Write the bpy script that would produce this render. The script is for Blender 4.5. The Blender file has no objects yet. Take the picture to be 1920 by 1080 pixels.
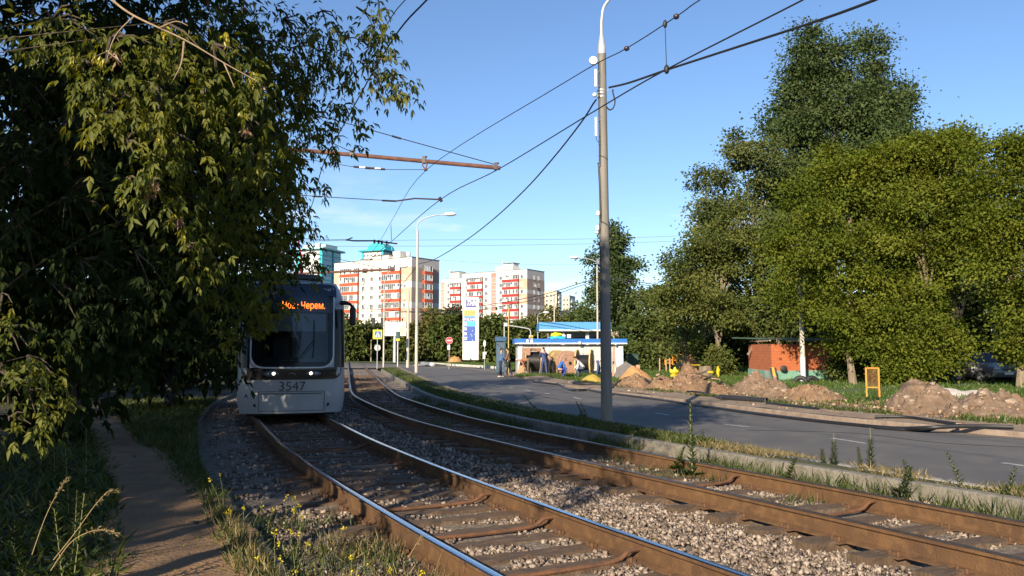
import bpy, bmesh, math, random
import numpy as np
from mathutils import Vector, Matrix, noise as mnoise
random.seed(7)
SC = bpy.context.scene
COL = SC.collection
PI = math.pi
R = math.radians
# ---------------------------------------------------------------- camera figures
F, HZ, CH = 1500.0, 657.0, 1.6
PIT = math.atan((HZ - 540) / F)


def ray(px, py):
    x = (px - 960) / F; y = (540 - py) / F
    return Vector((x, math.cos(PIT) - y * math.sin(PIT), math.sin(PIT) + y * math.cos(PIT)))


def G(px, py, z=0.0):
    d = ray(px, py); t = (z - CH) / d.z
    return Vector((d.x * t, d.y * t, z))


def D(px, py, Y):
    d = ray(px, py); t = Y / d.y
    return Vector((d.x * t, Y, CH + d.z * t))


def rng(s):
    return np.random.default_rng(s)


# ---------------------------------------------------------------- materials
def _new(name):
    m = bpy.data.materials.new(name); m.use_nodes = True
    nt = m.node_tree; b = nt.nodes['Principled BSDF']
    return m, nt, b


def M(name, col, rough=0.8, col2=None, scale=4.0, lo=0.35, hi=0.65, metal=0.0, bump=0.0, bscale=None,
      spec=0.5, stretch=None, detail=6.0, col3=None, scale3=40.0, amt3=0.35, coord='Object'):
    m, nt, b = _new(name)
    b.inputs['Roughness'].default_value = rough
    b.inputs['Metallic'].default_value = metal
    b.inputs['Specular IOR Level'].default_value = spec
    c4 = (*col, 1)
    b.inputs['Base Color'].default_value = c4
    L = nt.links
    tc = nt.nodes.new('ShaderNodeTexCoord'); src = tc.outputs[coord]
    if stretch:
        mp = nt.nodes.new('ShaderNodeMapping'); mp.inputs['Scale'].default_value = stretch
        L.new(src, mp.inputs['Vector']); src = mp.outputs['Vector']
    out = None
    if col2 is not None:
        n = nt.nodes.new('ShaderNodeTexNoise'); n.inputs['Scale'].default_value = scale; n.inputs['Detail'].default_value = detail
        n.inputs['Roughness'].default_value = 0.62
        L.new(src, n.inputs['Vector'])
        r = nt.nodes.new('ShaderNodeValToRGB'); r.color_ramp.elements[0].position = lo; r.color_ramp.elements[1].position = hi
        r.color_ramp.elements[0].color = c4; r.color_ramp.elements[1].color = (*col2, 1)
        L.new(n.outputs['Fac'], r.inputs['Fac']); out = r.outputs['Color']
    if col3 is not None:
        n = nt.nodes.new('ShaderNodeTexNoise'); n.inputs['Scale'].default_value = scale3; n.inputs['Detail'].default_value = 4
        L.new(src, n.inputs['Vector'])
        r = nt.nodes.new('ShaderNodeValToRGB'); r.color_ramp.elements[0].position = 0.5; r.color_ramp.elements[1].position = 0.62
        r.color_ramp.elements[0].color = (0, 0, 0, 1); r.color_ramp.elements[1].color = (amt3, amt3, amt3, 1)
        L.new(n.outputs['Fac'], r.inputs['Fac'])
        mx = nt.nodes.new('ShaderNodeMix'); mx.data_type = 'RGBA'
        L.new(r.outputs['Color'], mx.inputs[0])
        if out is not None: L.new(out, mx.inputs[6])
        else: mx.inputs[6].default_value = c4
        mx.inputs[7].default_value = (*col3, 1)
        out = mx.outputs[2]
    if out is not None: L.new(out, b.inputs['Base Color'])
    if bump:
        n = nt.nodes.new('ShaderNodeTexNoise'); n.inputs['Scale'].default_value = bscale or scale * 6; n.inputs['Detail'].default_value = 5
        L.new(src, n.inputs['Vector'])
        bp = nt.nodes.new('ShaderNodeBump'); bp.inputs['Strength'].default_value = bump; bp.inputs['Distance'].default_value = 0.03
        L.new(n.outputs['Fac'], bp.inputs['Height']); L.new(bp.outputs['Normal'], b.inputs['Normal'])
    return m


def emit(name, col, s):
    m, nt, b = _new(name)
    b.inputs['Base Color'].default_value = (*col, 1)
    b.inputs['Emission Color'].default_value = (*col, 1); b.inputs['Emission Strength'].default_value = s
    return m


def leafmat(name, c1, c2, c3, trans=0.35, gloss=0.06, rough=0.45):
    m = bpy.data.materials.new(name); m.use_nodes = True
    nt = m.node_tree; nt.nodes.clear(); L = nt.links
    o = nt.nodes.new('ShaderNodeOutputMaterial')
    a = nt.nodes.new('ShaderNodeAttribute'); a.attribute_name = 'lv'
    r = nt.nodes.new('ShaderNodeValToRGB')
    e = r.color_ramp.elements
    e[0].position = 0.1; e[0].color = (*c1, 1); e[1].position = 0.93; e[1].color = (*c3, 1)
    q = e.new(0.55); q.color = (*c2, 1)
    L.new(a.outputs['Fac'], r.inputs['Fac'])
    d = nt.nodes.new('ShaderNodeBsdfDiffuse'); L.new(r.outputs['Color'], d.inputs['Color'])
    t = nt.nodes.new('ShaderNodeBsdfTranslucent')
    hs = nt.nodes.new('ShaderNodeHueSaturation'); hs.inputs['Hue'].default_value = 0.48; hs.inputs['Saturation'].default_value = 1.15; hs.inputs['Value'].default_value = 1.3
    L.new(r.outputs['Color'], hs.inputs['Color']); L.new(hs.outputs['Color'], t.inputs['Color'])
    mx = nt.nodes.new('ShaderNodeMixShader'); mx.inputs[0].default_value = trans
    L.new(d.outputs[0], mx.inputs[1]); L.new(t.outputs[0], mx.inputs[2])
    g = nt.nodes.new('ShaderNodeBsdfGlossy'); g.inputs['Roughness'].default_value = rough
    m2 = nt.nodes.new('ShaderNodeMixShader'); m2.inputs[0].default_value = gloss
    L.new(mx.outputs[0], m2.inputs[1]); L.new(g.outputs[0], m2.inputs[2])
    L.new(m2.outputs[0], o.inputs['Surface'])
    return m


def glassmat(name, tint=(0.8, 0.85, 0.88), mixf=0.55, rough=0.02):
    m = bpy.data.materials.new(name); m.use_nodes = True
    nt = m.node_tree; nt.nodes.clear(); L = nt.links
    o = nt.nodes.new('ShaderNodeOutputMaterial')
    t = nt.nodes.new('ShaderNodeBsdfTransparent'); t.inputs['Color'].default_value = (*tint, 1)
    g = nt.nodes.new('ShaderNodeBsdfGlossy'); g.inputs['Roughness'].default_value = rough; g.inputs['Color'].default_value = (0.95, 0.97, 1, 1)
    f = nt.nodes.new('ShaderNodeFresnel'); f.inputs['IOR'].default_value = 1.5
    mt = nt.nodes.new('ShaderNodeMath'); mt.operation = 'MULTIPLY_ADD'; mt.inputs[1].default_value = 1.0; mt.inputs[2].default_value = mixf
    L.new(f.outputs[0], mt.inputs[0])
    mx = nt.nodes.new('ShaderNodeMixShader'); L.new(mt.outputs[0], mx.inputs[0])
    L.new(t.outputs[0], mx.inputs[1]); L.new(g.outputs[0], mx.inputs[2]); L.new(mx.outputs[0], o.inputs['Surface'])
    return m


# ---------------------------------------------------------------- objects
def tag(o, label=None, cat=None, group=None, kind=None):
    if label: o['label'] = label
    if cat: o['category'] = cat
    if group: o['group'] = group
    if kind: o['kind'] = kind
    return o


def thing(name, label, cat, loc=(0, 0, 0), rz=0.0, group=None):
    o = bpy.data.objects.new(name, None); COL.objects.link(o)
    o.location = loc; o.rotation_euler = (0, 0, rz); o.empty_display_size = 0.2
    return tag(o, label, cat, group)


def link(name, me, mats, parent=None, smooth=False):
    if not isinstance(mats, (list, tuple)): mats = [mats]
    for m in mats: me.materials.append(m)
    o = bpy.data.objects.new(name, me); COL.objects.link(o)
    if parent is not None: o.parent = parent
    if smooth: me.polygons.foreach_set('use_smooth', [True] * len(me.polygons))
    return o


def copy_tree(o, parent=None):
    c = o.copy(); COL.objects.link(c)
    if parent is not None: c.parent = parent
    for ch in list(o.children): copy_tree(ch, c)
    return c


class MB:
    """collects simple solids into one mesh"""
    def __init__(s): s.v = []; s.f = []; s.m = []

    def add(s, vs, fs, mi=0):
        o = len(s.v); s.v += [tuple(x) for x in vs]
        s.f += [tuple(i + o for i in f) for f in fs]; s.m += [mi] * len(fs)
        return s

    def box(s, c, d, rz=0.0, mi=0, rx=0.0, ry=0.0, bev=0.0):
        hx, hy, hz = d[0] / 2, d[1] / 2, d[2] / 2
        if bev > 0:
            prof = []
            b = min(bev, hx * .9, hy * .9)
            prof = [(-hx + b, -hy), (hx - b, -hy), (hx, -hy + b), (hx, hy - b), (hx - b, hy), (-hx + b, hy), (-hx, hy - b), (-hx, -hy + b)]
            bz = min(b, hz * .9)
            vs = []
            for z, k in ((-hz, 1), (-hz + bz, 0), (hz - bz, 0), (hz, 1)):
                for x, y in prof:
                    sx = (abs(x) - b * .6 * k) * (1 if x > 0 else -1); sy = (abs(y) - b * .6 * k) * (1 if y > 0 else -1)
                    vs.append((sx, sy, z))
            fs = [tuple(range(7, -1, -1)), tuple(range(24, 32))]
            for r in range(3):
                for i in range(8):
                    j = (i + 1) % 8
                    fs.append((r * 8 + i, r * 8 + j, r * 8 + 8 + j, r * 8 + 8 + i))
        else:
            vs = [(-hx, -hy, -hz), (hx, -hy, -hz), (hx, hy, -hz), (-hx, hy, -hz), (-hx, -hy, hz), (hx, -hy, hz), (hx, hy, hz), (-hx, hy, hz)]
            fs = [(0, 3, 2, 1), (4, 5, 6, 7), (0, 1, 5, 4), (1, 2, 6, 5), (2, 3, 7, 6), (3, 0, 4, 7)]
        mt = Matrix.Translation(Vector(c)) @ Matrix.Rotation(rz, 4, 'Z') @ Matrix.Rotation(ry, 4, 'Y') @ Matrix.Rotation(rx, 4, 'X')
        return s.add([mt @ Vector(v) for v in vs], fs, mi)

    def tube(s, pts, rad, n=8, mi=0, cap=True):
        pts = [Vector(p) for p in pts]
        if not isinstance(rad, (list, tuple)): rad = [rad] * len(pts)
        vs = []; fs = []
        prev = None
        for i, p in enumerate(pts):
            t = (pts[min(i + 1, len(pts) - 1)] - pts[max(i - 1, 0)])
            if t.length < 1e-9: t = Vector((0, 0, 1))
            t.normalize()
            if prev is None:
                a = Vector((0, 0, 1)) if abs(t.z) < .9 else Vector((1, 0, 0))
                u = t.cross(a).normalized()
            else:
                u = (prev - t * prev.dot(t)).normalized()
            prev = u; w = t.cross(u)
            for k in range(n):
                an = 2 * PI * k / n
                vs.append(p + (u * math.cos(an) + w * math.sin(an)) * rad[i])
        for i in range(len(pts) - 1):
            for k in range(n):
                j = (k + 1) % n
                fs.append((i * n + k, i * n + j, i * n + n + j, i * n + n + k))
        if cap:
            fs.append(tuple(range(n - 1, -1, -1))); fs.append(tuple((len(pts) - 1) * n + k for k in range(n)))
        return s.add(vs, fs, mi)

    def cyl(s, a, b, r0, r1=None, n=12, mi=0):
        return s.tube([a, b], [r0, r0 if r1 is None else r1], n, mi)

    def ell(s, c, r, n=12, m=8, mi=0, rz=0, rx=0):
        vs = []; fs = []
        mt = Matrix.Translation(Vector(c)) @ Matrix.Rotation(rz, 4, 'Z') @ Matrix.Rotation(rx, 4, 'X')
        for i in range(m + 1):
            th = PI * i / m
            for k in range(n):
                an = 2 * PI * k / n
                vs.append(mt @ Vector((r[0] * math.sin(th) * math.cos(an), r[1] * math.sin(th) * math.sin(an), r[2] * math.cos(th))))
        for i in range(m):
            for k in range(n):
                j = (k + 1) % n
                fs.append((i * n + k, i * n + n + k, i * n + n + j, i * n + j))
        return s.add(vs, fs, mi)

    def prism(s, poly, ax, a0, a1, mi=0):
        """polygon (2D) extruded along axis ax ('x','y','z') from a0 to a1"""
        def P(p, a):
            return {'x': (a, p[0], p[1]), 'y': (p[0], a, p[1]), 'z': (p[0], p[1], a)}[ax]
        n = len(poly)
        vs = [P(p, a0) for p in poly] + [P(p, a1) for p in poly]
        fs = [tuple(range(n)), tuple(range(2 * n - 1, n - 1, -1))] + [(i, i + n, (i + 1) % n + n, (i + 1) % n) for i in range(n)]
        return s.add(vs, fs, mi)

    def sweep(s, prof, path, mis=None, closed=True, up=None, cap=True):
        """profile of (side, up) points along a path; side is to the right of the heading"""
        path = [Vector(p) for p in path]; n = len(prof); vs = []; fs = []; ms = []
        for i, p in enumerate(path):
            t = path[min(i + 1, len(path) - 1)] - path[max(i - 1, 0)]; t.normalize()
            sd = t.cross(Vector((0, 0, 1))).normalized(); u = sd.cross(t)
            for a, b in prof: vs.append(p + sd * a + u * b)
        for i in range(len(path) - 1):
            for k in range(n if closed else n - 1):
                j = (k + 1) % n
                fs.append((i * n + k, i * n + n + k, i * n + n + j, i * n + j)); ms.append(mis[k] if mis else 0)
        o = len(s.v); s.v += [tuple(x) for x in vs]; s.f += [tuple(q + o for q in f) for f in fs]; s.m += ms
        if cap and closed:
            s.f.append(tuple(o + k for k in range(n))); s.f.append(tuple(o + (len(path) - 1) * n + k for k in range(n - 1, -1, -1))); s.m += [0, 0]
        return s

    def grid(s, fn, nu, nv, mi=0):
        vs = [fn(i / nu, j / nv) for j in range(nv + 1) for i in range(nu + 1)]
        w = nu + 1
        fs = [(j * w + i, j * w + i + 1, j * w + w + i + 1, j * w + w + i) for j in range(nv) for i in range(nu)]
        return s.add(vs, fs, mi)

    def build(s, name, mats, parent=None, smooth=False, fix=True):
        me = bpy.data.meshes.new(name)
        me.from_pydata(s.v, [], s.f)
        if max(s.m, default=0): me.polygons.foreach_set('material_index', s.m)
        if fix:
            bm = bmesh.new(); bm.from_mesh(me)
            bmesh.ops.recalc_face_normals(bm, faces=bm.faces); bm.to_mesh(me); bm.free()
        me.update()
        o = link(name, me, mats, parent)
        if smooth:
            me.polygons.foreach_set('use_smooth', [True] * len(me.polygons))
            try: me.set_sharp_from_angle(angle=R(smooth if smooth is not True else 40))
            except Exception: pass
        return o


def npmesh(name, V, Fi, k, mats, parent=None, attr=None, smooth=False, mi=None):
    """V (n,3), Fi (m,k) index array -> object"""
    me = bpy.data.meshes.new(name)
    V = np.ascontiguousarray(V, dtype=np.float32); Fi = np.ascontiguousarray(Fi, dtype=np.int32)
    me.vertices.add(len(V)); me.vertices.foreach_set('co', V.ravel())
    me.loops.add(Fi.size); me.loops.foreach_set('vertex_index', Fi.ravel())
    me.polygons.add(len(Fi)); me.polygons.foreach_set('loop_start', np.arange(0, Fi.size, k, dtype=np.int32))
    if mi is not None: me.polygons.foreach_set('material_index', np.asarray(mi, dtype=np.int32))
    if smooth: me.polygons.foreach_set('use_smooth', np.ones(len(Fi), dtype=bool))
    me.update(calc_edges=True)
    if attr is not None:
        a = me.attributes.new('lv', 'FLOAT', 'FACE'); a.data.foreach_set('value', np.asarray(attr, dtype=np.float32))
    return link(name, me, mats, parent)


def unit(a):
    return a / np.maximum(np.linalg.norm(a, axis=1, keepdims=True), 1e-9)


def leafgeo(P, dirs, nrm, Ln, Wd, fold=0.25):
    """kite leaves: two triangles each, folded along the midrib"""
    n = len(P); side = unit(np.cross(dirs, nrm)); up = unit(np.cross(side, dirs))
    Ln = np.asarray(Ln).reshape(-1, 1) * np.ones((n, 1)); Wd = np.asarray(Wd).reshape(-1, 1) * np.ones((n, 1))
    mid = P + dirs * Ln * 0.38 + up * Wd * fold
    tip = P + dirs * Ln - up * Ln * 0.10
    V = np.stack([P, mid + side * Wd * .5, tip, mid - side * Wd * .5], 1).reshape(-1, 3)
    b = np.arange(n)[:, None] * 4
    Fi = np.concatenate([b + np.array([[0, 2, 1]]), b + np.array([[0, 3, 2]])], 1).reshape(-1, 3)
    return V, Fi


def polyline(pts, step=None, n=None):
    """Catmull-Rom through points"""
    P = [Vector(p) for p in pts]; out = []
    for i in range(len(P) - 1):
        p0 = P[max(i - 1, 0)]; p1 = P[i]; p2 = P[i + 1]; p3 = P[min(i + 2, len(P) - 1)]
        k = n or max(1, int((p2 - p1).length / step))
        for j in range(k):
            t = j / k
            out.append(0.5 * ((2 * p1) + (p2 - p0) * t + (2 * p0 - 5 * p1 + 4 * p2 - p3) * t * t + (3 * p1 - p0 - 3 * p2 + p3) * t ** 3))
    out.append(P[-1]); return out


def resample(pts, step):
    pts = [Vector(p) for p in pts]; out = [pts[0].copy()]; acc = 0.0
    for a, b in zip(pts, pts[1:]):
        L = (b - a).length; t = step - acc
        while t <= L:
            out.append(a.lerp(b, t / L)); t += step
        acc = (acc + L) % step
    return out


def offset(pts, d, z=None):
    """parallel line, d to the right of the heading"""
    out = []
    for i, p in enumerate(pts):
        t = pts[min(i + 1, len(pts) - 1)] - pts[max(i - 1, 0)]; t.z = 0; t.normalize()
        q = p + Vector((t.y, -t.x, 0)) * d
        if z is not None: q.z = z
        out.append(q)
    return out


def text_mesh(name, body, size, mat, parent, loc, rot, align='CENTER', ext=0.004, sx=1.0, shear=0.0, bold=0.0):
    cu = bpy.data.curves.new(name, 'FONT'); cu.body = body; cu.size = size; cu.align_x = align; cu.align_y = 'CENTER'; cu.extrude = ext
    cu.shear = shear; cu.offset = bold; cu.resolution_u = 3
    o = bpy.data.objects.new(name + '_src', cu); COL.objects.link(o)
    bpy.context.view_layer.update()
    me = bpy.data.meshes.new_from_object(o.evaluated_get(bpy.context.evaluated_depsgraph_get()))
    bpy.data.objects.remove(o); bpy.data.curves.remove(cu)
    me.name = name
    me.materials.clear()
    q = link(name, me, mat, parent); q.location = loc; q.rotation_euler = rot; q.scale = (sx, 1, 1)
    return q


# ---------------------------------------------------------------- trees
def ellpts(n, c, r, g, shell=0.55):
    d = unit(g.normal(size=(n, 3))); rad = (shell + (1 - shell) * g.random((n, 1)) ** 0.7)
    return np.array(c)[None] + d * rad * np.array(r)[None], d


def crown(parent, lobes, mat, nclump, nleaf, leaf, clump_r, seed, droop=0.3, shell=0.6, wid=0.5, name='crown', flat=0.55, zmin=None):
    g = rng(seed); Ps = []; Ds = []; Ns = []; Vv = []
    vol = [np.prod(l[1]) ** (2 / 3) for l in lobes]; tot = sum(vol)
    for (c, r), v in zip(lobes, vol):
        k = max(3, int(nclump * v / tot)); kc = k // 6
        C, dd = ellpts(k, c, r, g, shell)
        C[:kc], dd[:kc] = ellpts(kc, c, np.array(r) * .7, g, .1)
        cl = np.repeat(C, nleaf, 0); do = np.repeat(dd, nleaf, 0)
        j = g.normal(size=cl.shape) * clump_r * np.array([1, 1, flat]) * np.repeat(0.6 + 0.8 * g.random((k, 1)), nleaf, 0)
        Ps.append(cl + j)
        ax = unit(unit(j + 1e-6) * .7 + do * .6 + g.normal(size=cl.shape) * .5 + np.array([0, 0, -droop]))
        tilt = np.repeat(g.normal(size=(k, 3)) * np.array([.55, .55, .35]), nleaf, 0)
        nn = unit(do * .55 + np.array([0, -.1, .6]) + tilt + g.normal(size=cl.shape) * .36)
        Ds.append(ax); Ns.append(nn)
        Vv.append(np.repeat(g.random(k), nleaf) * .7 + g.random(len(cl)) * .3)
    P = np.concatenate(Ps); A = np.concatenate(Ds); N = np.concatenate(Ns); val = np.concatenate(Vv)
    if zmin is not None:
        kp = P[:, 2] > zmin; P, A, N, val = P[kp], A[kp], N[kp], val[kp]
    Ln = leaf * (0.65 + 0.7 * g.random(len(P)))
    V, Fi = leafgeo(P, A, N, Ln, Ln * wid)
    pl = np.array(parent.location) if parent else np.zeros(3)
    return npmesh(name, V - pl, Fi, 3, mat, parent, np.repeat(val, 2))


def trunk(parent, base, top, r0, limbs, mat, seed, name='trunk', r1=None, n=8, extra=()):
    g = rng(seed); mb = MB(); base = Vector(base); top = Vector(top); pl = Vector(parent.location)
    def wob(a, b, k, amp):
        out = []
        for i in range(k + 1):
            t = i / k; p = a.lerp(b, t)
            if 0 < i < k: p = p + Vector(g.normal(size=3)) * amp
            out.append(p)
        return out
    L = (top - base).length
    pts = wob(base, top, 6, L * .012)
    r1 = r1 or r0 * .35
    rad = [r0 * 1.35] + [r0 + (r1 - r0) * (i / 6) for i in range(1, 7)]
    mb.tube([p - pl for p in pts], rad, n)
    for (f, q, fr) in limbs:
        i = f * 6; a = pts[int(i)].lerp(pts[min(int(i) + 1, 6)], i - int(i)); q = Vector(q)
        rr = (r0 + (r1 - r0) * f) * fr
        mid = a.lerp(q, .5) + Vector((0, 0, (q - a).length * .08))
        lp = polyline([a, mid, q], n=3)
        mb.tube([p - pl for p in lp], [rr * (1 - .75 * k / (len(lp) - 1)) for k in range(len(lp))], 6)
    for (ep, er) in extra: mb.tube([Vector(p) - pl for p in ep], er, 5, cap=False)
    return mb.build(name, mat, parent, smooth=True, fix=False)
# ================================================================ camera, light, sky
SUN_AZ, SUN_EL = R(23.0), R(23.0)      # sun stands behind the camera, to its left
cam = bpy.data.cameras.new('camera'); co = bpy.data.objects.new('camera', cam); COL.objects.link(co)
cam.sensor_width = 36; cam.lens = 36 * F / 1920; cam.clip_end = 4000; cam.clip_start = 0.05
co.location = (0, 0, CH); co.rotation_euler = (PI / 2 + PIT, 0, 0)
SC.camera = co
sun_dir = Vector((-math.sin(SUN_AZ) * math.cos(SUN_EL), -math.cos(SUN_AZ) * math.cos(SUN_EL), math.sin(SUN_EL)))  # towards the sun
sl = bpy.data.lights.new('sun', 'SUN'); sl.energy = 4.9; sl.angle = R(0.55); sl.color = (1.0, 0.85, 0.64)
so = bpy.data.objects.new('sun', sl); COL.objects.link(so)
so.rotation_euler = sun_dir.to_track_quat('Z', 'Y').to_euler()
W = bpy.data.worlds.new('World'); SC.world = W; W.use_nodes = True
nt = W.node_tree; nt.nodes.clear()
wo = nt.nodes.new('ShaderNodeOutputWorld'); bg = nt.nodes.new('ShaderNodeBackground')
sk = nt.nodes.new('ShaderNodeTexSky'); sk.sky_type = 'NISHITA'; sk.sun_disc = False
sk.sun_elevation = SUN_EL; sk.sun_rotation = math.atan2(sun_dir.x, sun_dir.y); sk.air_density = 1.0; sk.dust_density = 0.3; sk.ozone_density = 4.0; sk.altitude = 150
bg.inputs['Strength'].default_value = 0.12
# thin low clouds near the horizon
tc = nt.nodes.new('ShaderNodeTexCoord')
sx = nt.nodes.new('ShaderNodeSeparateXYZ'); nt.links.new(tc.outputs['Generated'], sx.inputs[0])
mp = nt.nodes.new('ShaderNodeMapping'); mp.inputs['Scale'].default_value = (5.5, 5.5, 26.0); mp.inputs['Location'].default_value = (0.35, 0.2, 0.55)
nt.links.new(tc.outputs['Generated'], mp.inputs[0])
nz = nt.nodes.new('ShaderNodeTexNoise'); nz.inputs['Scale'].default_value = 1.0; nz.inputs['Detail'].default_value = 8; nz.inputs['Roughness'].default_value = .55
nt.links.new(mp.outputs[0], nz.inputs['Vector'])
cr = nt.nodes.new('ShaderNodeValToRGB'); cr.color_ramp.elements[0].position = .52; cr.color_ramp.elements[1].position = .72
nt.links.new(nz.outputs['Fac'], cr.inputs['Fac'])
mr = nt.nodes.new('ShaderNodeMapRange'); mr.inputs[1].default_value = .10; mr.inputs[2].default_value = .23; mr.inputs[3].default_value = 1; mr.inputs[4].default_value = 0
nt.links.new(sx.outputs['Z'], mr.inputs[0])
mm = nt.nodes.new('ShaderNodeMath'); mm.operation = 'MULTIPLY'; nt.links.new(cr.outputs['Color'], mm.inputs[0]); nt.links.new(mr.outputs[0], mm.inputs[1])
m3 = nt.nodes.new('ShaderNodeMath'); m3.operation = 'MULTIPLY'; m3.inputs[1].default_value = .7; nt.links.new(mm.outputs[0], m3.inputs[0])
mx = nt.nodes.new('ShaderNodeMix'); mx.data_type = 'RGBA'
hs = nt.nodes.new('ShaderNodeHueSaturation'); hs.inputs['Saturation'].default_value = 1.02; hs.inputs['Hue'].default_value = 0.503; hs.inputs['Value'].default_value = 0.86
nt.links.new(sk.outputs[0], hs.inputs['Color'])
nt.links.new(m3.outputs[0], mx.inputs[0]); nt.links.new(hs.outputs[0], mx.inputs[6]); mx.inputs[7].default_value = (6.6, 6.2, 6.4, 1)
nt.links.new(mx.outputs[2], bg.inputs['Color']); nt.links.new(bg.outputs[0], wo.inputs['Surface'])
SC.view_settings.view_transform = 'Standard'; SC.view_settings.look = 'None'; SC.view_settings.exposure = 0.82; SC.view_settings.gamma = 1.0
try:
    SC.cycles.max_bounces = 8; SC.cycles.transparent_max_bounces = 8; SC.cycles.diffuse_bounces = 3; SC.cycles.caustics_reflective = False; SC.cycles.caustics_refractive = False
except Exception: pass
# ================================================================ lines of the place (metres; x right, y ahead)
def V2(l, z=0.0): return [Vector((a, b, z)) for a, b in l]
RR = resample(polyline(V2([(13, -1.6), (10.6, .8), (9.1, 2), (7.93, 3), (6.97, 4), (6.27, 5), (5.68, 6), (5.15, 7), (4.62, 8), (3.56, 10), (2.49, 12), (1.47, 14), (.03, 17), (-1.23, 20), (-2.92, 25), (-4.33, 30), (-6.45, 40), (-8.5, 50), (-10.55, 60), (-12.6, 70), (-14.65, 80), (-21.2, 112)]), n=14), .3)
_far = [p for p in offset(RR, -4.85) if p.y > 20.5]
LL = resample(polyline(V2([(5.3, -4), (3.45, -1), (2.3, 1.2), (1.33, 3), (.84, 4), (.34, 5), (-.18, 6), (-.70, 7), (-1.2, 8), (-2.19, 10), (-3.11, 12), (-3.99, 14), (-5.2, 17)]) + _far[::8], n=12), .3)
LR = offset(LL, 1.59, 0.0)
RL = offset(RR, -1.59, 0.05)
KL = offset(LL, -1.2, -.08)
KR = offset(RR, 1.08, 0.0)
RN = resample(polyline(V2([(19, -6), (13, 0), (9.6, 4), (6.95, 7.8), (5.95, 9.6), (4.0, 13.4), (2.25, 17.8), (.75, 22.6), (-.55, 27), (-1.85, 31.5), (-4.05, 42), (-7.1, 58), (-10.1, 74)], -.1), n=12), .4)
RF = resample(polyline(V2([(30, -2), (23, 4.5), (17, 9.4), (13.2, 12.6), (10.1, 15.6), (7.75, 19.6), (6.1, 24.6), (4.85, 28.6), (3.6, 33), (1.93, 40.8), (-.58, 58)], -.1), n=12), .4)
WK = polyline(V2([(-.58, 58), (-.2, 64), (-.67, 71.6), (-2.26, 77), (-4.7, 84), (-6.45, 88), (-8.9, 95.5), (-12, 104)], 0), n=8)   # white kerb of the corner


def at_y(line, y):
    for a, b in zip(line, line[1:]):
        if (a.y - y) * (b.y - y) <= 0 and a.y != b.y: return a.lerp(b, (y - a.y) / (b.y - a.y))
    return line[-1]


def nz2(x, y, s, seed=0.0): return mnoise.noise(Vector((x * s, y * s, seed)))


def even(line, n):
    out = []; L = [0.0]
    for a, b in zip(line, line[1:]): L.append(L[-1] + (b - a).length)
    j = 0
    for i in range(n + 1):
        t = L[-1] * i / n
        while j < len(L) - 2 and L[j + 1] < t: j += 1
        out.append(line[j].lerp(line[j + 1], (t - L[j]) / max(L[j + 1] - L[j], 1e-9)))
    return out


def ruled(name, A, B, nu, nv, mat, zf=None, kind='structure', smooth=True):
    A = even(A, nu); B = even(B, nu); mb = MB()
    def fn(u, v):
        i = int(round(u * nu)); p = A[i].lerp(B[i], v)
        if zf: p = Vector((p.x, p.y, zf(p.x, p.y, v, p.z)))
        return p
    mb.grid(fn, nu, nv)
    o = mb.build(name, mat, fix=False, smooth=smooth)
    me = o.data
    if sum(p.normal.z for p in me.polygons) < 0: me.flip_normals()
    return tag(o, kind=kind) if kind else o


m_soil = M('grassy_soil', (.035, .045, .014), .95, (.085, .075, .04), 1.3, bump=.6, bscale=30, col3=(.05, .07, .018), scale3=9, amt3=.8)
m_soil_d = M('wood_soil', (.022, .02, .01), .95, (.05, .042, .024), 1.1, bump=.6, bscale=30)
m_path = M('trodden_earth', (.29, .165, .078), .95, (.17, .10, .05), 2.2, bump=.7, bscale=26, col3=(.3, .22, .15), scale3=60, amt3=.5)
m_ballast = M('ballast_dirt', (.12, .095, .07), .95, (.21, .17, .13), 9, bump=1.0, bscale=45, col3=(.32, .26, .2), scale3=30, amt3=.8)
m_asphalt = M('asphalt', (.092, .089, .088), .86, (.125, .116, .108), .32, bump=.25, bscale=120, col3=(.15, .14, .125), scale3=1.3, amt3=.45)
m_asph_old = M('old_asphalt', (.13, .115, .10), .9, (.18, .155, .125), .8, bump=.3, bscale=60)
m_conc = M('kerb_concrete', (.24, .22, .185), .9, (.15, .135, .11), 3, bump=.5, bscale=40, col3=(.09, .09, .06), scale3=12, amt3=.5)
m_conc_l = M('light_concrete', (.36, .34, .30), .9, (.25, .23, .2), 3, bump=.4, bscale=40)
m_sand = M('sandy_verge', (.27, .20, .14), .95, (.19, .14, .095), 1.4, bump=.6, bscale=30, col3=(.34, .27, .2), scale3=40, amt3=.6)
m_lawn = M('lawn_soil', (.05, .085, .018), .95, (.085, .12, .03), .6, bump=.6, bscale=12, col3=(.12, .12, .05), scale3=2.5, amt3=.6)
m_white_kerb = M('whitewash', (.66, .64, .55), .9, (.42, .4, .34), 1.5, bump=.3)
m_mark = M('road_paint', (.50, .50, .49), .7, (.20, .20, .2), 9)

# one sheet to the horizon
mb = MB(); S = 3000
mb.add([(-S, -S, -.36), (S, -S, -.36), (S, S, -.36), (-S, S, -.36)], [(0, 1, 2, 3)])
tag(mb.build('ground', m_soil, fix=False), kind='structure')


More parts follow.
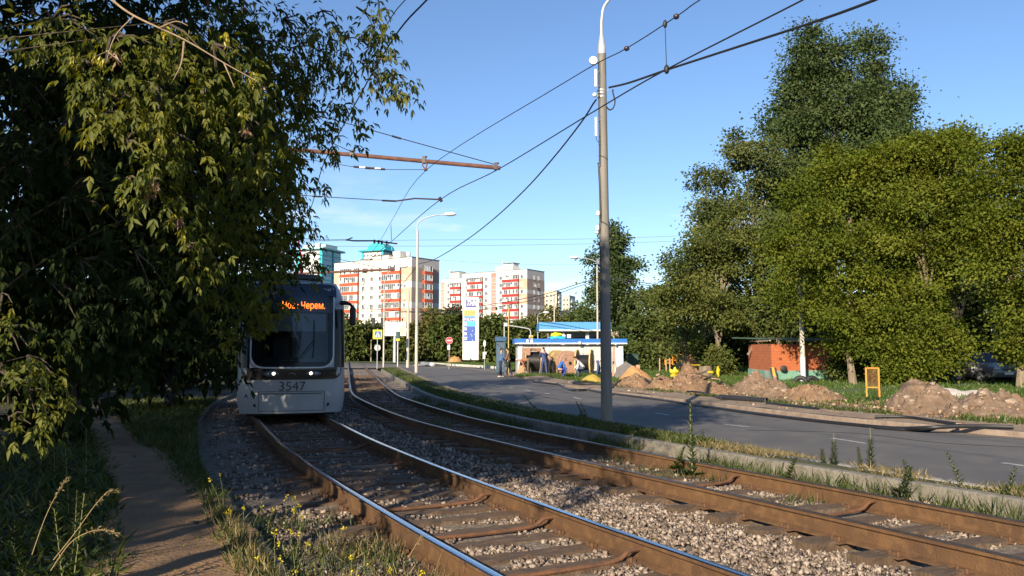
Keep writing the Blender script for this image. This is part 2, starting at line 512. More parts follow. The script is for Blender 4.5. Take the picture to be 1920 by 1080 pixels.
def zl(x, y, v=0, z=0):
    return -.11 + .05 * nz2(x, y, .5) + .025 * nz2(x, y, 2.1, 3) + max(0, min(1, v * 8 - .3)) * .25
def zleft(x, y):   # height of the left ground at a point close to the track
    return -.11 + .05 * nz2(x, y, .5) + .025 * nz2(x, y, 2.1, 3)
KLo = offset(KL, -.14)
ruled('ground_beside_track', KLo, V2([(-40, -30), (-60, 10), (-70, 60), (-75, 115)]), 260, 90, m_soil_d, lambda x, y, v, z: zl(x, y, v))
PATHL = resample(polyline(V2([(-.45, 1), (-.98, 3), (-1.70, 4.6), (-2.50, 6.2), (-3.62, 8.6), (-5.26, 11.6), (-7.1, 14.8), (-8.95, 18), (-11.4, 22.5), (-14, 28)]), n=12), .16)
mb = MB(); nP = len(PATHL) - 1
def fpath(u, v):
    i = int(round(u * nP)); p = PATHL[i]; q = PATHL[min(i + 1, nP)] - PATHL[max(i - 1, 0)]; q.normalize()
    w = (.64 if p.y < 9 else .5) * (1 + .25 * nz2(p.x, p.y, .9, 5 + (v > .5) * 7)) * max(.25, 1 - max(0, p.y - 15) * .05)
    d = (v - .5) * 2 * w; x = p.x + q.y * d; y = p.y - q.x * d
    return Vector((x, y, zleft(x, y) + .012 - .03 * (1 - (2 * v - 1) ** 2) + .03 * (abs(2 * v - 1) < .95) ))
mb.grid(fpath, nP, 12)
o = mb.build('path', m_path, fix=False, smooth=True); tag(o, kind='structure')
if sum(p.normal.z for p in o.data.polygons) < 0: o.data.flip_normals()

# ballast bed between the kerbs
def zb(x, y, v, z): return -.215 + .022 * nz2(x, y, 1.3) + .012 * nz2(x, y, 6, 2)
ruled('track_bed', [p for p in KL if p.y < 90], [p for p in KR if p.y < 90], 330, 46, m_ballast, zb)


def kerb(name, line, prof, mat, seg, label, gap=.008):
    """kerb stones: one thing, joints left open between the stones"""
    mb = MB(); L = even(line, int(sum((b - a).length for a, b in zip(line, line[1:])) / (seg / 3)))
    i = 0; k = 0
    while i + 3 < len(L):
        a = [p.copy() for p in L[i:i + 4]]; d = (a[3] - a[2]).normalized() * gap; a[3] -= d; a[0] += (a[1] - a[0]).normalized() * gap
        dz = .012 * nz2(k * 1.7, 3, 1.0)
        mb.sweep([(x, z + dz) for x, z in prof], a); i += 3; k += 1
    o = mb.build(name, mat, fix=True); tag(o, label, 'kerb'); return o
kerb('track_kerb', [p for p in KL if -3 < p.y < 60], [(-.14, -.3), (-.14, -.03), (-.12, -.015), (-.02, -.015), (0, -.03), (0, -.3)], M('mossy_kerb', (.13, .12, .09), .95, (.075, .07, .05), 3, bump=.6, bscale=40, col3=(.05, .06, .025), scale3=7, amt3=.6), 1.5, 'weathered concrete kerb between the trodden path and the tram track')
kerb('track_kerb', [p for p in KR if p.y < 70], [(0, -.3), (0, -.02), (.03, 0), (.17, 0), (.19, -.02), (.19, -.3)], m_conc, 2.4, 'low concrete kerb between the right tram rails and the grass strip')
kerb('road_kerb', [p for p in RN if p.y < 58], [(-.16, -.3), (-.16, .05), (-.14, .065), (-.02, .065), (0, .05), (0, -.3)], m_conc_l, 2.0, 'pale kerb along the near edge of the road')
kerb('road_kerb', RF, [(0, -.3), (0, .09), (.02, .11), (.16, .11), (.18, .09), (.18, -.3)], M('dusty_kerb', (.30, .235, .18), .92, (.20, .15, .12), 4, bump=.4), 2.0, 'dusty kerb along the far edge of the road below the earth heaps')
kerb('road_kerb', WK[6:], [(0, -.3), (0, .1), (.02, .12), (.18, .12), (.2, .1), (.2, -.3)], m_white_kerb, 3.0, 'whitewashed kerb round the lawn corner under the price sign', gap=.1)

# grass strip between the track and the road
KRo = [p + Vector((0, 0, -.05)) for p in offset(KR, .2)]
RNi = [p + Vector((0, 0, .03)) for p in offset(RN, -.17)]
def zm(x, y, v, z): return z + .05 * math.sin(PI * v) + .02 * nz2(x, y, 1.5)
ruled('grass_strip', [p for p in KRo if p.y < 73], [p for p in RNi if p.y < 73], 200, 10, m_soil, zm)
# worn earth along the road side of the strip, far part
wA = [p for p in offset(RN, -.18, -.02) if 20 < p.y < 74]; wB = []
for i, p in enumerate(wA): wB.append(p)
wB = [p for p in offset(RN, -.95, .012) if 20 < p.y < 74]
ruled('worn_verge', [p + Vector((0, 0, .075)) for p in wA], [p + Vector((0, 0, .055)) for p in wB], 120, 4, m_sand, lambda x, y, v, z: z + .01 * nz2(x, y, 2))

# road
ruled('road', [p for p in RN if p.y < 58.05], [p for p in RF if p.y < 58.05], 160, 12, m_asphalt, lambda x, y, v, z: -.10)
mb = MB()
mb.add([(-7.1, 58, -.094), (-.58, 58, -.094), (-1.3, 61.5, -.094), (-2.9, 66, -.094), (-4.2, 72.5, -.094), (-5.4, 77, -.10), (-10.9, 77.5, -.10), (-10.3, 74.2, -.10)], [tuple(range(8))])
mb.add([(-90, 90, -.10), (-10.5, 94, -.10), (-12, 108, -.10), (-90, 112, -.10)], [(0, 1, 2, 3)])
tag(mb.build('road_junction', m_asphalt, fix=False), kind='structure')
mb = MB()
mb.add([(-60, 77.6, -.104), (-5.2, 77, -.104), (-4.1, 72.5, -.104), (-2.7, 66, -.104), (-1.2, 61.5, -.104), (-.5, 58, -.104), (-.1, 64, -.104), (-.6, 71.6, -.104), (-2.1, 77, -.104), (-4.6, 84, -.104), (-6.3, 88, -.104), (-10, 94, -.104), (-60, 90, -.104)], [tuple(range(13))])
tag(mb.build('shoulder', m_asph_old, fix=False), kind='structure')
# road paint: short dashes down the middle
mb = MB()
for (a, b) in (((1360, 796), (1405, 801)), ((1228, 774.5), (1255, 778.5)), ((1136, 757), (1153, 760)), ((1075, 745), (1090, 748.5)), ((1022, 737), (1032, 739.5)), ((985, 731), (994, 733)), ((955, 726.5), (962, 728)), ((928, 722), (935, 723.5)), ((908, 718), (914, 719)), ((1560, 822), (1625, 832)), ((1880, 868), (1960, 880))):
    p = G(*a, -.10); q = G(*b, -.10); d = (q - p).normalized(); s = Vector((d.y, -d.x, 0)) * .055
    p.z = q.z = -.095
    mb.add([p - s, q - s, q + s, p + s], [(0, 1, 2, 3)])
tag(mb.build('road_marking', m_mark, fix=False), kind='structure')

# dust drifted off the digging along the far kerb
dA = [p for p in offset(RF, -.01, -.0962) if p.y < 56]; dB = [p.lerp(q, .55 + .9 * nz2(p.x, p.y, .45, 3) + .5 * nz2(p.x, p.y, 1.7, 8)) for p, q in zip(dA, offset(RF, -.75, -.0962))]
ruled('road_dust', dA, dB, 220, 2, M('road_dust', (.19, .145, .105), .95, (.13, .108, .09), 1.6, col3=(.10, .095, .09), scale3=5, amt3=.8), lambda x, y, v, z: -.0962)
# tar seams and cracks in the asphalt
m_seam = M('tar_seam', (.028, .028, .03), .7)
mb = MB()
for pts in (((800, 706), (850, 703), (905, 702.5), (945, 703)), ((905, 716), (1000, 723), (1100, 743), (1200, 752)), ((950, 741), (1010, 745), (1080, 746)), ((1400, 806), (1600, 812), (1760, 830), (1920, 838)), ((1150, 785), (1260, 782), (1330, 790)), ((1000, 740), (1060, 752), (1130, 770))):
    P = polyline([G(px, py, -.096) for px, py in pts], n=8)
    P = [p + Vector((.05 * nz2(p.x, p.y, 1.5), 0, 0)) for p in P]
    A_ = offset(P, -.022, -.0955); B_ = offset(P, .028, -.0955)
    for i in range(len(P) - 1): mb.add([A_[i], A_[i + 1], B_[i + 1], B_[i]], [(0, 1, 2, 3)])
tag(mb.build('road_seam', m_seam, fix=False), kind='structure')
# lawn beyond the road
LAWN_A = A = [p + Vector((0, 0, .10)) for p in offset(RF, .17)] + [p.copy() for p in offset(WK, .2)[6:]]
for p in A: p.z = 0.0
def zlawn(x, y, v, z): return -.02 + .05 * nz2(x, y, .25) + .03 * nz2(x, y, 1.1) - .03 * max(0, 1 - v * 25)
ruled('lawn', A, V2([(110, -40), (120, 20), (110, 90), (40, 150), (-20, 160), (-90, 160)]), 220, 90, m_lawn, zlawn)
def zgr(x, y): return -.02 + .05 * nz2(x, y, .25) + .03 * nz2(x, y, 1.1)
sA = [p for p in offset(RF, .19, .012)]; sB = [p for p in offset(RF, 1.25, .075)]
ruled('sandy_verge', sA, sB, 170, 6, m_sand, lambda x, y, v, z: max(z, zgr(x, y) + .015) + .012 * nz2(x, y, 2.3))
eA = [p for p in offset(RF, 1.15, .03) if p.y < 42]; eB = []
for p, q in zip(eA, [p for p in offset(RF, 4.6, .03)]): eB.append(p.lerp(q, .65 + .6 * nz2(p.x, p.y, .35, 12)))
ruled('bare_earth', eA, eB, 150, 22, M('bare_earth', (.26, .17, .10), .95, (.17, .11, .07), 1.3, bump=1.0, bscale=14, col3=(.34, .25, .17), scale3=7, amt3=.5), lambda x, y, v, z: zgr(x, y) + .03 * (1 - v ** 3) + .03 * nz2(x, y, 3) - .03 * v ** 6)
mb = MB()   # far verge under the railing
mb.add([(-90, 112.2, -.09), (-12, 108.2, -.09), (-12, 150, .05), (-90, 150, .05)], [(0, 1, 2, 3)])
tag(mb.build('far_verge', m_sand, fix=False), kind='structure')

# ================================================================ rails, sleepers, tie bars
m_rail = M('rail_rust', (.130, .068, .030), .72, (.082, .044, .023), 1.6, bump=.3, bscale=60, col3=(.21, .115, .05), scale3=9, amt3=.35)
m_shine = M('polished_rail_top', (.52, .53, .56), .22, metal=1.0, col2=(.40, .41, .45), scale=30)
m_dull = M('dull_rail_top', (.17, .12, .085), .38, metal=.75, col2=(.12, .075, .045), scale=18)
RP = [(-.036, -.012), (-.030, -.002), (-.012, 0), (.012, 0), (.030, -.002), (.036, -.012), (.036, -.036), (.011, -.055), (.010, -.165), (.075, -.186), (.075, -.2), (-.075, -.2), (-.075, -.186), (-.010, -.165), (-.011, -.055), (-.036, -.036)]
RM = [1, 1, 1, 1, 1, 0, 0, 0, 0, 0, 0, 0, 0, 0, 0, 0]
for nm, ln, top, lab in (('rail', LL, m_shine, 'rusty rail with polished top, nearest the trodden path'),
                         ('rail', LR, m_shine, 'rusty rail with polished top, second in from the path'),
                         ('rail', RL, m_dull, 'rusty rail with dull brown top, third in from the path'),
                         ('rail', RR, m_dull, 'rusty rail with dull brown top, beside the concrete kerb and weeds')):
    mb = MB(); mb.sweep(RP, ln, RM)
    o = mb.build(nm, [m_rail, top]); tag(o, lab, 'tram rail', 'tram rails')
m_slp = M('sleeper_wood', (.066, .043, .028), .9, (.15, .094, .057), 3, bump=.7, bscale=20, stretch=(1, 9, 1), col3=(.16, .12, .085), scale3=9, amt3=.7)
def sleeper_mesh(seed):
    g = rng(seed); mb = MB()
    def f(u, v):
        x = (u - .5) * 2.5; return Vector((x, (v - .5) * .225 + .008 * math.sin(x * 5 + seed), .004 * math.sin(x * 17 + seed * 3) + .006 * g.normal()))
    mb.grid(f, 18, 4)
    o = mb.build('sleeper', m_slp, fix=False, smooth=False)
    me = o.data; bm = bmesh.new(); bm.from_mesh(me)
    r = bmesh.ops.extrude_face_region(bm, geom=bm.faces[:])
    for e in r['geom']:
        if isinstance(e, bmesh.types.BMVert): e.co.z = -.12
    bmesh.ops.recalc_face_normals(bm, faces=bm.faces); bm.to_mesh(me); bm.free(); return o
SLP = [sleeper_mesh(i) for i in range(4)]
used = set(); g = rng(3); SLIST = []
def lay(a_line, b_line, label, group, ymin, ymax, step, zoff):
    A = resample(a_line, .05); acc = 0
    last = None; k = 0
    for i in range(0, len(A)):
        if not (ymin < A[i].y < ymax): continue
        if last is not None and (A[i] - last).length < step * (.93 + .14 * g.random()): continue
        last = A[i]; t = (A[min(i + 1, len(A) - 1)] - A[i - 1]).normalized(); nrm = Vector((t.y, -t.x, 0))
        c = A[i] + nrm * .795
        q = min(b_line, key=lambda p: (p - (A[i] + nrm * 1.59)).length)
        dz = q.z - A[i].z
        s = SLP[k % 4]
        o = s if id(s) not in used else s.copy()
        if id(s) not in used: used.add(id(s))
        else: COL.objects.link(o)
        o.location = (c.x, c.y, (A[i].z + q.z) / 2 - .2 + zoff + .01 * g.normal())
        o.rotation_euler = (g.normal() * .006, -math.asin(max(-1, min(1, dz / 1.59))), math.atan2(nrm.y, nrm.x) + g.normal() * .02)
        SLIST.append((c.x, c.y, nrm.x, nrm.y)); tag(o, label, 'railway sleeper', group); k += 1
lay(LL, LR, 'weathered timber sleeper under the rails with polished tops', 'sleepers of the near track', 1.6, 26, .50, .012)
lay(RL, RR, 'weathered timber sleeper under the rails with dull brown tops', 'sleepers of the far track', 2.5, 58, .58, .010)
# gauge tie bars: bent steel rods from rail web to rail web
m_bar = M('tie_bar_rust', (.17, .075, .032), .8, (.09, .045, .025), 8, bump=.3)
def tiebar(pxy, line, z0, label):
    p = G(*pxy, -.12); i = min(range(len(line)), key=lambda k: (line[k] - p).length)
    t = (line[min(i + 1, len(line) - 1)] - line[i - 1]).normalized(); nrm = Vector((t.y, -t.x, 0)); a = line[i].copy()
    mb = MB(); P = []
    for s, z in ((.012, -.09), (.10, -.10), (.24, -.165), (.8, -.178), (1.32, -.165), (1.47, -.10), (1.578, -.09)):
        P.append(a + nrm * s + Vector((0, 0, z + z0 - a.z)))
    mb.tube(polyline(P, n=4), .021, 8)
    o = mb.build('tie_bar', m_bar, smooth=True); tag(o, label, 'tie bar', 'gauge tie bars')
tiebar((590, 840), LL, 0, 'rusty tie bar across the polished rails, farthest one in shade')
tiebar((715, 945), LL, 0, 'rusty tie bar across the polished rails where the shade ends')
tiebar((770, 1000), LL, 0, 'rusty tie bar across the polished rails in the sun')
tiebar((900, 1080), LL, 0, 'rusty tie bar across the polished rails at the lower frame edge')
tiebar((1280, 905), RL, .02, 'rusty tie bar across the dull brown rails beside the tall mullein')
tiebar((1560, 960), RL, .02, 'rusty tie bar across the dull brown rails below the two thin weeds')
# base plates with spikes where the near rails cross the sleepers
m_plate = M('base_plate_rust', (.13, .066, .032), .8, (.08, .045, .025), 9, bump=.4)
mb = MB(); mb.box((0, 0, 0), (.34, .15, .018))
for sx_ in (-1, 1):
    mb.box((sx_ * .105, 0, .022), (.05, .09, .03))
    for sy_ in (-.04, .04): mb.cyl((sx_ * .125, sy_, 0), (sx_ * .125, sy_, .05), .013, n=8)
plate0 = mb.build('base_plate', m_plate, None); first = True
RAILS = [o for o in COL.objects if o.name.split('.')[0] == 'rail']
for ro, ln in zip(RAILS, (LL, LR, RL, RR)):
    cnt = 0
    for (cx, cy, nx, ny) in SLIST:
        if cy > 17 or cnt > 60: continue
        c = Vector((cx, cy, 0)); nn_ = Vector((nx, ny, 0)); best = None
        for s_ in (-1, 1):
            q = c + nn_ * .795 * s_; p = min(ln, key=lambda a: (a.xy - q.xy).length)
            if (p.xy - q.xy).length < .25: best = p
        if best is None: continue
        o = plate0 if first else plate0.copy()
        if not first: COL.objects.link(o)
        first = False; o.parent = ro; o.location = (best.x, best.y, best.z - .192); o.rotation_euler = (0, 0, math.atan2(ny, nx)); cnt += 1
# crushed stone: near part as real stones
m_stone = leafmat('crushed_stone', (.12, .092, .074), (.225, .175, .137), (.37, .305, .25), trans=0.0, gloss=.02)
def stones(name, N, ylo, yhi, smin, smax, seed, A=KL, B=KR, dens=None):
    g = rng(seed)
    ys = np.array([p.y for p in A]); ax = np.array([p.x for p in A]); by = np.array([p.y for p in B]); bx = np.array([p.x for p in B])
    y = ylo + (yhi - ylo) * g.random(N) ** 1.3
    xa = np.interp(y, ys, ax) + .1; xb = np.interp(y, by, bx) - .05
    x = xa + (xb - xa) * g.random(N)
    llx = np.interp(y, [p.y for p in LL], [p.x for p in LL]); lrx = np.interp(y, [p.y for p in LR], [p.x for p in LR])
    rlx = np.interp(y, [p.y for p in RL], [p.x for p in RL]); rrx = np.interp(y, [p.y for p in RR], [p.x for p in RR])
    far = np.minimum.reduce([abs(x - llx), abs(x - lrx), abs(x - rlx), abs(x - rrx)])
    lump = np.array([nz2(a, b, 1.6, 9) for a, b in zip(x, y)])
    mid = (x > lrx + .25) & (x < rlx - .3)
    on_s = np.zeros(N, bool)
    for (cx, cy, nx, ny) in SLIST:
        dx = x - cx; dy = y - cy
        on_s |= (np.abs(dx * ny - dy * nx) < .135) & (np.abs(dx * nx + dy * ny) < 1.12)
    keep = (far > .1) & ~(on_s & (g.random(N) > .05)) & ((lump > -.12) | mid) & ~((x > rrx) & (g.random(N) > .3)) & ~((x < llx) & (g.random(N) > .5))
    x, y = x[keep], y[keep]; mid = mid[keep]; n = len(x)
    s = (smin + (smax - smin) * g.random((n, 1)) ** 2)
    base = np.array([[-1, -1, -1], [1, -1, -1], [1, 1, -1], [-1, 1, -1], [-1, -1, 1], [1, -1, 1], [1, 1, 1], [-1, 1, 1]], float) * .5
    V = base[None] * (s[:, :, None] * (0.6 + .8 * g.random((n, 1, 3)))) + g.normal(size=(n, 8, 3)) * s[:, :, None] * .17
    q = g.normal(size=(n, 4)); q = q / np.linalg.norm(q, axis=1, keepdims=True); w, a, b, c = q.T
    Rm = np.stack([np.stack([1 - 2 * (b * b + c * c), 2 * (a * b - c * w), 2 * (a * c + b * w)], 1), np.stack([2 * (a * b + c * w), 1 - 2 * (a * a + c * c), 2 * (b * c - a * w)], 1), np.stack([2 * (a * c - b * w), 2 * (b * c + a * w), 1 - 2 * (a * a + b * b)], 1)], 1)
    V = np.einsum('nij,nkj->nki', Rm, V)
    z = np.array([zb(a, b, 0, 0) for a, b in zip(x, y)]) + np.where(mid, .022, .004) + .012 * g.random(n)
    V = V + np.stack([x, y, z], 1)[:, None, :]
    Fq = np.array([(0, 3, 2, 1), (4, 5, 6, 7), (0, 1, 5, 4), (1, 2, 6, 5), (2, 3, 7, 6), (3, 0, 4, 7)])
    Fi = (np.arange(n)[:, None, None] * 8 + Fq[None]).reshape(-1, 4)
    o = npmesh(name, V.reshape(-1, 3), Fi, 4, m_stone, None, np.repeat(g.random(n), 6))
    return tag(o, 'crushed pale stone ballast lying between and beside the tram rails', 'ballast', kind='stuff')
stones('ballast_stones', 52000, 3.4, 11, .014, .038, 11)
stones('ballast_stones', 30000, 9, 32, .024, .05, 12)
# ================================================================ foliage materials
m_bark = M('bark', (.11, .085, .06), .95, (.055, .042, .03), 6, bump=.9, bscale=22, stretch=(1, 1, .25))
m_bark_l = M('pale_bark', (.26, .21, .15), .95, (.13, .10, .07), 6, bump=.8, bscale=22, stretch=(1, 1, .3))
lf_maple = leafmat('box_elder_leaf', (.068, .100, .010), (.122, .155, .015), (.19, .205, .024), .38, .012, .7)
lf_near = leafmat('near_leaf', (.052, .074, .009), (.105, .122, .015), (.20, .188, .028), .38, .02, .6)
lf_shaded = leafmat('shaded_leaf', (.012, .022, .006), (.022, .036, .008), (.038, .052, .012), .25, .01, .8)  # same kind of leaf, deep shade put into darker colours
lf_poplar = leafmat('poplar_leaf', (.036, .062, .018), (.062, .095, .028), (.11, .135, .05), .22, .015, .7)
lf_grey = leafmat('grey_poplar_leaf', (.052, .078, .02), (.09, .115, .03), (.145, .16, .055), .25, .02, .7)
lf_olive = leafmat('olive_leaf', (.055, .08, .014), (.098, .12, .022), (.15, .16, .038), .3, .02, .7)
lf_bush = leafmat('bush_leaf', (.042, .066, .014), (.075, .102, .022), (.12, .13, .034), .25, .015, .7)
lf_brown = leafmat('turning_leaf', (.06, .07, .016), (.105, .11, .028), (.16, .14, .042), .25, .02)
lf_spruce = leafmat('spruce_needle', (.018, .032, .018), (.03, .05, .03), (.05, .07, .045), .1, .04)
lf_key = leafmat('maple_keys', (.22, .22, .012), (.34, .32, .02), (.45, .36, .035), .4, .04)
lf_dry = leafmat('dry_leaf', (.20, .11, .06), (.27, .16, .09), (.34, .22, .13), .3, .03)


def px_tree(name, label, cat, px, ybase, ytop, hw, Y, mat, lobes, n, leaf, seed, ncl=None, zb=0.0, barkm=None, group=None, cr=None, tr=None, shell=.55, limbs=True, hidden_trunk=False, wid=.68, droop=.25, wf=None, sat=0, lobe_s=.76):
    """tree standing at depth Y; lobes as (dx, height fraction, rx, rz) in crown half widths and heights"""
    base = D(px, ybase, Y); base.z = zb
    H = D(px, ytop, Y).z - zb; w = hw * Y / F
    t = thing(name, label, cat, base, 0, group)
    g = rng(seed + 500); L = []
    for (dx, hf, rx, rz) in lobes:
        L.append(((base.x + dx * w, Y + g.normal() * .18 * w, zb + hf * H), (rx * w, rx * w * .95, rz * H)))
    if sat:
        S = []
        for (c, rr) in L:
            S.append((c, tuple(q * lobe_s for q in rr)))
            for k in range(sat):
                d = unit(g.normal(size=(1, 3)) + np.array([0, -.4, .25]))[0]; f = .30 + .22 * g.random()
                S.append((tuple(np.array(c) + d * np.array(rr) * (.85 + .5 * g.random())), tuple(q * f for q in rr)))
        L0, L = L, S
    else: L0 = L
    ncl = ncl or max(30, n // 45)
    crown(t, L, mat, ncl, max(8, n // ncl), leaf, cr or max(.28, leaf * 2.0), seed, droop, shell, wid)
    r0 = tr or max(.06, H * .017)
    lm = []
    if limbs:
        for (c, r) in L0[:9]:
            f = min(.9, max(.22, (c[2] - zb) / H - .22)); lm.append((f, (c[0], c[1], c[2] + r[2] * .3), .6))
    trunk(t, base - Vector((0, 0, .25)), (base.x + g.normal() * .1 * w, Y, zb + H * .82), r0, lm, barkm or m_bark, seed)
    return t


def blob(n, seed, h0=.3, h1=.95, wide=1.0, taper=.6, rx=.42, rz=.13):
    """lobe list for a broad crown between height fractions h0..h1"""
    g = rng(seed); out = []
    for i in range(n):
        f = (i + .5) / n; h = h0 + (h1 - h0) * f
        s = wide * (math.sin(PI * (.12 + .80 * f)) ** .7) * (1 - (1 - taper) * f * f)
        a = g.random() * 2 * PI
        out.append((math.cos(a) * s * .62, h + g.normal() * .02, rx * (.75 + .5 * g.random()) * (1.1 - .35 * f), rz * (.8 + .5 * g.random())))
    return out


# ---------------------------------------------------------------- right-hand side
px_tree('poplar_tree', 'tallest dark poplar rising over the yellow-green maples', 'tree', 1558, 690, 52, 94, 62, lf_poplar,
        [(0, .52, 1.0, .1), (-.5, .6, .75, .1), (.55, .62, .7, .1), (-.25, .7, .75, .1), (.3, .76, .55, .09), (-.45, .79, .42, .08), (-.05, .86, .42, .08), (-.15, .92, .26, .07), (-.2, .965, .13, .05), (-.72, .73, .34, .07), (.38, .85, .28, .07), (.42, .9, .16, .05), (-.62, .83, .2, .06), (0, .42, 1.0, .1), (-.5, .45, .7, .09)], 72000, .23, 21, sat=3, lobe_s=.80, ncl=640, barkm=m_bark, cr=0.62, shell=.72)
px_tree('poplar_tree', 'second dark poplar close to the right of the tallest one', 'tree', 1665, 690, 78, 68, 64, lf_poplar,
        [(0, .5, 1.0, .1), (-.4, .6, .8, .1), (.4, .6, .85, .1), (.15, .7, .8, .1), (-.25, .75, .55, .09), (.35, .79, .5, .08), (-.05, .86, .38, .08), (-.1, .93, .22, .06), (-.12, .975, .12, .04), (.6, .68, .45, .08), (.62, .84, .22, .06), (0, .4, 1, .1)], 54000, .23, 22, sat=3, lobe_s=.80, ncl=480, cr=0.62, shell=.72)
px_tree('poplar_tree', 'grey-green poplar with open crown left of the tallest poplar', 'tree', 1425, 690, 268, 92, 58, lf_grey,
        [(-.75, .80, .34, .08), (-.45, .92, .3, .07), (0, .93, .42, .06), (.2, .82, .7, .1), (-.3, .72, .6, .09), (-.85, .68, .3, .07), (.3, .66, .8, .12), (-.4, .55, .7, .1), (.3, .5, .8, .12), (-.1, .4, .8, .1)], 22000, .2, 23, sat=4, lobe_s=.6, ncl=150, barkm=m_bark_l, cr=0.5, shell=.72)
px_tree('spruce_tree', 'small dark blue-green spruce peeping out left of the open poplar', 'tree', 1345, 690, 378, 36, 72, lf_spruce,
        [(0, .95, .25, .05), (0, .88, .5, .05), (-.1, .8, .75, .06), (.1, .7, .95, .07), (0, .58, 1.1, .08), (0, .45, 1.2, .1), (0, .32, 1.2, .1)], 7000, .36, 24, ncl=200, shell=.3, limbs=False, droop=.5)
px_tree('willow_tree', 'olive willow-like tree with thin leaning stems above the yellow tarps', 'tree', 1350, 690, 398, 95, 54, lf_olive,
        [(.35, .93, .4, .08), (.55, .82, .55, .1), (.1, .85, .5, .09), (-.2, .72, .62, .1), (.4, .66, .7, .12), (-.55, .66, .45, .1), (-.7, .52, .4, .1), (-.3, .5, .7, .13), (.4, .45, .75, .13), (-.65, .36, .45, .1), (0, .32, .7, .1), (.6, .28, .5, .1)], 36000, .17, 25, sat=4, lobe_s=.6, ncl=260, barkm=m_bark_l, droop=.5, cr=0.42, shell=.72)
px_tree('willow_tree', 'pale thin-leaved willow nearest the conical poplar', 'tree', 1285, 690, 470, 40, 60, lf_grey,
        blob(9, 26, .28, .95, 1, .6, .5, .11), 4500, .2, 26, ncl=150, barkm=m_bark_l, shell=.4)
px_tree('maple_tree', 'dark shaded maple behind the red shed', 'tree', 1490, 690, 430, 80, 52, lf_bush,
        blob(12, 27, .25, .95, 1.1, .7, .5, .13), 17000, .25, 27, ncl=360)
px_tree('maple_tree', 'yellow-green maple overhanging the red shed and the pole', 'tree', 1600, 708, 284, 108, 39, lf_maple,
        [(-.15, .93, .4, .07), (.3, .95, .35, .06), (-.55, .82, .42, .08), (.1, .83, .55, .09), (.6, .84, .4, .08), (-.75, .68, .4, .08), (-.25, .68, .55, .09), (.4, .68, .55, .1), (-.95, .55, .28, .07), (-.5, .52, .5, .09), (.15, .52, .55, .1), (.75, .56, .4, .09), (-.6, .38, .45, .08), (-.1, .38, .5, .08), (.45, .36, .5, .09), (-.35, .26, .4, .06), (.25, .24, .4, .06), (.45, .17, .32, .05), (.8, .2, .3, .06), (.1, .16, .26, .04)], 60000, .14, 28, sat=4, lobe_s=.48, ncl=290, barkm=m_bark_l, tr=.16, cr=0.4, shell=.72)
px_tree('maple_tree', 'broad yellow-green maple behind the orange barrier', 'tree', 1748, 712, 256, 104, 38, lf_maple,
        [(.1, .93, .4, .07), (-.35, .9, .4, .07), (.5, .88, .3, .07), (.62, .97, .16, .03), (-.7, .78, .42, .08), (-.1, .8, .55, .09), (.45, .76, .5, .09), (-.4, .64, .55, .09), (.2, .62, .5, .09), (.75, .62, .38, .08), (-.7, .5, .42, .09), (0, .47, .5, .09), (.4, .46, .42, .08), (-.35, .34, .45, .08), (.1, .3, .45, .08), (-.6, .27, .4, .07), (-.15, .2, .42, .06), (.0, .13, .3, .04), (-.35, .15, .3, .05), (-.65, .14, .34, .06), (-.95, .16, .28, .06), (-.1, .09, .32, .05), (.35, .17, .3, .05), (-.5, .07, .26, .04)], 62000, .14, 29, sat=4, lobe_s=.48, ncl=300, barkm=m_bark_l, tr=.15, cr=0.4, shell=.72)
px_tree('maple_tree', 'maple filling the right edge above the parked cars', 'tree', 1912, 705, 248, 98, 35, lf_maple,
        [(.1, .95, .45, .06), (-.35, .85, .4, .08), (.4, .85, .5, .08), (-.5, .72, .42, .08), (.1, .7, .55, .1), (.7, .7, .4, .1), (-.55, .58, .42, .08), (0, .55, .6, .09), (.6, .5, .5, .09), (-.45, .44, .45, .07), (.3, .4, .5, .08), (-.1, .31, .42, .06), (.5, .3, .5, .07), (.0, .21, .35, .05), (.5, .2, .4, .05), (.75, .12, .35, .05), (.15, .13, .2, .03)], 52000, .135, 30, sat=4, lobe_s=.48, ncl=260, barkm=m_bark_l, tr=.17, cr=0.38, shell=.72)
px_tree('maple_tree', 'hazy-topped grey maple between the broad maple and the right edge', 'tree', 1800, 700, 240, 85, 50, lf_grey,
        blob(11, 31, .35, .96, 1, .7, .45, .11), 15000, .24, 31, sat=3, ncl=368)
px_tree('poplar_tree', 'dense conical poplar behind the blue canopy', 'tree', 1152, 680, 428, 50, 96, lf_poplar,
        [(-.05, .96, .28, .05), (.0, .89, .48, .06), (.1, .81, .62, .07), (-.12, .74, .68, .08), (.18, .66, .78, .08), (-.2, .58, .78, .09), (.15, .5, .9, .1), (-.1, .4, .95, .1), (.2, .3, 1.0, .1), (-.15, .2, 1.0, .09), (.3, .12, .95, .08)], 26000, .36, 32, sat=3, ncl=644, cr=.5, shell=.5)
px_tree('bushy_tree', 'bushy dark tree right of the conical poplar', 'tree', 1232, 688, 545, 42, 66, lf_bush,
        blob(9, 33, .12, .92, 1, .6, .55, .13), 5500, .26, 33, ncl=170)
px_tree('bushy_tree', 'low dark tree behind the orange trench fences', 'tree', 1268, 686, 600, 45, 78, lf_bush,
        blob(7, 34, .15, .9, 1, .7, .55, .16), 3500, .28, 34, ncl=120)
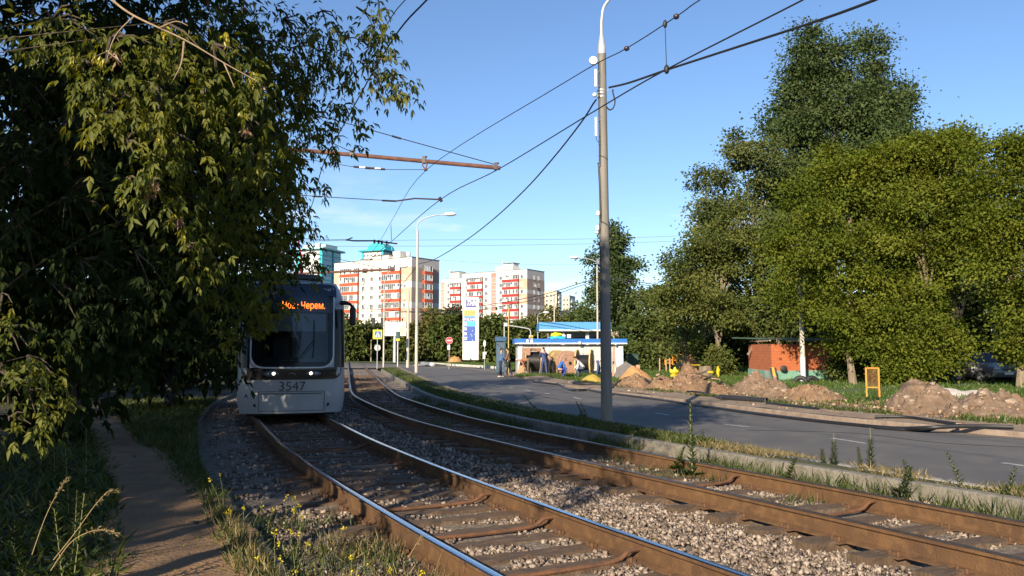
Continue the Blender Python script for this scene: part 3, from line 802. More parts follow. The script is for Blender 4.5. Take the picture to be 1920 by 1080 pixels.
for i, (px, yt, hw, Y, m, lab) in enumerate([
        (1215, 612, 40, 100, lf_bush, 'dark understorey tree right of the conical poplar foot'),
        (1290, 618, 40, 104, lf_bush, 'dark understorey tree far behind the trench barriers'),
        (1335, 610, 40, 98, lf_shaded, 'dark understorey tree behind the leaning willow stems'),
        (1380, 600, 45, 84, lf_shaded, 'dark understorey tree beyond the yellow tarps'),
        (1452, 585, 50, 72, lf_shaded, 'dark understorey tree just behind the shed roof'),
        (1575, 560, 75, 66, lf_shaded, 'dark understorey tree right of the concrete lamp pole'),
        (1690, 560, 70, 62, lf_shaded, 'dark understorey tree beyond the orange barrier'),
        (1800, 520, 75, 66, lf_shaded, 'dark understorey tree behind the parked cars'),
        (1915, 520, 80, 62, lf_shaded, 'dark understorey tree at the right frame edge')]):
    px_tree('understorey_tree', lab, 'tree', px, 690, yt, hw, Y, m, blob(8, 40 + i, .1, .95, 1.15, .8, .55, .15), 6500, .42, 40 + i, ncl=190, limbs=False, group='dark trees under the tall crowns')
for i, (px, yt, hw, Y, m, lab) in enumerate([(1690, 628, 40, 37, lf_maple, 'leafy maple shrub between the orange barrier and the nearest trunk'), (1592, 652, 24, 41.5, lf_bush, 'dark leafy shrub at the right end of the red shed'),
        (1345, 655, 26, 52, lf_olive, 'olive shrub around the willow foot by the yellow tarps')]):
    px_tree('leafy_shrub', lab, 'shrub', px, 706, yt, hw, Y, m, blob(7, 140 + i, .14, .88, 1.0, .8, .5, .18), 5200, .15, 140 + i, ncl=90, limbs=False, cr=.3, shell=.5)
# ---------------------------------------------------------------- band of trees before the apartment blocks
BT = [(655, 598, 24, 118, lf_bush, 'rounded dark tree directly right of the tram mirror'),
      (690, 606, 22, 122, lf_bush, 'dark tree behind the pedestrian crossing sign'),
      (728, 612, 24, 126, lf_bush, 'dark bushy tree under the left half of the billboard'),
      (762, 622, 22, 120, lf_bush, 'low dark tree under the right end of the billboard'),
      (806, 586, 30, 118, lf_brown, 'brownish tree between two lamp posts in front of the shaded gable'),
      (838, 600, 24, 114, lf_bush, 'mid green tree above the bus shelter'),
      (851, 576, 24, 145, lf_shaded, 'almost black tree left of the price sign'),
      (886, 604, 20, 122, lf_bush, 'green tree directly behind the price sign'),
      (912, 600, 26, 105, lf_bush, 'dense green tree touching the right side of the price sign'),
      (945, 603, 24, 118, lf_bush, 'green tree behind the blue booth'),
      (980, 606, 24, 124, lf_bush, 'green tree left of the blue canopy'),
      (1000, 592, 22, 150, lf_brown, 'brownish tree at the foot of the shaded gable of the right block'),
      (1038, 584, 26, 140, lf_brown, 'brownish tree above the blue canopy'),
      (1075, 588, 24, 132, lf_bush, 'green tree above the right part of the blue canopy'),
      (1096, 574, 20, 150, lf_bush, 'green tree top just left of the conical poplar')]
for i, (px, yt, hw, Y, m, lab) in enumerate(BT):
    px_tree('park_tree', lab, 'tree', px, 672, yt, hw, Y, m, blob(8, 60 + i, .12, .93, 1.0, .7, .55, .15), 4200, .55, 60 + i, ncl=150, limbs=False, cr=.62, group='trees in front of the apartment blocks')

# ---------------------------------------------------------------- left-hand side: box elders over the path
def sprays(P, dirs, size, g, leaflets=5):
    """pinnate leaves: a stalk with leaflets, hanging"""
    n = len(P); down = np.tile(np.array([[0, 0, -1.0]]), (n, 1))
    ax = unit(dirs); side = unit(np.cross(ax, down + g.normal(size=(n, 3)) * .25)); up = unit(np.cross(side, ax))
    Ps = []; Ds = []; Ns = []; Ls = []
    spec = [(.55, 1, .8), (.55, -1, .8), (.85, 1, .95), (.85, -1, .95), (1.0, 0, 1.15)][:leaflets] if leaflets == 5 else [(.75, 1, .95), (.75, -1, .95), (1.0, 0, 1.15)]
    for (t, s, l) in spec:
        base = P + ax * size[:, None] * t
        d = unit(ax * (1.0 if s == 0 else .55) + side * s * .85 + down * (.35 + .5 * g.random((n, 1))) + g.normal(size=(n, 3)) * .18)
        Ps.append(base); Ds.append(d); Ns.append(unit(up * -1 * np.sign(up[:, 2:3] + 1e-6) * -1 + g.normal(size=(n, 3)) * .35)); Ls.append(size * .95 * l * (.8 + .4 * g.random(n)))
    return np.concatenate(Ps), np.concatenate(Ds), np.concatenate(Ns), np.concatenate(Ls)


def hang_tree(name, label, base, htop, r0, lobes, seed, mat, leafsize, perlobe_density, twigs=True, barkm=None, keys=0, dry=0, lf=3, tw=.37, lean=(0, 0), limbtop=8, lfr=.11, lsc=1.0):
    """lobes: (px, py, Y, r_px) balls of hanging sprays at real depth"""
    g = rng(seed)
    t = thing(name, label, 'tree', base)
    pl = np.array(base); AP = []; AD = []; AN = []; AL = []; val = []
    lim = []; tw_ = []
    for (px, py, Y, rp) in lobes:
        c = np.array(D(px, py, Y)); r = rp * Y / F * lsc
        n = int(perlobe_density * r * r * (1 if rp > 20 else 1.6))
        k = max(3, n // 9)
        tc = c + unit(g.normal(size=(k, 3))) * (g.random((k, 1)) ** .45) * r * np.array([1, 1, .9])      # twig ends
        hv = unit((tc - c) * .5 / max(r, .01) + np.array([.10, -.1, -.75]) + g.normal(size=tc.shape) * .25); hl = (leafsize * 2.2 + r * .28) * (.6 + .8 * g.random((k, 1)))
        tt = np.tile(np.linspace(0, 1, 9)[:, None], (k, 1))
        P = np.repeat(tc, 9, 0) + np.repeat(hv * hl, 9, 0) * tt + g.normal(size=(k * 9, 3)) * leafsize * .55
        d = unit((P - c) / max(r, .01) * .6 + g.normal(size=P.shape) * .55 + np.array([.12, 0, -.55]))
        sz = leafsize * (.6 + .7 * g.random(len(P)))
        a, b, cc, l = sprays(P, d, sz, g, lf)
        AP.append(a); AD.append(b); AN.append(cc); AL.append(l)
        v = np.repeat(g.random(k), 9) * .45 + g.random(k * 9) * .25 + .1 * g.random()
        val.append(np.tile(v, lf) + .2 * g.random(len(a)))
        lim.append((c, r))
        if twigs:
            ce = Vector(c) + Vector((-r * .5, .2 * r, r * .45))
            for q in tc[:max(3, min(14, k // 2))]:
                q = Vector(q); m = ce.lerp(q, .55) + Vector((0, 0, r * .16))
                tw_.append(([ce, m, q], [.007 + r * .005, .005 + r * .003, .002]))
    P = np.concatenate(AP); A = np.concatenate(AD); N = np.concatenate(AN); Ln = np.concatenate(AL); v = np.concatenate(val)
    V, Fi = leafgeo(P, A, N, Ln, Ln * tw, .2)
    npmesh('crown', V - pl, Fi, 3, mat, t, np.repeat(v, 2))
    # trunk with limbs reaching into the lobes
    lm = []
    order = sorted(lim, key=lambda q: -q[1])[:limbtop]
    for (c, r) in order:
        f = min(.95, max(.15, (c[2] - base[2]) / htop - .25)); lm.append((f, tuple(c + np.array([-r * .5, .2 * r, r * .45])), lfr))
    trunk(t, (base[0], base[1], base[2] - .3), (base[0] + lean[0], base[1] + lean[1], base[2] + htop), r0, lm, barkm or m_bark, seed, extra=tw_)
    for cnt, m, nm, s in ((keys, lf_key, 'seed_cluster', .035), (dry, lf_dry, 'dry_cluster', .04)):
        if not cnt: continue
        for i in range(cnt):
            (c, r) = lim[int(g.integers(len(lim)))]
            q = c + unit(g.normal(size=(1, 3)))[0] * r * .85 * np.array([1, 1, .8]); q[1] = c[1] - abs(q[1] - c[1])
            Q = np.tile(q, (16, 1)) + g.normal(size=(16, 3)) * np.array([.008, .008, .014])
            dd = unit(g.normal(size=Q.shape) * .4 + np.array([0, 0, -1])); nn = unit(g.normal(size=Q.shape) + np.array([0, -1, 0]))
            V, Fi = leafgeo(Q, dd, nn, s * (.8 + .5 * g.random(len(Q))), s * .38, .1)
            npmesh(nm, V - pl, Fi, 3, m, t, np.repeat(g.random(len(Q)), 2))
    return t


# nearest tree: branch reaching into the frame with sunlit leaves and seed clusters
T1 = hang_tree('box_elder_tree', 'nearest box elder with sunlit branch and yellow seed clusters', (-4.3, 2.6, -.1), 5.2, .14,
          [(120, 60, 3.9, 90), (230, 90, 3.8, 85), (330, 60, 3.9, 75), (420, 100, 3.9, 70), (300, 175, 3.7, 75), (210, 190, 3.8, 70), (400, 190, 3.9, 55), (470, 150, 3.9, 45),
           (330, 270, 3.8, 60), (250, 280, 3.7, 55), (200, 230, 3.8, 50), (300, 350, 3.8, 48), (250, 345, 3.8, 40), (330, 420, 3.9, 36), (360, 470, 4.1, 34), (470, 230, 4.2, 40), (490, 300, 4.3, 34), (170, 130, 3.7, 60)],
          101, lf_near, .048, 5200, keys=16, dry=6, limbtop=3, lfr=.06, lsc=.72)
mb = MB(); bo = Vector(T1.location)
for pts, r0_ in (([(150, -60, 3.6), (205, -5, 3.6), (252, 30, 3.55), (345, 74, 3.5), (420, 118, 3.5), (482, 152, 3.5)], .0065), ([(252, 30, 3.55), (220, 62, 3.5), (205, 95, 3.45), (200, 118, 3.4)], .004), ([(345, 78, 3.5), (340, 118, 3.45), (325, 150, 3.4)], .005), ([(420, 118, 3.5), (440, 165, 3.4)], .004), ([(205, 95, 3.45), (180, 105, 3.4)], .003), ([(200, 95, 3.45), (228, 118, 3.4)], .003), ([(300, 52, 3.52), (330, 40, 3.4), (352, 48, 3.35)], .004)):
    P = polyline([D(*q) - bo for q in pts], n=5); mb.tube(P, [r0_ * (1 - .75 * i / (len(P) - 1)) for i in range(len(P))], 6)
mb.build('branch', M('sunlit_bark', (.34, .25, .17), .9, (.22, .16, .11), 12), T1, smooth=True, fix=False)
hang_tree('box_elder_tree', 'low box elder sprays catching the sun at the left edge', (-4.9, 4.0, -.1), 3.4, .07,
          [(30, 640, 4.6, 60), (70, 690, 4.7, 50), (20, 720, 4.5, 55), (60, 750, 4.6, 40), (20, 570, 4.6, 45), (30, 800, 4.5, 35)],
          102, lf_near, .05, 2300, keys=1, dry=2, limbtop=4)
# second tree: reaches over the track, dark against the sky
hang_tree('box_elder_tree', 'box elder reaching over the near track against the sky', (-6.2, 7.6, -.1), 7.5, .17,
          [(560, 60, 7.2, 70), (630, 40, 7.0, 60), (690, 30, 6.9, 50), (725, 15, 6.8, 32), (500, 100, 7.3, 75), (570, 140, 7.4, 55), (620, 110, 7.2, 45), (660, 85, 7.0, 40), (690, 85, 6.9, 26), (715, 118, 6.8, 20), (735, 140, 6.7, 17), (757, 150, 6.7, 14), (700, 140, 6.8, 15),
           (450, 40, 7.4, 80), (380, 60, 7.6, 90), (510, 190, 7.6, 60), (560, 215, 7.5, 45), (600, 230, 7.4, 26), (632, 192, 7.4, 20), (655, 200, 7.4, 15), (610, 262, 7.4, 26), (640, 262, 7.4, 18), (540, 270, 7.6, 52), (480, 270, 7.7, 65), (560, 325, 7.8, 42), (510, 345, 7.8, 55), (450, 350, 7.9, 60),
           (540, 395, 8.2, 36), (490, 420, 8.2, 48), (430, 430, 8.3, 55), (520, 455, 8.4, 36), (555, 468, 8.4, 24), (585, 482, 8.4, 18), (540, 500, 8.4, 22), (470, 500, 8.4, 40), (480, 550, 8.4, 36), (440, 560, 8.5, 42), (450, 600, 8.5, 24), (492, 585, 8.5, 15), (418, 640, 8.5, 26),
           (520, 560, 8.3, 20), (500, 540, 8.3, 28), (400, 150, 8.0, 95), (330, 200, 8.2, 95), (360, 300, 8.2, 85), (360, 400, 8.4, 80), (380, 500, 8.5, 60)],
          103, lf_near, .068, 1350, keys=8, dry=3, limbtop=7)
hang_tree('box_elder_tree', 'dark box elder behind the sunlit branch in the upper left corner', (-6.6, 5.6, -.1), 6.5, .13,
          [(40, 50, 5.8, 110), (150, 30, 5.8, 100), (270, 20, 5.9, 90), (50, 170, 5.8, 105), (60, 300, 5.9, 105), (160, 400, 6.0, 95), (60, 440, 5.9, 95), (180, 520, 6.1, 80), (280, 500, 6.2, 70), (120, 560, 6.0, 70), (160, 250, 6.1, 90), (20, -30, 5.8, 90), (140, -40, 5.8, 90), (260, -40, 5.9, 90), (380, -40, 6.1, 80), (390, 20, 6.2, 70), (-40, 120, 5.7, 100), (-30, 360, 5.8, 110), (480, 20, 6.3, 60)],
          106, lf_shaded, .075, 900, keys=0, dry=4, limbtop=3, lfr=.08)
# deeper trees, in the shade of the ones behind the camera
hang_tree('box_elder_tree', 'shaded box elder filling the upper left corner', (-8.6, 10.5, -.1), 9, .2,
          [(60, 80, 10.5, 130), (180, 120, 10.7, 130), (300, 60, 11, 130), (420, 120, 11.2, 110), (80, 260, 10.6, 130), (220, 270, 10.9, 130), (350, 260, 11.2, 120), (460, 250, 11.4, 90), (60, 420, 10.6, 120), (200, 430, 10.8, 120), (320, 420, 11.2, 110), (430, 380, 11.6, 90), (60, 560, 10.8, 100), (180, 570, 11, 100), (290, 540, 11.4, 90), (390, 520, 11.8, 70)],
          104, lf_shaded, .14, 620, twigs=False, tw=.5, limbtop=7)
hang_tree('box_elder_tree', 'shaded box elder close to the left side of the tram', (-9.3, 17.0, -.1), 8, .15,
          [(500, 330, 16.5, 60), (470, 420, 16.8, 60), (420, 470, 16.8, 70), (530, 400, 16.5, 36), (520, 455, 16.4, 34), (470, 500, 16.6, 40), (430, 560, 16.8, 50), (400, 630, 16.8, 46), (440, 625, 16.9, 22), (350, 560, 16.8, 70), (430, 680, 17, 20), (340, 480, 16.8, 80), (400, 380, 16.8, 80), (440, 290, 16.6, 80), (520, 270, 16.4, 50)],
          105, lf_shaded, .15, 330, twigs=False, tw=.5, limbtop=6)
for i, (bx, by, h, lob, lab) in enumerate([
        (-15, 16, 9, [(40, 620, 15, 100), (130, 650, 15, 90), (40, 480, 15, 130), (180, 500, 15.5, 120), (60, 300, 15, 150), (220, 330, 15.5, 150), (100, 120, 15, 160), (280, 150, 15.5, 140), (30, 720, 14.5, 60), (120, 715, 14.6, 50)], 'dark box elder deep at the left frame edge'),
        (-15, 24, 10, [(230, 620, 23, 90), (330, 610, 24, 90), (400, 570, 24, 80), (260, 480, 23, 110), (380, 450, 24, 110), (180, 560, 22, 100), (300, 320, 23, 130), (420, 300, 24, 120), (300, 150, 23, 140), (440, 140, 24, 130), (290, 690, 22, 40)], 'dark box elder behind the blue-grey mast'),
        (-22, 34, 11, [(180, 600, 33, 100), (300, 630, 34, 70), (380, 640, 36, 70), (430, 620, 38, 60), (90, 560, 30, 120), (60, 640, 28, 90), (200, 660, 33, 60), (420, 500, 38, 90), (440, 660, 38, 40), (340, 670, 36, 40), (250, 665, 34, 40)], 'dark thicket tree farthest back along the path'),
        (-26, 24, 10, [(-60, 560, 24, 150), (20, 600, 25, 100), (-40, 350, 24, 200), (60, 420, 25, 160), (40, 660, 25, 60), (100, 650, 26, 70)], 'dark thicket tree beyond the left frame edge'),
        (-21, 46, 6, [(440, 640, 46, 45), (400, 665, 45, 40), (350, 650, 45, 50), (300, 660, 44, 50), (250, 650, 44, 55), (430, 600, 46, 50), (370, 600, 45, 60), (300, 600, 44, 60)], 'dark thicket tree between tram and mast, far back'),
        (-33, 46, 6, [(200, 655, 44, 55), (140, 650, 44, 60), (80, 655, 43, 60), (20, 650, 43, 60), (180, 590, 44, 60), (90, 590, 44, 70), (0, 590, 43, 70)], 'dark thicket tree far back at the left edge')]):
    hang_tree('thicket_tree', lab, (bx, by, -.1), h, .14, lob, 110 + i, lf_shaded, .26, 120, twigs=False, tw=.55, limbtop=5)
# trees behind the camera: only their shade falls into the picture
def shade_tree(label, base, lobes, n, seed, leaf=.22, mat=lf_bush):
    t = thing('box_elder_tree', label, 'tree', base)
    crown(t, lobes, mat, max(20, n // 40), 40, leaf, .34, seed, .3, .35)
    trunk(t, (base[0], base[1], base[2] - .2), (base[0], base[1], max(l[0][2] for l in lobes)), .15, [(.5, l[0], .3) for l in lobes[:5]], m_bark, seed)
shade_tree('box elder left of the camera, out of the frame, shading the track ahead', (-4.9, 3.1, -.1), [((-4.4, 3.0, 6.2), (1.7, 1.8, 2.9)), ((-3.2, 5.0, 7.4), (1.4, 1.5, 1.9)), ((-6.2, 3.6, 5.6), (1.5, 1.6, 1.9)), ((-4.6, 5.6, 6.6), (1.6, 1.4, 2.0)), ((-6.4, 4.6, 7.6), (1.8, 1.8, 2.0))], 26000, 120, .2)
shade_tree('box elder left of the camera, out of the frame, shading the thicket', (-11.8, 2.5, -.1), [((-12, 3.5, 7), (3.5, 3.5, 4)), ((-10, 0, 5), (2.6, 2.6, 2.7)), ((-9.3, 3.8, 5.6), (2.3, 2.3, 3)), ((-14.5, -1, 6), (3, 3, 4)), ((-16, 6, 6), (3.5, 3.5, 5)), ((-9, 6.5, 8), (2.2, 2.2, 2.2))], 34000, 121, .26)
shade_tree('box elder farther behind the camera on the path side', (-11.8, -9, -.1), [((-12, -8, 8), (2.8, 2.8, 3)), ((-14, -9, 6), (3, 3, 4))], 9000, 122)
shade_tree('tree behind the camera whose trunk and crown shade the road', (2.2, -11.5, -.1), [((2.2, -11, 8.2), (2.2, 2.2, 1.8)), ((4.0, -12, 7.4), (1.8, 1.8, 1.5)), ((5.6, -11, 8.4), (1.8, 1.8, 1.6)), ((3.4, -12.5, 9.6), (1.8, 1.8, 1.4))], 5000, 123)
# ================================================================ the tram
m_tw = M('tram_grey_paint', (.36, .37, .39), .32, (.31, .32, .34), 1.2, spec=.5, bump=.03, bscale=5)
m_tb = M('tram_black_panel', (.010, .011, .014), .10, spec=.28)
m_tn = M('tram_navy_panel', (.018, .028, .05), .3, spec=.5)
m_trim = M('tram_white_trim', (.62, .63, .64), .3)
m_dark = M('underframe_black', (.012, .012, .012), .8)
m_rub = M('rubber_black', (.02, .02, .022), .6)
m_int = M('cab_interior', (.03, .032, .036), .8, (.05, .05, .055), 3)
m_blind = M('cab_blind', (.36, .38, .40), .8)
m_glass = glassmat('windscreen_glass', (.60, .65, .68), .0, .01)
m_num = M('number_decal', (.03, .035, .05), .5)
m_led = emit('led_orange', (1.0, .17, .02), 2.2)
m_lamp = emit('headlamp_lit', (1.0, .78, .58), 5.0)
m_lens = M('lamp_lens', (.10, .10, .11), .1)
m_panto = M('pantograph_red', (.42, .04, .12), .5)
m_steel = M('galvanised_steel', (.42, .43, .43), .45, (.33, .34, .34), 6, metal=.6)
cen = offset(LL, .795, 0)
pf = at_y(cen, 19.25)
tram = thing('tram', 'grey tram with black front, orange destination lights and number 3547', 'tram', (pf.x - .03, pf.y, 0), R(16.5))
def hw(z):
    if z < .35: return 1.20 + .06 * (z - .1) / .25
    if z < 2.55: return 1.26 - .02 * max(0, z - 1.6)
    return 1.24 - .20 * ((z - 2.55) / .75) ** 2.2
def yf(x, z):
    a = min(1, abs(x) / hw(z))
    y = .16 * a ** 2 + .20 * a ** 6 + .45 * max(0, a - .9) ** 2 * 20
    y += max(0, z - 1.15) * .10 + max(0, z - 2.75) ** 2 * .5 + .10 * max(0, .55 - z) ** 1.3
    return y
WX, WZ0, WZ1 = .84, 1.32, 2.52
xs = [-1, -.985, -.95, -.9, -.82, -.74]; Z = [.10, .16, .28, .45, .7, .9, 1.1, 1.32, 1.6, 1.9, 2.2, 2.52, 2.7, 2.85, 3.0, 3.12, 3.22, 3.28]
def shell():
    v = []; f = []
    fx = sorted(set([-1, -.99, -.97, -.94, -.9, -.85, -.78, -WX / 1.25, -.5, -.3, 0, .3, .5, WX / 1.25, .78, .85, .9, .94, .97, .99, 1]))
    ys = [8.6, 6, 4, 2.4, 1.6]
    cols = len(fx) + 2 * len(ys)
    for z in Z:
        h = hw(z)
        row = [(-h, y, z) for y in ys] + [(x * h if abs(abs(x) - WX / 1.25) > 1e-6 else math.copysign(WX, x), 0, z) for x in fx] + [(h, y, z) for y in reversed(ys)]
        row = [(x, y if i < len(ys) or i >= len(ys) + len(fx) else yf(x, z), z) for i, (x, y, z) in enumerate(row)]
        v += row
    for j in range(len(Z) - 1):
        for i in range(cols - 1):
            a = j * cols + i; cx = (v[a][0] + v[a + 1][0]) / 2; cz = (Z[j] + Z[j + 1]) / 2
            front = len(ys) <= i < len(ys) + len(fx) - 1
            if front and abs(cx) < WX and WZ0 < cz < WZ1: continue
            f.append((a, a + 1, a + cols + 1, a + cols))
    t = (len(Z) - 1) * cols
    # roof: crown strip
    n0 = len(v)
    for i in range(cols):
        x, y, z = v[t + i]; v.append((x * .55, y + (.25 if i >= len(ys) and i < cols - len(ys) else 0), 3.36))
    for i in range(cols - 1): f.append((t + i, t + i + 1, n0 + i + 1, n0 + i))
    f.append(tuple(n0 + i for i in range(cols)))
    f.append(tuple(reversed([j * cols for j in range(len(Z))])) + tuple(j * cols + cols - 1 for j in range(len(Z))))
    return MB().add(v, f)
shell().build('body', m_tw, tram, smooth=35, fix=True)
def panel(name, z0, z1, xl, xr, off, mat, parent=None, nz=10, nx=14, sm=True):
    mb = MB()
    def f(u, v):
        z = z0 + (z1 - z0) * v; a = xl(z) if callable(xl) else xl; b = xr(z) if callable(xr) else xr
        x = a + (b - a) * u
        return Vector((x, yf(x, z) - off, z))
    mb.grid(f, nx, nz)
    o = mb.build(name, mat, parent or tram, smooth=sm, fix=False)
    return o
def rnd(w, z0, z1, rb=.25, rt=0.0):
    def f(z):
        d = 0
        if z - z0 < rb: t = 1 - (z - z0) / rb; d = rb * (1 - math.sqrt(max(0, 1 - t * t)))
        if rt and z1 - z < rt: t = 1 - (z1 - z) / rt; d = max(d, rt * (1 - math.sqrt(max(0, 1 - t * t))))
        return w - d
    return f
def sym(name, z0, z1, w, off, mat, rb=.2, rt=0, parent=None, nz=16):
    r = rnd(w, z0, z1, rb, rt)
    return panel(name, z0, z1, lambda z: -r(z), lambda z: r(z), off, mat, parent, nz)
# black mask as pieces round the windscreen opening
def side_pair(name, z0, z1, a, b, off, mat, nz=12, nx=6, parent=None):
    for s in (-1, 1):
        fa = (lambda z: s * (a(z) if callable(a) else a)); fb = (lambda z: s * (b(z) if callable(b) else b))
        panel(name, z0, z1, (fa if s > 0 else fb), (fb if s > 0 else fa), off, mat, parent, nz, nx)
lamp_strip = sym('lamp_panel', .90, 1.19, 1.17, .006, m_tb, rb=.22)
side_pair('corner_window', 1.19, 2.62, .985, lambda z: hw(z) - .015, .006, m_tb, 14, 8)
w1 = rnd(.985, 1.17, 2.93, .30); w2 = rnd(.950, 1.205, 2.95, .28)
side_pair('white_trim', 1.322, 2.92, .838, w1, .010, m_trim, 20, 4)
panel('white_trim', 1.17, 1.322, lambda z: -w1(z), w1, .010, m_trim, None, 8, 24)
side_pair('windscreen_surround', 1.322, 2.95, .836, w2, .014, m_tb, 20, 4)
panel('windscreen_surround', 1.205, 1.323, lambda z: -w2(z), w2, .014, m_tb, None, 8, 24)
disp = panel('destination_display', 2.518, 2.90, -.94, .94, .016, M('display_glass', (.022, .034, .045), .18), None, 6, 16)
sym('header_panel', 2.90, 3.24, 1.03, .007, m_tn, rb=.001, rt=.12)
ws = panel('windscreen', WZ0, WZ1, -WX, WX, .002, m_glass, None, 12, 16)
# cab behind the glass
mb = MB(); mb.box((0, 1.55, 1.9), (1.9, .04, 1.5)); mb.box((-.98, .9, 1.9), (.04, 1.2, 1.5)); mb.box((.98, .9, 1.9), (.04, 1.2, 1.5)); mb.box((0, .9, 1.24), (1.9, 1.2, .04)); mb.box((0, .9, 2.60), (1.9, 1.2, .04))
mb.build('cab_wall', m_int, tram)
MB().box((0, .52, 1.36), (1.5, .4, .16), bev=.05).build('dashboard', m_int, tram)
mb = MB(); mb.box((-.25, 1.15, 1.6), (.5, .12, .75), bev=.05); mb.box((-.25, 1.1, 2.08), (.28, .1, .2), bev=.04); mb.build('driver_seat', m_rub, tram)
panel('sun_blind', 2.06, 2.5, -.80, .78, -.06, m_blind, None, 3, 10)
# lamps
for s in (-1, 1):
    y = yf(.42, 1.05)
    mb = MB(); mb.ell((s * .47, y - .0, 1.04), (.20, .03, .075), 20, 10)
    hl = mb.build('headlight', m_lens, tram, smooth=True)
    MB().ell((s * .43, y - .03, 1.05), (.034, .02, .034), 14, 8).build('lit_lamp', m_lamp, hl, smooth=True)
    MB().ell((s * .56, y - .02, 1.04), (.035, .02, .035), 14, 8).build('side_lamp', M('lens_grey', (.3, .3, .3), .15), hl, smooth=True)
    MB().cyl((s * .84, yf(.84, .30) - .004, .30), (s * .84, yf(.84, .30) + .05, .30), .045, n=14).build('tow_cover', m_rub, tram)
mb = MB(); mb.tube([(-.09, yf(0, 1.03) - .012, 1.035), (-.02, yf(0, 1.03) - .012, 1.06), (.04, yf(0, 1.03) - .012, 1.05), (.09, yf(0, 1.03) - .012, 1.0)], [.004, .009, .009, .004], 6)
mb.build('emblem', m_steel, tram, smooth=True)
text_mesh('fleet_number', '3547', .31, m_num, tram, (0, yf(.0, .74) - .010, .735), (PI / 2, 0, 0), sx=1.02, ext=.003)
text_mesh('roof_number', '3547', .10, m_trim, tram, (.80, yf(.8, 3.1) - .012, 3.09), (PI / 2 + .1, 0, .12), ext=.002)
text_mesh('destination_text', 'Нов.: Черем.', .235, m_led, disp, (.235, yf(.2, 2.7) - .030, 2.685), (PI / 2 - .1, 0, .02), sx=.72, ext=.002)
# service flap: thin dark joint lines
mb = MB()
for (x0, z0, x1, z1) in ((-.76, .62, .76, .62), (-.76, .16, .76, .16), (-.76, .16, -.76, .62), (.76, .16, .76, .62)):
    P = []
    for k in range(9):
        t = k / 8; x = x0 + (x1 - x0) * t; z = z0 + (z1 - z0) * t; P.append((x, yf(x, z) - .001, z))
    mb.tube(P, .006, 5)
mb.build('flap_joint', m_rub, tram)
mb = MB(); mb.tube([(x, yf(x, .57) - .006, .57) for x in (-.7, -.3, 0, .3, .7)], .010, 5); mb.build('flap_handle', m_num, tram)
# wiper
mb = MB(); Y = lambda x, z: yf(x, z) - .03
mb.tube([(.06, Y(.06, 1.33), 1.31), (.50, Y(.5, 1.9) - .02, 1.86)], .012, 6); mb.tube([(.12, Y(.12, 1.33), 1.31), (.52, Y(.52, 1.9) - .02, 1.80)], .008, 6)
mb.tube([(.47, Y(.47, 1.42), 1.42), (.50, Y(.5, 1.86) - .01, 1.86), (.49, Y(.49, 2.34), 2.34)], .012, 6); mb.build('wiper', m_rub, tram)
# mirrors
for s in (-1, 1):
    mb = MB(); mb.tube(polyline([(s * 1.14, .34, 2.78), (s * 1.30, .16, 2.76), (s * 1.40, .10, 2.66), (s * 1.41, .10, 2.5)], n=4), [.055] * 4 + [.04] * 9, 8)
    arm = mb.build('mirror_arm', m_rub, tram, smooth=True)
    MB().box((s * 1.41, .11, 2.44), (.15, .10, .46), bev=.045).build('mirror', m_rub, arm, smooth=30)
# side windows, skirt, roof gear, wheels
for s in (-1, 1):
    mb = MB(); mb.box((s * 1.262, 5.1, 1.95), (.012, 6.6, 1.25)); mb.build('side_glazing', m_tb, tram)
MB().box((0, 4.6, .12), (2.1, 7.6, .24)).build('underframe', m_dark, tram)
mb = MB(); mb.box((0, 3.6, 3.45), (1.5, 3.6, .22), bev=.05); mb.build('roof_box', m_tn, tram)
mb = MB(); mb.box((-.05, 1.0, 3.42), (1.4, .9, .14), bev=.04); mb.build('roof_box', m_tn, tram)
for y in (2.2, 3.9):
    mb = MB()
    for s in (-1, 1): mb.cyl((s * .70, y, .30), (s * .82, y, .30), .30, n=20)
    mb.cyl((-.8, y, .30), (.8, y, .30), .06); mb.build('wheelset', m_dark, tram)
mb = MB(); mb.box((0, .55, .17), (2.0, .5, .16)); mb.build('coupler_guard', m_dark, tram)
# pantograph
base = (0, 6.3, 3.5); pz = 5.56
mb = MB()
for s in (-.35, .35): mb.tube([(s, 7.2, 3.62), (s * .9, 5.6, 4.55)], .035, 8)
for s in (-.3, .3): mb.tube([(s, 5.6, 4.55), (s * .6, 6.8, pz - .06)], .03, 8)
mb.tube([(-.36, 5.6, 4.55), (.36, 5.6, 4.55)], .03, 8); mb.box((0, 6.9, 3.58), (1.0, 1.3, .08))
pg = mb.build('pantograph', m_panto, tram, smooth=35)
mb = MB()
for dy in (-.16, .16):
    mb.tube(polyline([(-.85, 6.8 + dy, pz - .22), (-.72, 6.8 + dy, pz - .02), (-.5, 6.8 + dy, pz), (.5, 6.8 + dy, pz), (.72, 6.8 + dy, pz - .02), (.85, 6.8 + dy, pz - .22)], n=4), .022, 6)
mb.build('collector_head', m_steel, pg, smooth=True)
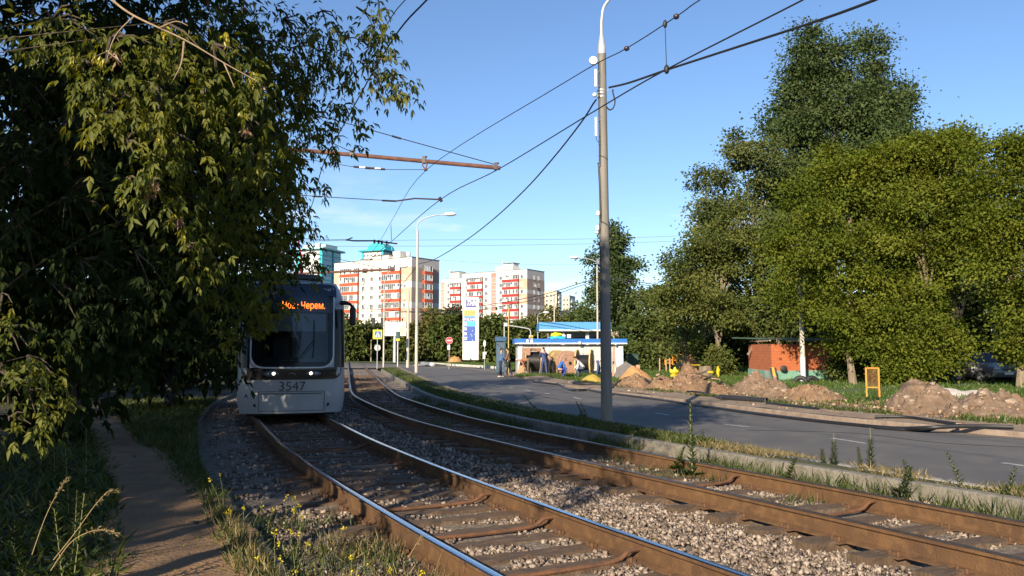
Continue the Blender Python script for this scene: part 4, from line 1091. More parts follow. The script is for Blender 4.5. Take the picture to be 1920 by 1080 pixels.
# ================================================================ poles, lamps, overhead line
m_pole = M('pole_paint', (.195, .178, .155), .75, (.16, .148, .13), 2.2, bump=.2, stretch=(1, 1, .12), col3=(.25, .228, .2), scale3=14, amt3=.5)
m_pole_d = M('mast_blue_grey', (.10, .115, .15), .8, (.075, .085, .11), 2, stretch=(1, 1, .2))
m_pole_c = M('concrete_pole', (.52, .48, .42), .85, (.42, .39, .34), 3, stretch=(1, 1, .2), bump=.2)
m_galv = M('zinc_tube', (.50, .51, .52), .5, (.40, .41, .42), 5, metal=.3)
m_wht = M('white_plastic', (.75, .75, .74), .5)
m_wire = M('black_wire', (.015, .015, .018), .6)
m_boom = M('rusty_boom', (.16, .07, .045), .8, (.09, .04, .028), 5, bump=.3)
m_insul = M('insulator_dark', (.05, .03, .035), .4)
m_lampg = M('lamp_glass', (.62, .63, .65), .25)


def lamp_head(mb, c, d, s=1.0):
    an = math.atan2(d[1], d[0])
    mb.ell(c, (.30 * s, .13 * s, .10 * s), 16, 8, rz=an)
def P_(o, p): return Vector(p) - Vector(o.location)

# --- big pole beside the near right kerb
b = D(1138, 795, 17.3)
big = thing('lamp_pole', 'tall grey-brown pole with white antennas and lamp arm, nearest the camera', 'lamp pole', (b.x, b.y, -.05))
tp = D(1128.5, 97, 17.3); H = tp.z + .05; lx = tp.x - b.x
MB().tube([(0, 0, -.2), (lx * .5, 0, H * .5), (lx, 0, H)], [.125, .108, .088], 20).build('post', m_pole, big, smooth=True)
mb = MB(); mb.tube([(lx, 0, H - .06), (lx, 0, H + .10), (lx - .005, 0, H + .42)], [.094, .094, .035], 16)
mb.tube(polyline([(lx, 0, H + .3), (lx + .005, 0, H + .75), (lx + .10, .0, H + 1.1), (lx + .5, .05, H + 1.45), (lx + 1.4, .2, H + 1.62)], n=6), .032, 10)
arm = mb.build('lamp_arm', m_galv, big, smooth=30)
mb = MB(); lamp_head(mb, (lx + 1.65, .22, H + 1.64), (1, .1), 1.1); mb.build('lamp_head', m_lampg, arm, smooth=True)
def at(px, py): q = D(px, py, 17.15); return (q.x - b.x, q.y - b.y, q.z + .05)
mb = MB(); c = at(1112, 114); mb.cyl((c[0], c[1] - .04, c[2]), (c[0], c[1] + .02, c[2]), .088, n=20); mb.tube([c, (c[0] + .12, c[1] + .05, c[2])], .015, 6)
mb.build('dish_antenna', m_wht, big, smooth=30)
mb = MB(); c = at(1115, 178); mb.ell(c, (.05, .05, .05), 12, 8); mb.tube([c, (c[0] + .1, c[1] + .05, c[2])], .015, 6); mb.build('dish_antenna', m_wht, big, smooth=30)
for (x, y0, y1, w) in ((1117, 130, 163, .055), (1117.5, 220, 256, .05)):
    a = at(x, y0); d = at(x, y1); mb = MB(); mb.box(((a[0] + d[0]) / 2, a[1], (a[2] + d[2]) / 2), (w, .05, a[2] - d[2]), bev=.012)
    for q in (a, d): mb.tube([(q[0], q[1], q[2] + (-.04 if q is a else .04)), (q[0] + .1, q[1] + .06, q[2] + (-.04 if q is a else .04))], .008, 5)
    mb.build('panel_antenna', m_wht, big)
for (x, y, s) in ((1121, 400, .10), (1120, 427, .10), (1119, 436, .05), (1121, 490, .13)):
    c = at(x, y); MB().box(c, (.07, .06, s), bev=.01).build('junction_box', m_wht if s != .13 else M('grey_box', (.5, .5, .5), .6), big)
mb = MB()
for y in (166, 171, 178): c = at(1129.5, y); mb.tube([(c[0], 0, c[2] - .018), (c[0], 0, c[2] + .018)], .1, 18)
c = at(1140, 166); mb.tube([(lx, 0, c[2]), (c[0] + .03, -.02, c[2])], .014, 6)
mb.build('clamp_band', m_galv, big, smooth=30)
mb = MB()
mb.tube(polyline([at(1123, 112), at(1122.5, 200), at(1124, 300), at(1121, 305), at(1122, 318), at(1126, 400), at(1124, 420), at(1121, 450), at(1126, 480), at(1127, 620)], n=4), .009, 5)
mb.tube(polyline([at(1117.5, 256), at(1119, 263), at(1123, 267)], n=4), .007, 5)
mb.build('feed_cable', m_rub, big)
mb = MB(); mb.tube(polyline([at(1149, 168), at(1149.5, 175), at(1153, 190), at(1150, 202), at(1143, 206), at(1137, 200)], n=5), .016, 6); mb.build('cable_loop', m_wire, big, smooth=True)

# --- second lamp pole
def street_lamp(name, label, px, pyb, Y, pytop, headpx, r0, r1, mat, zb=0.0, split=None, head=1.0, dy=0.0, group=None):
    q = D(px, pyb, Y); o = thing(name, label, 'street lamp', (q.x, Y, zb), 0, group)
    t = D(px, pytop, Y); h = t.z - zb
    MB().tube([(0, 0, -.2), (0, 0, h)], [r0, r1], 14).build('post', mat, o, smooth=True)
    e = D(headpx[0], headpx[1], Y); ex, ez = e.x - q.x, e.z - zb
    mb = MB(); mb.tube(polyline([(0, 0, h - .4), (0, 0, h + (ez - h) * .38), (ex * .18, dy * .2, h + (ez - h) * .70), (ex * .55, dy * .6, h + (ez - h) * .92), (ex, dy, ez)], n=6), r1 * .5, 8)
    a = mb.build('lamp_arm', m_galv, o, smooth=True)
    mb = MB(); lamp_head(mb, (ex + .2 * (1 if ex > 0 else -1), dy, ez + .02), (ex, dy), head); mb.build('lamp_head', m_lampg, a, smooth=True)
    return o
street_lamp('street_lamp', 'slim pale lamp post on the grass beside the road, arm reaching right', 780.5, 706, 50, 432, (838, 402), .105, .075, m_pole_c, head=1.35)
street_lamp('street_lamp', 'distant lamp hidden behind the big pole, its arm reaching left', 1121, 690, 75, 500, (1080, 483), .10, .07, m_pole_c, head=1.5)
street_lamp('street_lamp', 'distant lamp in front of the left apartment block, small round head', 719, 688.5, 74, 545, (752, 500), .085, .06, m_pole_c, head=1.5)
street_lamp('street_lamp', 'small distant lamp standing behind the blue canopy roof', 1008.5, 660, 96, 596, (1021, 586), .07, .05, m_galv, head=1.3)
street_lamp('street_lamp', 'concrete lamp pole with whitewashed foot beside the red shed', 1506, 712, 41, 470, (1492, 462), .13, .10, m_pole_c, zb=.02, head=.8)

o = [x for x in COL.objects if x.get('label', '').startswith('concrete lamp pole')][0]
MB().tube([(0, 0, .0), (0, 0, 1.25)], .137, 16).build('whitewash_band', M('whitewashed_foot', (.60, .62, .68), .9, (.5, .52, .56), 4), o, smooth=True)
def plain_pole(name, label, cat, px, pyb, Y, pyt, r0, r1, mat, zb=0.0, lean=0.0, group=None):
    q = D(px, pyb, Y); t = D(px, pyt, Y); mb = MB(); mb.tube([(0, 0, -.2), (lean, 0, t.z - zb)], [r0, r1], 12)
    o = mb.build(name, mat, None, smooth=True); o.location = (q.x, Y, zb); return tag(o, label, cat, group)
plain_pole('concrete_pole', 'tapered concrete pole just left of the slim pale lamp post', 'pole', 764.5, 685.5, 80, 545, .17, .10, m_pole_c)
plain_pole('concrete_pole', 'thin pale pole in front of the right-hand apartment block', 'pole', 921.5, 640, 120, 560, .14, .09, m_pole_c, lean=-1.2)
plain_pole('concrete_pole', 'thin pale pole behind the blue canopy', 'pole', 1039.5, 640, 110, 555, .10, .08, m_pole_c)
plain_pole('concrete_pole', 'short pole with a box behind the billboard', 'pole', 738.5, 675, 112, 600, .13, .09, m_pole_c)
plain_pole('steel_pole', 'thin yellowish pole beside the blue booth', 'pole', 953.5, 690, 60, 575, .045, .04, M('yellow_pole', (.45, .36, .15), .7))
plain_pole('steel_post', 'short post standing behind the track beside the tram mirror', 'post', 695.5, 677, 118, 637, .09, .07, M('tan_post', (.36, .29, .2), .8))

# --- tram line mast in the left shade with its cantilever boom
q = D(318, 758, 24.2)
mast = thing('tram_mast', 'blue-grey overhead line mast standing in deep shade left of the tram', 'mast', (q.x, 24.2, -.1))
MB().tube([(0, 0, -.2), (0, 0, 8.9)], [.17, .12], 16).build('post', m_pole_d, mast, smooth=True)
def loc(p): return (p.x - mast.location.x, p.y - mast.location.y, p.z - mast.location.z)
tip = D(938, 315, 22.9); r_ = D(580, 283, 23.4); root = tip + (r_ - tip) * 1.68
mb = MB(); mb.tube([loc(root), loc(tip)], .062, 12); boom = mb.build('cantilever_boom', m_boom, mast, smooth=30)
def boom_at(px): t = (px - 580) / (938 - 580); return r_.lerp(tip, t)
for px in (662, 797, 930):
    mb = MB(); p = boom_at(px); mb.box(loc(p + Vector((0, 0, .03))), (.10, .17, .19))
    mb.tube([loc(p + Vector((-.05, 0, .12))), loc(p + Vector((.09, 0, .13)))], .03, 6)
    mb.build('boom_clamp', m_insul, boom)
mb = MB()
mb.tube([loc(D(618, 222, 23.2)), loc(D(742, 257, 23)), loc(D(930, 309, 22.9))], .014, 6)
mb.tube([loc(D(735, 255, 23)), loc(D(752, 260, 23))], .03, 6)
mb.tube([loc(root + Vector((0, 0, 1.35))), loc(D(618, 222, 23.2))], .014, 6)
mb.tube([loc(D(575, 246, 23.3)), loc(D(662, 286, 23.2))], .012, 6)
mb.build('stay_wire', m_wire, boom)
mb = MB(); p = boom_at(797); e = D(798, 318, 22.9)
mb.tube([loc(p), loc(D(792, 310, 22.9)), loc(e)], .018, 6); mb.tube([loc(p), loc(D(801, 308, 22.9)), loc(e)], .018, 6); mb.ell(loc(e), (.06, .06, .05), 10, 6)
mb.build('hanger', m_boom, boom, smooth=True)
# registration arm of the right track at contact wire level
mb = MB(); A = D(740, 377, 22.2)
mb.tube([loc(D(742, 377, 22.2)), loc(D(778, 372, 22.1)), loc(D(824, 374, 21.8))], .022, 8); mb.tube([loc(D(824, 370, 21.8)), loc(D(828, 378, 21.8))], .045, 8)
ra = mb.build('registration_arm', m_insul, mast, smooth=30)
mb = MB(); mb.tube([loc(D(560, 366, 22.6)), loc(D(640, 371, 22.5)), loc(D(742, 377, 22.2))], .012, 6); mb.tube([loc(D(717, 376, 22.3)), loc(D(742, 377, 22.2))], .028, 6); mb.tube([loc(D(586, 368, 22.5)), loc(D(604, 369, 22.5))], .026, 6)
mb.build('arm_wire', m_wire, ra)
# striped insulator on a span wire under the boom
mb = MB(); mb.tube([loc(D(560, 296, 23.1)), loc(D(620, 306, 23)), loc(D(690, 317, 23)), loc(D(740, 318, 22.9)), loc(D(797, 318, 22.9))], .009, 6); sp = mb.build('span_wire', m_wire, mast)
for k, (x0, x1) in enumerate(((663, 674), (674, 685), (685, 703), (703, 714), (714, 722))):
    y = lambda x: 312.5 + (x - 663) * .085
    mb = MB(); mb.tube([loc(D(x0, y(x0), 23)), loc(D(x1, y(x1), 23))], .032, 8); mb.build('insulator', m_wht if k in (1, 3) else m_insul, sp)

# --- second mast, far along the track
q = D(500, 700, 55)
m2 = thing('tram_mast', 'far overhead line mast beyond the tram holding the low rusty boom', 'mast', (D(470, 690, 55).x, 55, -.1))
def loc2(p): return tuple(p - m2.location)
MB().tube([(0, 0, -.2), (0, 0, 8.8)], [.17, .12], 14).build('post', m_pole_d, m2, smooth=True)
mb = MB(); mb.tube([loc2(D(470, 517, 55)), loc2(D(505, 515.5, 55)), loc2(D(740, 505, 54))], .075, 8); bm2 = mb.build('cantilever_boom', m_boom, m2, smooth=30)
for px, py in ((585, 512), (685, 508), (736, 505)): MB().box(loc2(D(px, py - .5, 54.5)), (.22, .2, .3)).build('boom_clamp', m_insul, bm2)
mb = MB(); mb.tube([loc2(D(560, 470, 54.5)), loc2(D(640, 487, 54.5)), loc2(D(715, 503, 54.3))], .018, 5); mb.build('stay_wire', m_wire, bm2)
# bracket on the right contact wire
q = D(660, 450, 29)
br = thing('line_bracket', 'pale bent bracket arm holding the contact wire before the turquoise tower', 'bracket', tuple(q))
def l3(p): return tuple(p - br.location)
mb = MB(); mb.tube([l3(D(649, 449.5, 29)), l3(D(663, 451.5, 29)), l3(D(676, 451.5, 29)), l3(D(700, 451.5, 29)), l3(D(745, 457, 29))], .028, 8); mb.tube([l3(D(652, 449, 29)), l3(D(661, 445.5, 29))], .022, 6)
mb.build('arm', m_insul, br, smooth=True)
mb = MB()
for px, py in ((702, 453), (710, 453.5), (716, 455), (725, 455.5)): mb.box(l3(D(px, py, 29)), (.06, .06, .14))
mb.build('clamp', m_insul, br)
mb = MB(); mb.tube([l3(D(480, 440, 29.4)), l3(D(600, 450, 29.2)), l3(D(649, 449.5, 29))], .012, 5); mb.build('span_wire', m_wire, br)

# --- wires, each a thing
def wire(label, pts, r, name='overhead_wire', cat='wire', smooth=6, mat=None, fit=None):
    P = [Vector(p) for p in pts]
    o = MB().tube(polyline(P, n=smooth), r, 6).build(name, mat or m_wire, None, smooth=True)
    return tag(o, label, cat)
def cw(px, py, z):   # point on a wire of known height
    return G(px, py, z)
wire('lower contact wire over the right track, passing behind the big pole', [Vector((17, -5, 5.6)), Vector((11.5, .6, 5.6)), Vector((7.2, 4.6, 5.6)), cw(1600, -52, 5.6), cw(1505, 0, 5.6), cw(1250, 130, 5.6), cw(1120, 205, 5.6), cw(935, 317, 5.6), cw(826, 374, 5.6), cw(735, 452, 5.6)] + [Vector((p.x - .8, p.y, 5.6)) for p in RR[::20] if 34 < p.y < 75], .0105)
wire('upper carrying wire above the right track with small dark insulators', [Vector((17.3, -5, 6.9)), Vector((11.3, 1, 6.9)), Vector((6.6, 5.8, 6.9)), cw(1420, -62, 6.85), cw(1312, 0, 6.8), cw(1268, 31, 6.8), cw(1174, 91, 6.8), cw(1063, 152, 6.8), cw(800, 318, 6.85), cw(738, 408, 6.7), cw(715, 448, 6.6)] + [Vector((p.x - .8, p.y, 6.7)) for p in RR[::20] if 44 < p.y < 75], .009)
o = [x for x in COL.objects if x.get('label', '').startswith('upper carrying')][0]
mb = MB()
for px, py in ((1268, 31), (1175, 91)): c = cw(px, py, 6.8); mb.ell(c, (.05, .05, .045), 10, 6)
mb.build('wire_insulator', m_insul, o, smooth=True)
mb = MB(); c = cw(1247, 45, 6.8); d = cw(1250, 130, 5.6); mb.tube([c, d], .006, 5); mb.ell(c, (.035, .035, .07), 8, 6); mb.ell(d, (.04, .04, .07), 8, 6)
c = cw(733, 421, 6.75); d = D(734, 450, c.y); mb.tube([c, d], .012, 5); mb.build('dropper', m_wire, o, smooth=True)
wire('thick twisted cable sagging from the big pole to the upper right', [D(1142, 164, 17.1), D(1180, 155, 16.6), D(1250, 131, 15.6), D(1330, 105, 14.6), D(1395, 84, 13.8), D(1530, 40, 12.2), D(1640, 0, 11), D(1760, -50, 10), Vector((9.5, 5.5, 6.6)), Vector((16, -3, 7.4))], .022)
wire('thick cable sagging from the big pole down to the slim lamp post', [D(1118, 187, 17.2), D(1112, 195, 17.4), D(1090, 229, 18.5), D(1040, 293, 21), D(985, 355, 24.5), D(925, 411, 30), D(870, 453, 37), D(815, 486, 45), D(785, 495, 50)], .02)
wire('lower hanging branch of the cable left of the slim lamp post', [D(782, 499, 50), D(765, 520, 52), D(745, 545, 55), D(722, 575, 60)], .02)
wire('contact wire above the near track crossing the leaves to the tram roof', [Vector((6.5, -6, 5.6)), Vector((3.2, -.8, 5.6)), Vector((.9, 4.6, 5.6)), cw(860, -60, 5.6), cw(800, 0, 5.6), cw(735, 76, 5.6), cw(655, 215, 5.6), cw(605, 312, 5.6), cw(578, 400, 5.6)] + [Vector((p.x, p.y, 5.6)) for p in cen[::20] if 27 < p.y < 70], .0105)
wire('upper carrying wire above the near track, half hidden by leaves', [Vector((6.5, -6, 6.8)), Vector((2.6, .6, 6.8)), Vector((.3, 6, 6.8)), cw(800, -60, 6.8), cw(735, 30, 6.8), cw(690, 112, 6.8), cw(620, 192, 6.8), cw(570, 270, 6.8), cw(545, 330, 6.8)] + [Vector((p.x + .1, p.y, 6.8)) for p in cen[::20] if 28 < p.y < 70], .008)
m_line = M('far_line', (.10, .12, .15), .7)
for lab, pts in (('thin far line high across the sky, upper one', [D(560, 452, 90), D(800, 450, 95), D(1100, 448, 95), D(1330, 440, 92)]),
                 ('thin far line across the sky, middle one', [D(560, 462, 92), D(850, 461, 97), D(1150, 456, 97), D(1330, 449, 94)]),
                 ('thin far line across the sky, lower one touching the right block roof', [D(820, 487, 150), D(950, 495, 150), D(1100, 496, 150), D(1300, 500, 140)])):
    wire(lab, pts, .022, mat=m_line, name='distant_line')
wire('upper of two dark cables rising to the big pole in front of the far block', [D(820, 583, 82), D(900, 574, 80), D(1020, 552, 76), D(1124, 522, 70), D(1200, 529, 68), D(1320, 548, 66), D(1500, 560, 60)], .035)
wire('lower of two dark cables rising to the big pole in front of the far block', [D(680, 578, 84), D(830, 588, 82), D(900, 581, 80), D(1020, 558, 76), D(1124, 526, 70), D(1200, 533, 68), D(1320, 552, 66)], .03)
wire('thin cable low across the left apartment block', [D(640, 560, 85), D(740, 582, 84), D(830, 583, 82)], .022)
wire('thin wire low across the left apartment block under the first', [D(640, 573, 86), D(740, 586, 85), D(960, 578, 80)], .02)
# ================================================================ apartment blocks
m_bw = M('white_panel_wall', (.66, .64, .59), .9, (.58, .56, .51), .35, bump=.05)
m_peach = M('peach_panel', (.56, .38, .28), .9, (.50, .34, .25), .4)
m_peach_sh = M('shaded_peach_panel', (.34, .25, .21), .9, (.30, .22, .19), .4)  # peach panels on the gables, their shade put into the colour
m_wall_sh = M('shaded_wall_panel', (.46, .43, .42), .9, (.42, .39, .385), .4)  # wall of the sides turned from the sun, shade in its colour
m_red = M('orange_red_balcony', (.50, .085, .035), .8, (.44, .075, .035), .8)
m_red2 = M('dark_red_balcony', (.34, .035, .03), .8, (.28, .03, .028), .8)
m_fr = M('window_frame_white', (.72, .72, .70), .7)
m_pane = M('window_pane', (.05, .06, .075), .12, (.16, .16, .15), .9, lo=.45, hi=.6, spec=.8)
m_roofd = M('roof_dark', (.10, .095, .09), .9)
m_ac = M('aircon_unit', (.55, .54, .5), .7)


class Facade:
    """plane through O (world corner at ground) along unit d, outward normal n; local coordinates of a thing"""
    def __init__(s, root, O, d):
        s.root = root; s.O = Vector((O[0], O[1], 0)); s.d = Vector((d[0], d[1], 0)).normalized()
        n = Vector((s.d.y, -s.d.x, 0))
        if n.dot(-s.O) < 0: n = -n
        s.n = n; s.rz = math.atan2(s.d.y, s.d.x)
    def u(s, px, py=560):
        r = ray(px, py); k = r.x / r.y     # X = k*Y
        return (k * s.O.y - s.O.x) / (s.d.x - k * s.d.y)
    def p(s, u, z, out=0.0):
        q = s.O + s.d * u + s.n * out; q.z = z
        return q - s.root.location
    def box(s, mb, u0, u1, z0, z1, o0, o1, mi=0):
        c = s.p((u0 + u1) / 2, (z0 + z1) / 2, (o0 + o1) / 2)
        return mb.box(c, (abs(u1 - u0), abs(o1 - o0), z1 - z0), s.rz, mi)


def slab_building(name, label, O, d1, L1, d2, L2, H, wall, wall2, group=None):
    t = thing(name, label, 'apartment block', (O[0], O[1], 0), 0, group)
    d1 = Vector((*d1, 0)).normalized(); d2 = Vector((*d2, 0)).normalized()
    a = Vector((0, 0, 0)); b = d1 * L1; c = d1 * L1 + d2 * L2; e = d2 * L2
    up = Vector((0, 0, H)); mb = MB()
    mb.add([a, b, b + up, a + up], [(0, 1, 2, 3)]); mb.add([b, c, c + up, b + up], [(0, 1, 2, 3)]); mb.add([c, e, e + up, c + up], [(0, 1, 2, 3)]); mb.add([e, a, a + up, e + up], [(0, 1, 2, 3)])
    mb.add([a + up, b + up, c + up, e + up], [(0, 1, 2, 3)])
    mb.m[3] = 1; mb.m[1] = 1
    mb.build('wall', [wall, wall2], t)
    pr = Vector((0, 0, .12)); mb = MB()   # parapet cap
    P = [a + up, b + up, c + up, e + up, a + up]
    for p, q in zip(P, P[1:]):
        m = (p + q) / 2; mb.box(m + Vector((0, 0, .06)), ((q - p).length + .3, .3, .12), math.atan2(q.y - p.y, q.x - p.x))
    mb.build('roof_edge', m_roofd, t)
    return t


def window_proto(f, w, h, three=False):
    mb = MB(); t = .09
    # local: x along the facade, y outward negative, z up
    mb.box((0, 0, h / 2), (w, .10, t)); mb.box((0, 0, -h / 2), (w, .10, t)); mb.box((-w / 2, 0, 0), (t, .10, h + t)); mb.box((w / 2, 0, 0), (t, .10, h + t))
    mb.box((w * .12, 0, 0), (t, .08, h))
    if three: mb.box((-w * .2, 0, 0), (t, .08, h))
    mb.box((0, -.06, -h / 2 - .08), (w + .2, .2, .06))
    o = mb.build('window', m_fr, f.root)
    MB().box((0, .03, 0), (w, .03, h)).build('pane', m_pane, o)
    return o
def put_window(f, proto, used, u, z):
    o = proto
    if used: o = copy_tree(proto, f.root)
    q = f.p(u, z, .03); o.location = q; o.rotation_euler = (0, 0, f.rz + (PI if f.n.dot(Vector((math.sin(f.rz), -math.cos(f.rz), 0))) < 0 else 0))
    return o
def windows(f, us, zs, w, h, skip=()):
    proto = None
    for i, u in enumerate(us):
        for k, z in enumerate(zs):
            if (i, k) in skip: continue
            if proto is None: proto = window_proto(f, w, h); put_window(f, proto, False, u, z)
            else: put_window(f, proto, True, u, z)


def balconies(f, u0, u1, zs, gh, bh, mat, out=1.0, nm=9, roofslab=False, seed=0):
    g = rng(seed)
    a, b = min(u0, u1), max(u0, u1)
    for k, z in enumerate(zs):     # z = underside of the red band
        mb = MB(); f.box(mb, a, b, z, z + bh, .02, out)
        o = mb.build('balcony', mat, f.root)
        mb = MB(); zz = z + bh
        f.box(mb, a + .03, b - .03, zz, zz + gh, .05, out - .12, 1)
        n = nm
        for i in range(n + 1):
            u = a + .06 + (b - a - .12) * i / n
            f.box(mb, u - .05, u + .05, zz, zz + gh, out - .12, out - .03, 0)
        f.box(mb, a, b, zz, zz + .07, out - .118, out - .02, 0); f.box(mb, a, b, zz + gh - .10, zz + gh, out - .118, out - .01, 0)
        for i in range(n):       # some bays are blank white panels or open and dark
            r = g.random(); u = a + .06 + (b - a - .12) * i / n; v = a + .06 + (b - a - .12) * (i + 1) / n
            if r < .30: f.box(mb, u + .06, v - .06, zz + .08, zz + gh - .12, out - .115, out - .07, 0)
            elif r < .44: f.box(mb, u + .06, v - .06, zz + .08, zz + gh * .45, out - .115, out - .07, 0)
        mb.build('glazing', [m_fr, m_pane], o)


FL = 2.87
# ---- left block: orange-red balconies
H1 = 30.1
b1 = slab_building('apartment_block', 'white apartment block with orange-red balconies and shaded grey gable', (-30.6, 243), (-27.3, 18), 33.2, (7.4, 10.4), 12.8, H1, m_bw, m_wall_sh)
fa = Facade(b1, (-30.6, 243), (-27.3, 18)); fb = Facade(b1, (-30.6, 243), (7.4, 10.4))
zt = [H1 - 5.05 - k * FL for k in range(10)]           # underside of bands
zt = [z for z in zt if z > 0]
s1 = (fa.u(640), fa.u(673.3)); s2 = (fa.u(718.6), fa.u(752.3))
def panels(f, u0, u1, zz, mat, out=.05):
    mb = MB()
    for (a, b) in zz: f.box(mb, min(u0, u1), max(u0, u1), a, b, .0, out)
    return mb.build('colour_panel', mat, f.root)
bands = [(H1 - 7.3, H1 - 2.95), (H1 - 13.6, H1 - 9.3), (H1 - 20, H1 - 15.6), (H1 - 26.2, H1 - 22)]
panels(fa, 0.0, s2[1] - .1, bands, m_peach); panels(fa, s1[0] + .1, 33.2, bands, m_peach)
panels(fb, 0.0, 12.8, bands, m_peach_sh)
balconies(fa, *s1, zt[:9], 1.82, 1.05, m_red, seed=1); balconies(fa, *s2, zt[:9], 1.82, 1.05, m_red, seed=2)
c0, c1 = fb.u(792), fb.u(806.8); balconies(fb, c0, c1, zt[:9], 1.82, 1.05, m_red, nm=3, seed=3)
zw = [z + 1.05 + .75 for z in zt[:9]]
windows(fa, [fa.u(681), fa.u(696.7), fa.u(712.4)], zw, 1.25, 1.45)
windows(fa, [fa.u(758.5)], zw[1:9], 1.0, 1.35); windows(fa, [fa.u(635.5)], zw[:9], .8, 1.35)
for (px, k) in ((681, 1), (713, 2), (697, 4), (757, 3), (681, 5)):
    u = fa.u(px); mb = MB(); f_ = fa; f_.box(mb, u - .45, u + .45, zw[k] - 1.45, zw[k] - .95, .02, .45); mb.build('air_conditioner', m_ac, b1)
mb = MB()
for (pa, pb, h, o) in ((688, 703, 1.5, 6), (705, 718, 1.6, 6), (662, 678, .9, 7)):
    u0, u1 = fa.u(pa), fa.u(pb); fa.box(mb, u0, u1, H1, H1 + h, -o, -o + 3.5); fa.box(mb, u0 + .2, u1 - .2, H1 + h, H1 + h + .25, -o - .2, -o + 3.7, 1)
mb.build('roof_hatch', [m_bw, m_roofd], b1)
mb = MB(); fa.box(mb, fa.u(717), fa.u(731), H1, H1 + 2.9, -8, -4.5); mb.build('lift_house', m_bw, b1)
mb = MB(); q = fa.p(fa.u(741), H1, -6); mb.cyl(q, q + Vector((0, 0, 1.4)), .35, n=10); mb.cyl(q + Vector((0, 0, 1.4)), q + Vector((0, 0, 2.5)), .7, n=12); mb.build('vent_stack', m_bw, b1)

# ---- right block: dark red balconies, with a wing set back
H2 = 32.8
b2 = slab_building('apartment_block', 'white apartment block with dark red balconies behind the price sign', (5.8, 306), (-26.2, 20), 33.0, (7.1, 11), 13.1, H2, m_bw, m_wall_sh)
ga = Facade(b2, (5.8, 306), (-26.2, 20)); gb = Facade(b2, (5.8, 306), (7.1, 11))
zt2 = [H2 - 4.75 - k * FL for k in range(11)]; zt2 = [z for z in zt2 if z > 2]
bands2 = [(H2 - 7.7, H2 - 3.6), (H2 - 13.4, H2 - 9.4), (H2 - 19.2, H2 - 15.2), (H2 - 25, H2 - 21)]
r1 = (ga.u(944), ga.u(973.5)); r2 = (ga.u(878), ga.u(905.8))
panels(ga, 0, r1[1] - .1, bands2[:2], m_peach); panels(gb, 0, 13.1, bands2, m_peach_sh)
panels(ga, ga.u(930), ga.u(921), [(2, H2 - .6)], M('pink_stair_panel', (.42, .22, .17), .9, (.38, .2, .16), .5))
balconies(ga, *r1, zt2, 1.75, 1.1, m_red2, seed=5); balconies(ga, *r2, zt2[:6], 1.75, 1.1, m_red2, seed=6)
zw2 = [z + 1.1 + .75 for z in zt2]
windows(ga, [ga.u(979), ga.u(939), ga.u(912)], zw2, 1.4, 1.5)
windows(ga, [ga.u(875)], zw2[:5], 1.3, 1.4); windows(ga, [ga.u(925.6)], [z - .6 for z in zw2[:8]], 1.7, 2.0)
windows(gb, [gb.u(1001.8), gb.u(1010)], zw2, .9, 1.5)
for (px, k) in ((939, 3), (912, 2), (979, 5), (939, 6)):
    u = ga.u(px); mb = MB(); ga.box(mb, u - .45, u + .45, zw2[k] - 1.5, zw2[k] - .95, .02, .45); mb.build('air_conditioner', m_ac, b2)
mb = MB(); ga.box(mb, ga.u(924), ga.u(957), H2, H2 + 2.0, -6, -1.5); ga.box(mb, ga.u(937), ga.u(955), H2 + 2.0, H2 + 3.0, -6, -2.5); ga.box(mb, ga.u(936), ga.u(957), H2 + 3.0, H2 + 3.25, -6.3, -2.2, 1); mb.build('lift_house', [m_bw, m_roofd], b2)
mb = MB(); q = ga.p(ga.u(934), H2, -3); mb.cyl(q, q + Vector((0, 0, 4.2)), .12, n=8); mb.ell(q + Vector((0, 0, 4.2)), (.35, .35, .3), 8, 6); mb.build('roof_mast', m_ac, b2)
mb = MB(); q = gb.p(gb.u(1003), H2 - 6.2, .5); mb.cyl(q, q + gb.n * .15, .8, n=16); mb.build('satellite_dish', m_ac, b2)
# wing
O = (-19.8, 333); bw_ = slab_building('apartment_block', 'set-back white wing of the right block beside the shaded gable', O, (-11, 8), 12.5, (7.1, 11), 12, 31.9, m_bw, m_wall_sh)
ha = Facade(bw_, O, (-11, 8)); zt3 = [31.9 - 4.75 - k * FL for k in range(7)]
balconies(ha, ha.u(845.8), ha.u(865), zt3[:6], 1.7, 1.1, m_red2, nm=6, seed=8)
panels(ha, ha.u(826.5), ha.u(833.5), [(2, 30.5)], M('pink_wing_panel', (.46, .27, .2), .9, (.42, .24, .18), .5))
windows(ha, [ha.u(841)], [z + 1.8 for z in zt3], 1.3, 1.4); windows(ha, [ha.u(830)], [z + 1.3 for z in zt3], 1.4, 2.0)
mb = MB(); ha.box(mb, ha.u(842), ha.u(858), 31.9, 34.6, -5, -1); ha.box(mb, ha.u(842), ha.u(858), 34.6, 34.9, -5.3, -.7, 1); mb.build('lift_house', [m_bw, m_roofd], bw_)
mb = MB(); q = ha.p(ha.u(838), 31.9, -2); mb.cyl(q, q + Vector((0, 0, 3.2)), .25, n=8); mb.ell(q + Vector((0, 0, 3.5)), (.6, .6, .5), 10, 6); mb.build('vent_stack', m_bw, bw_)

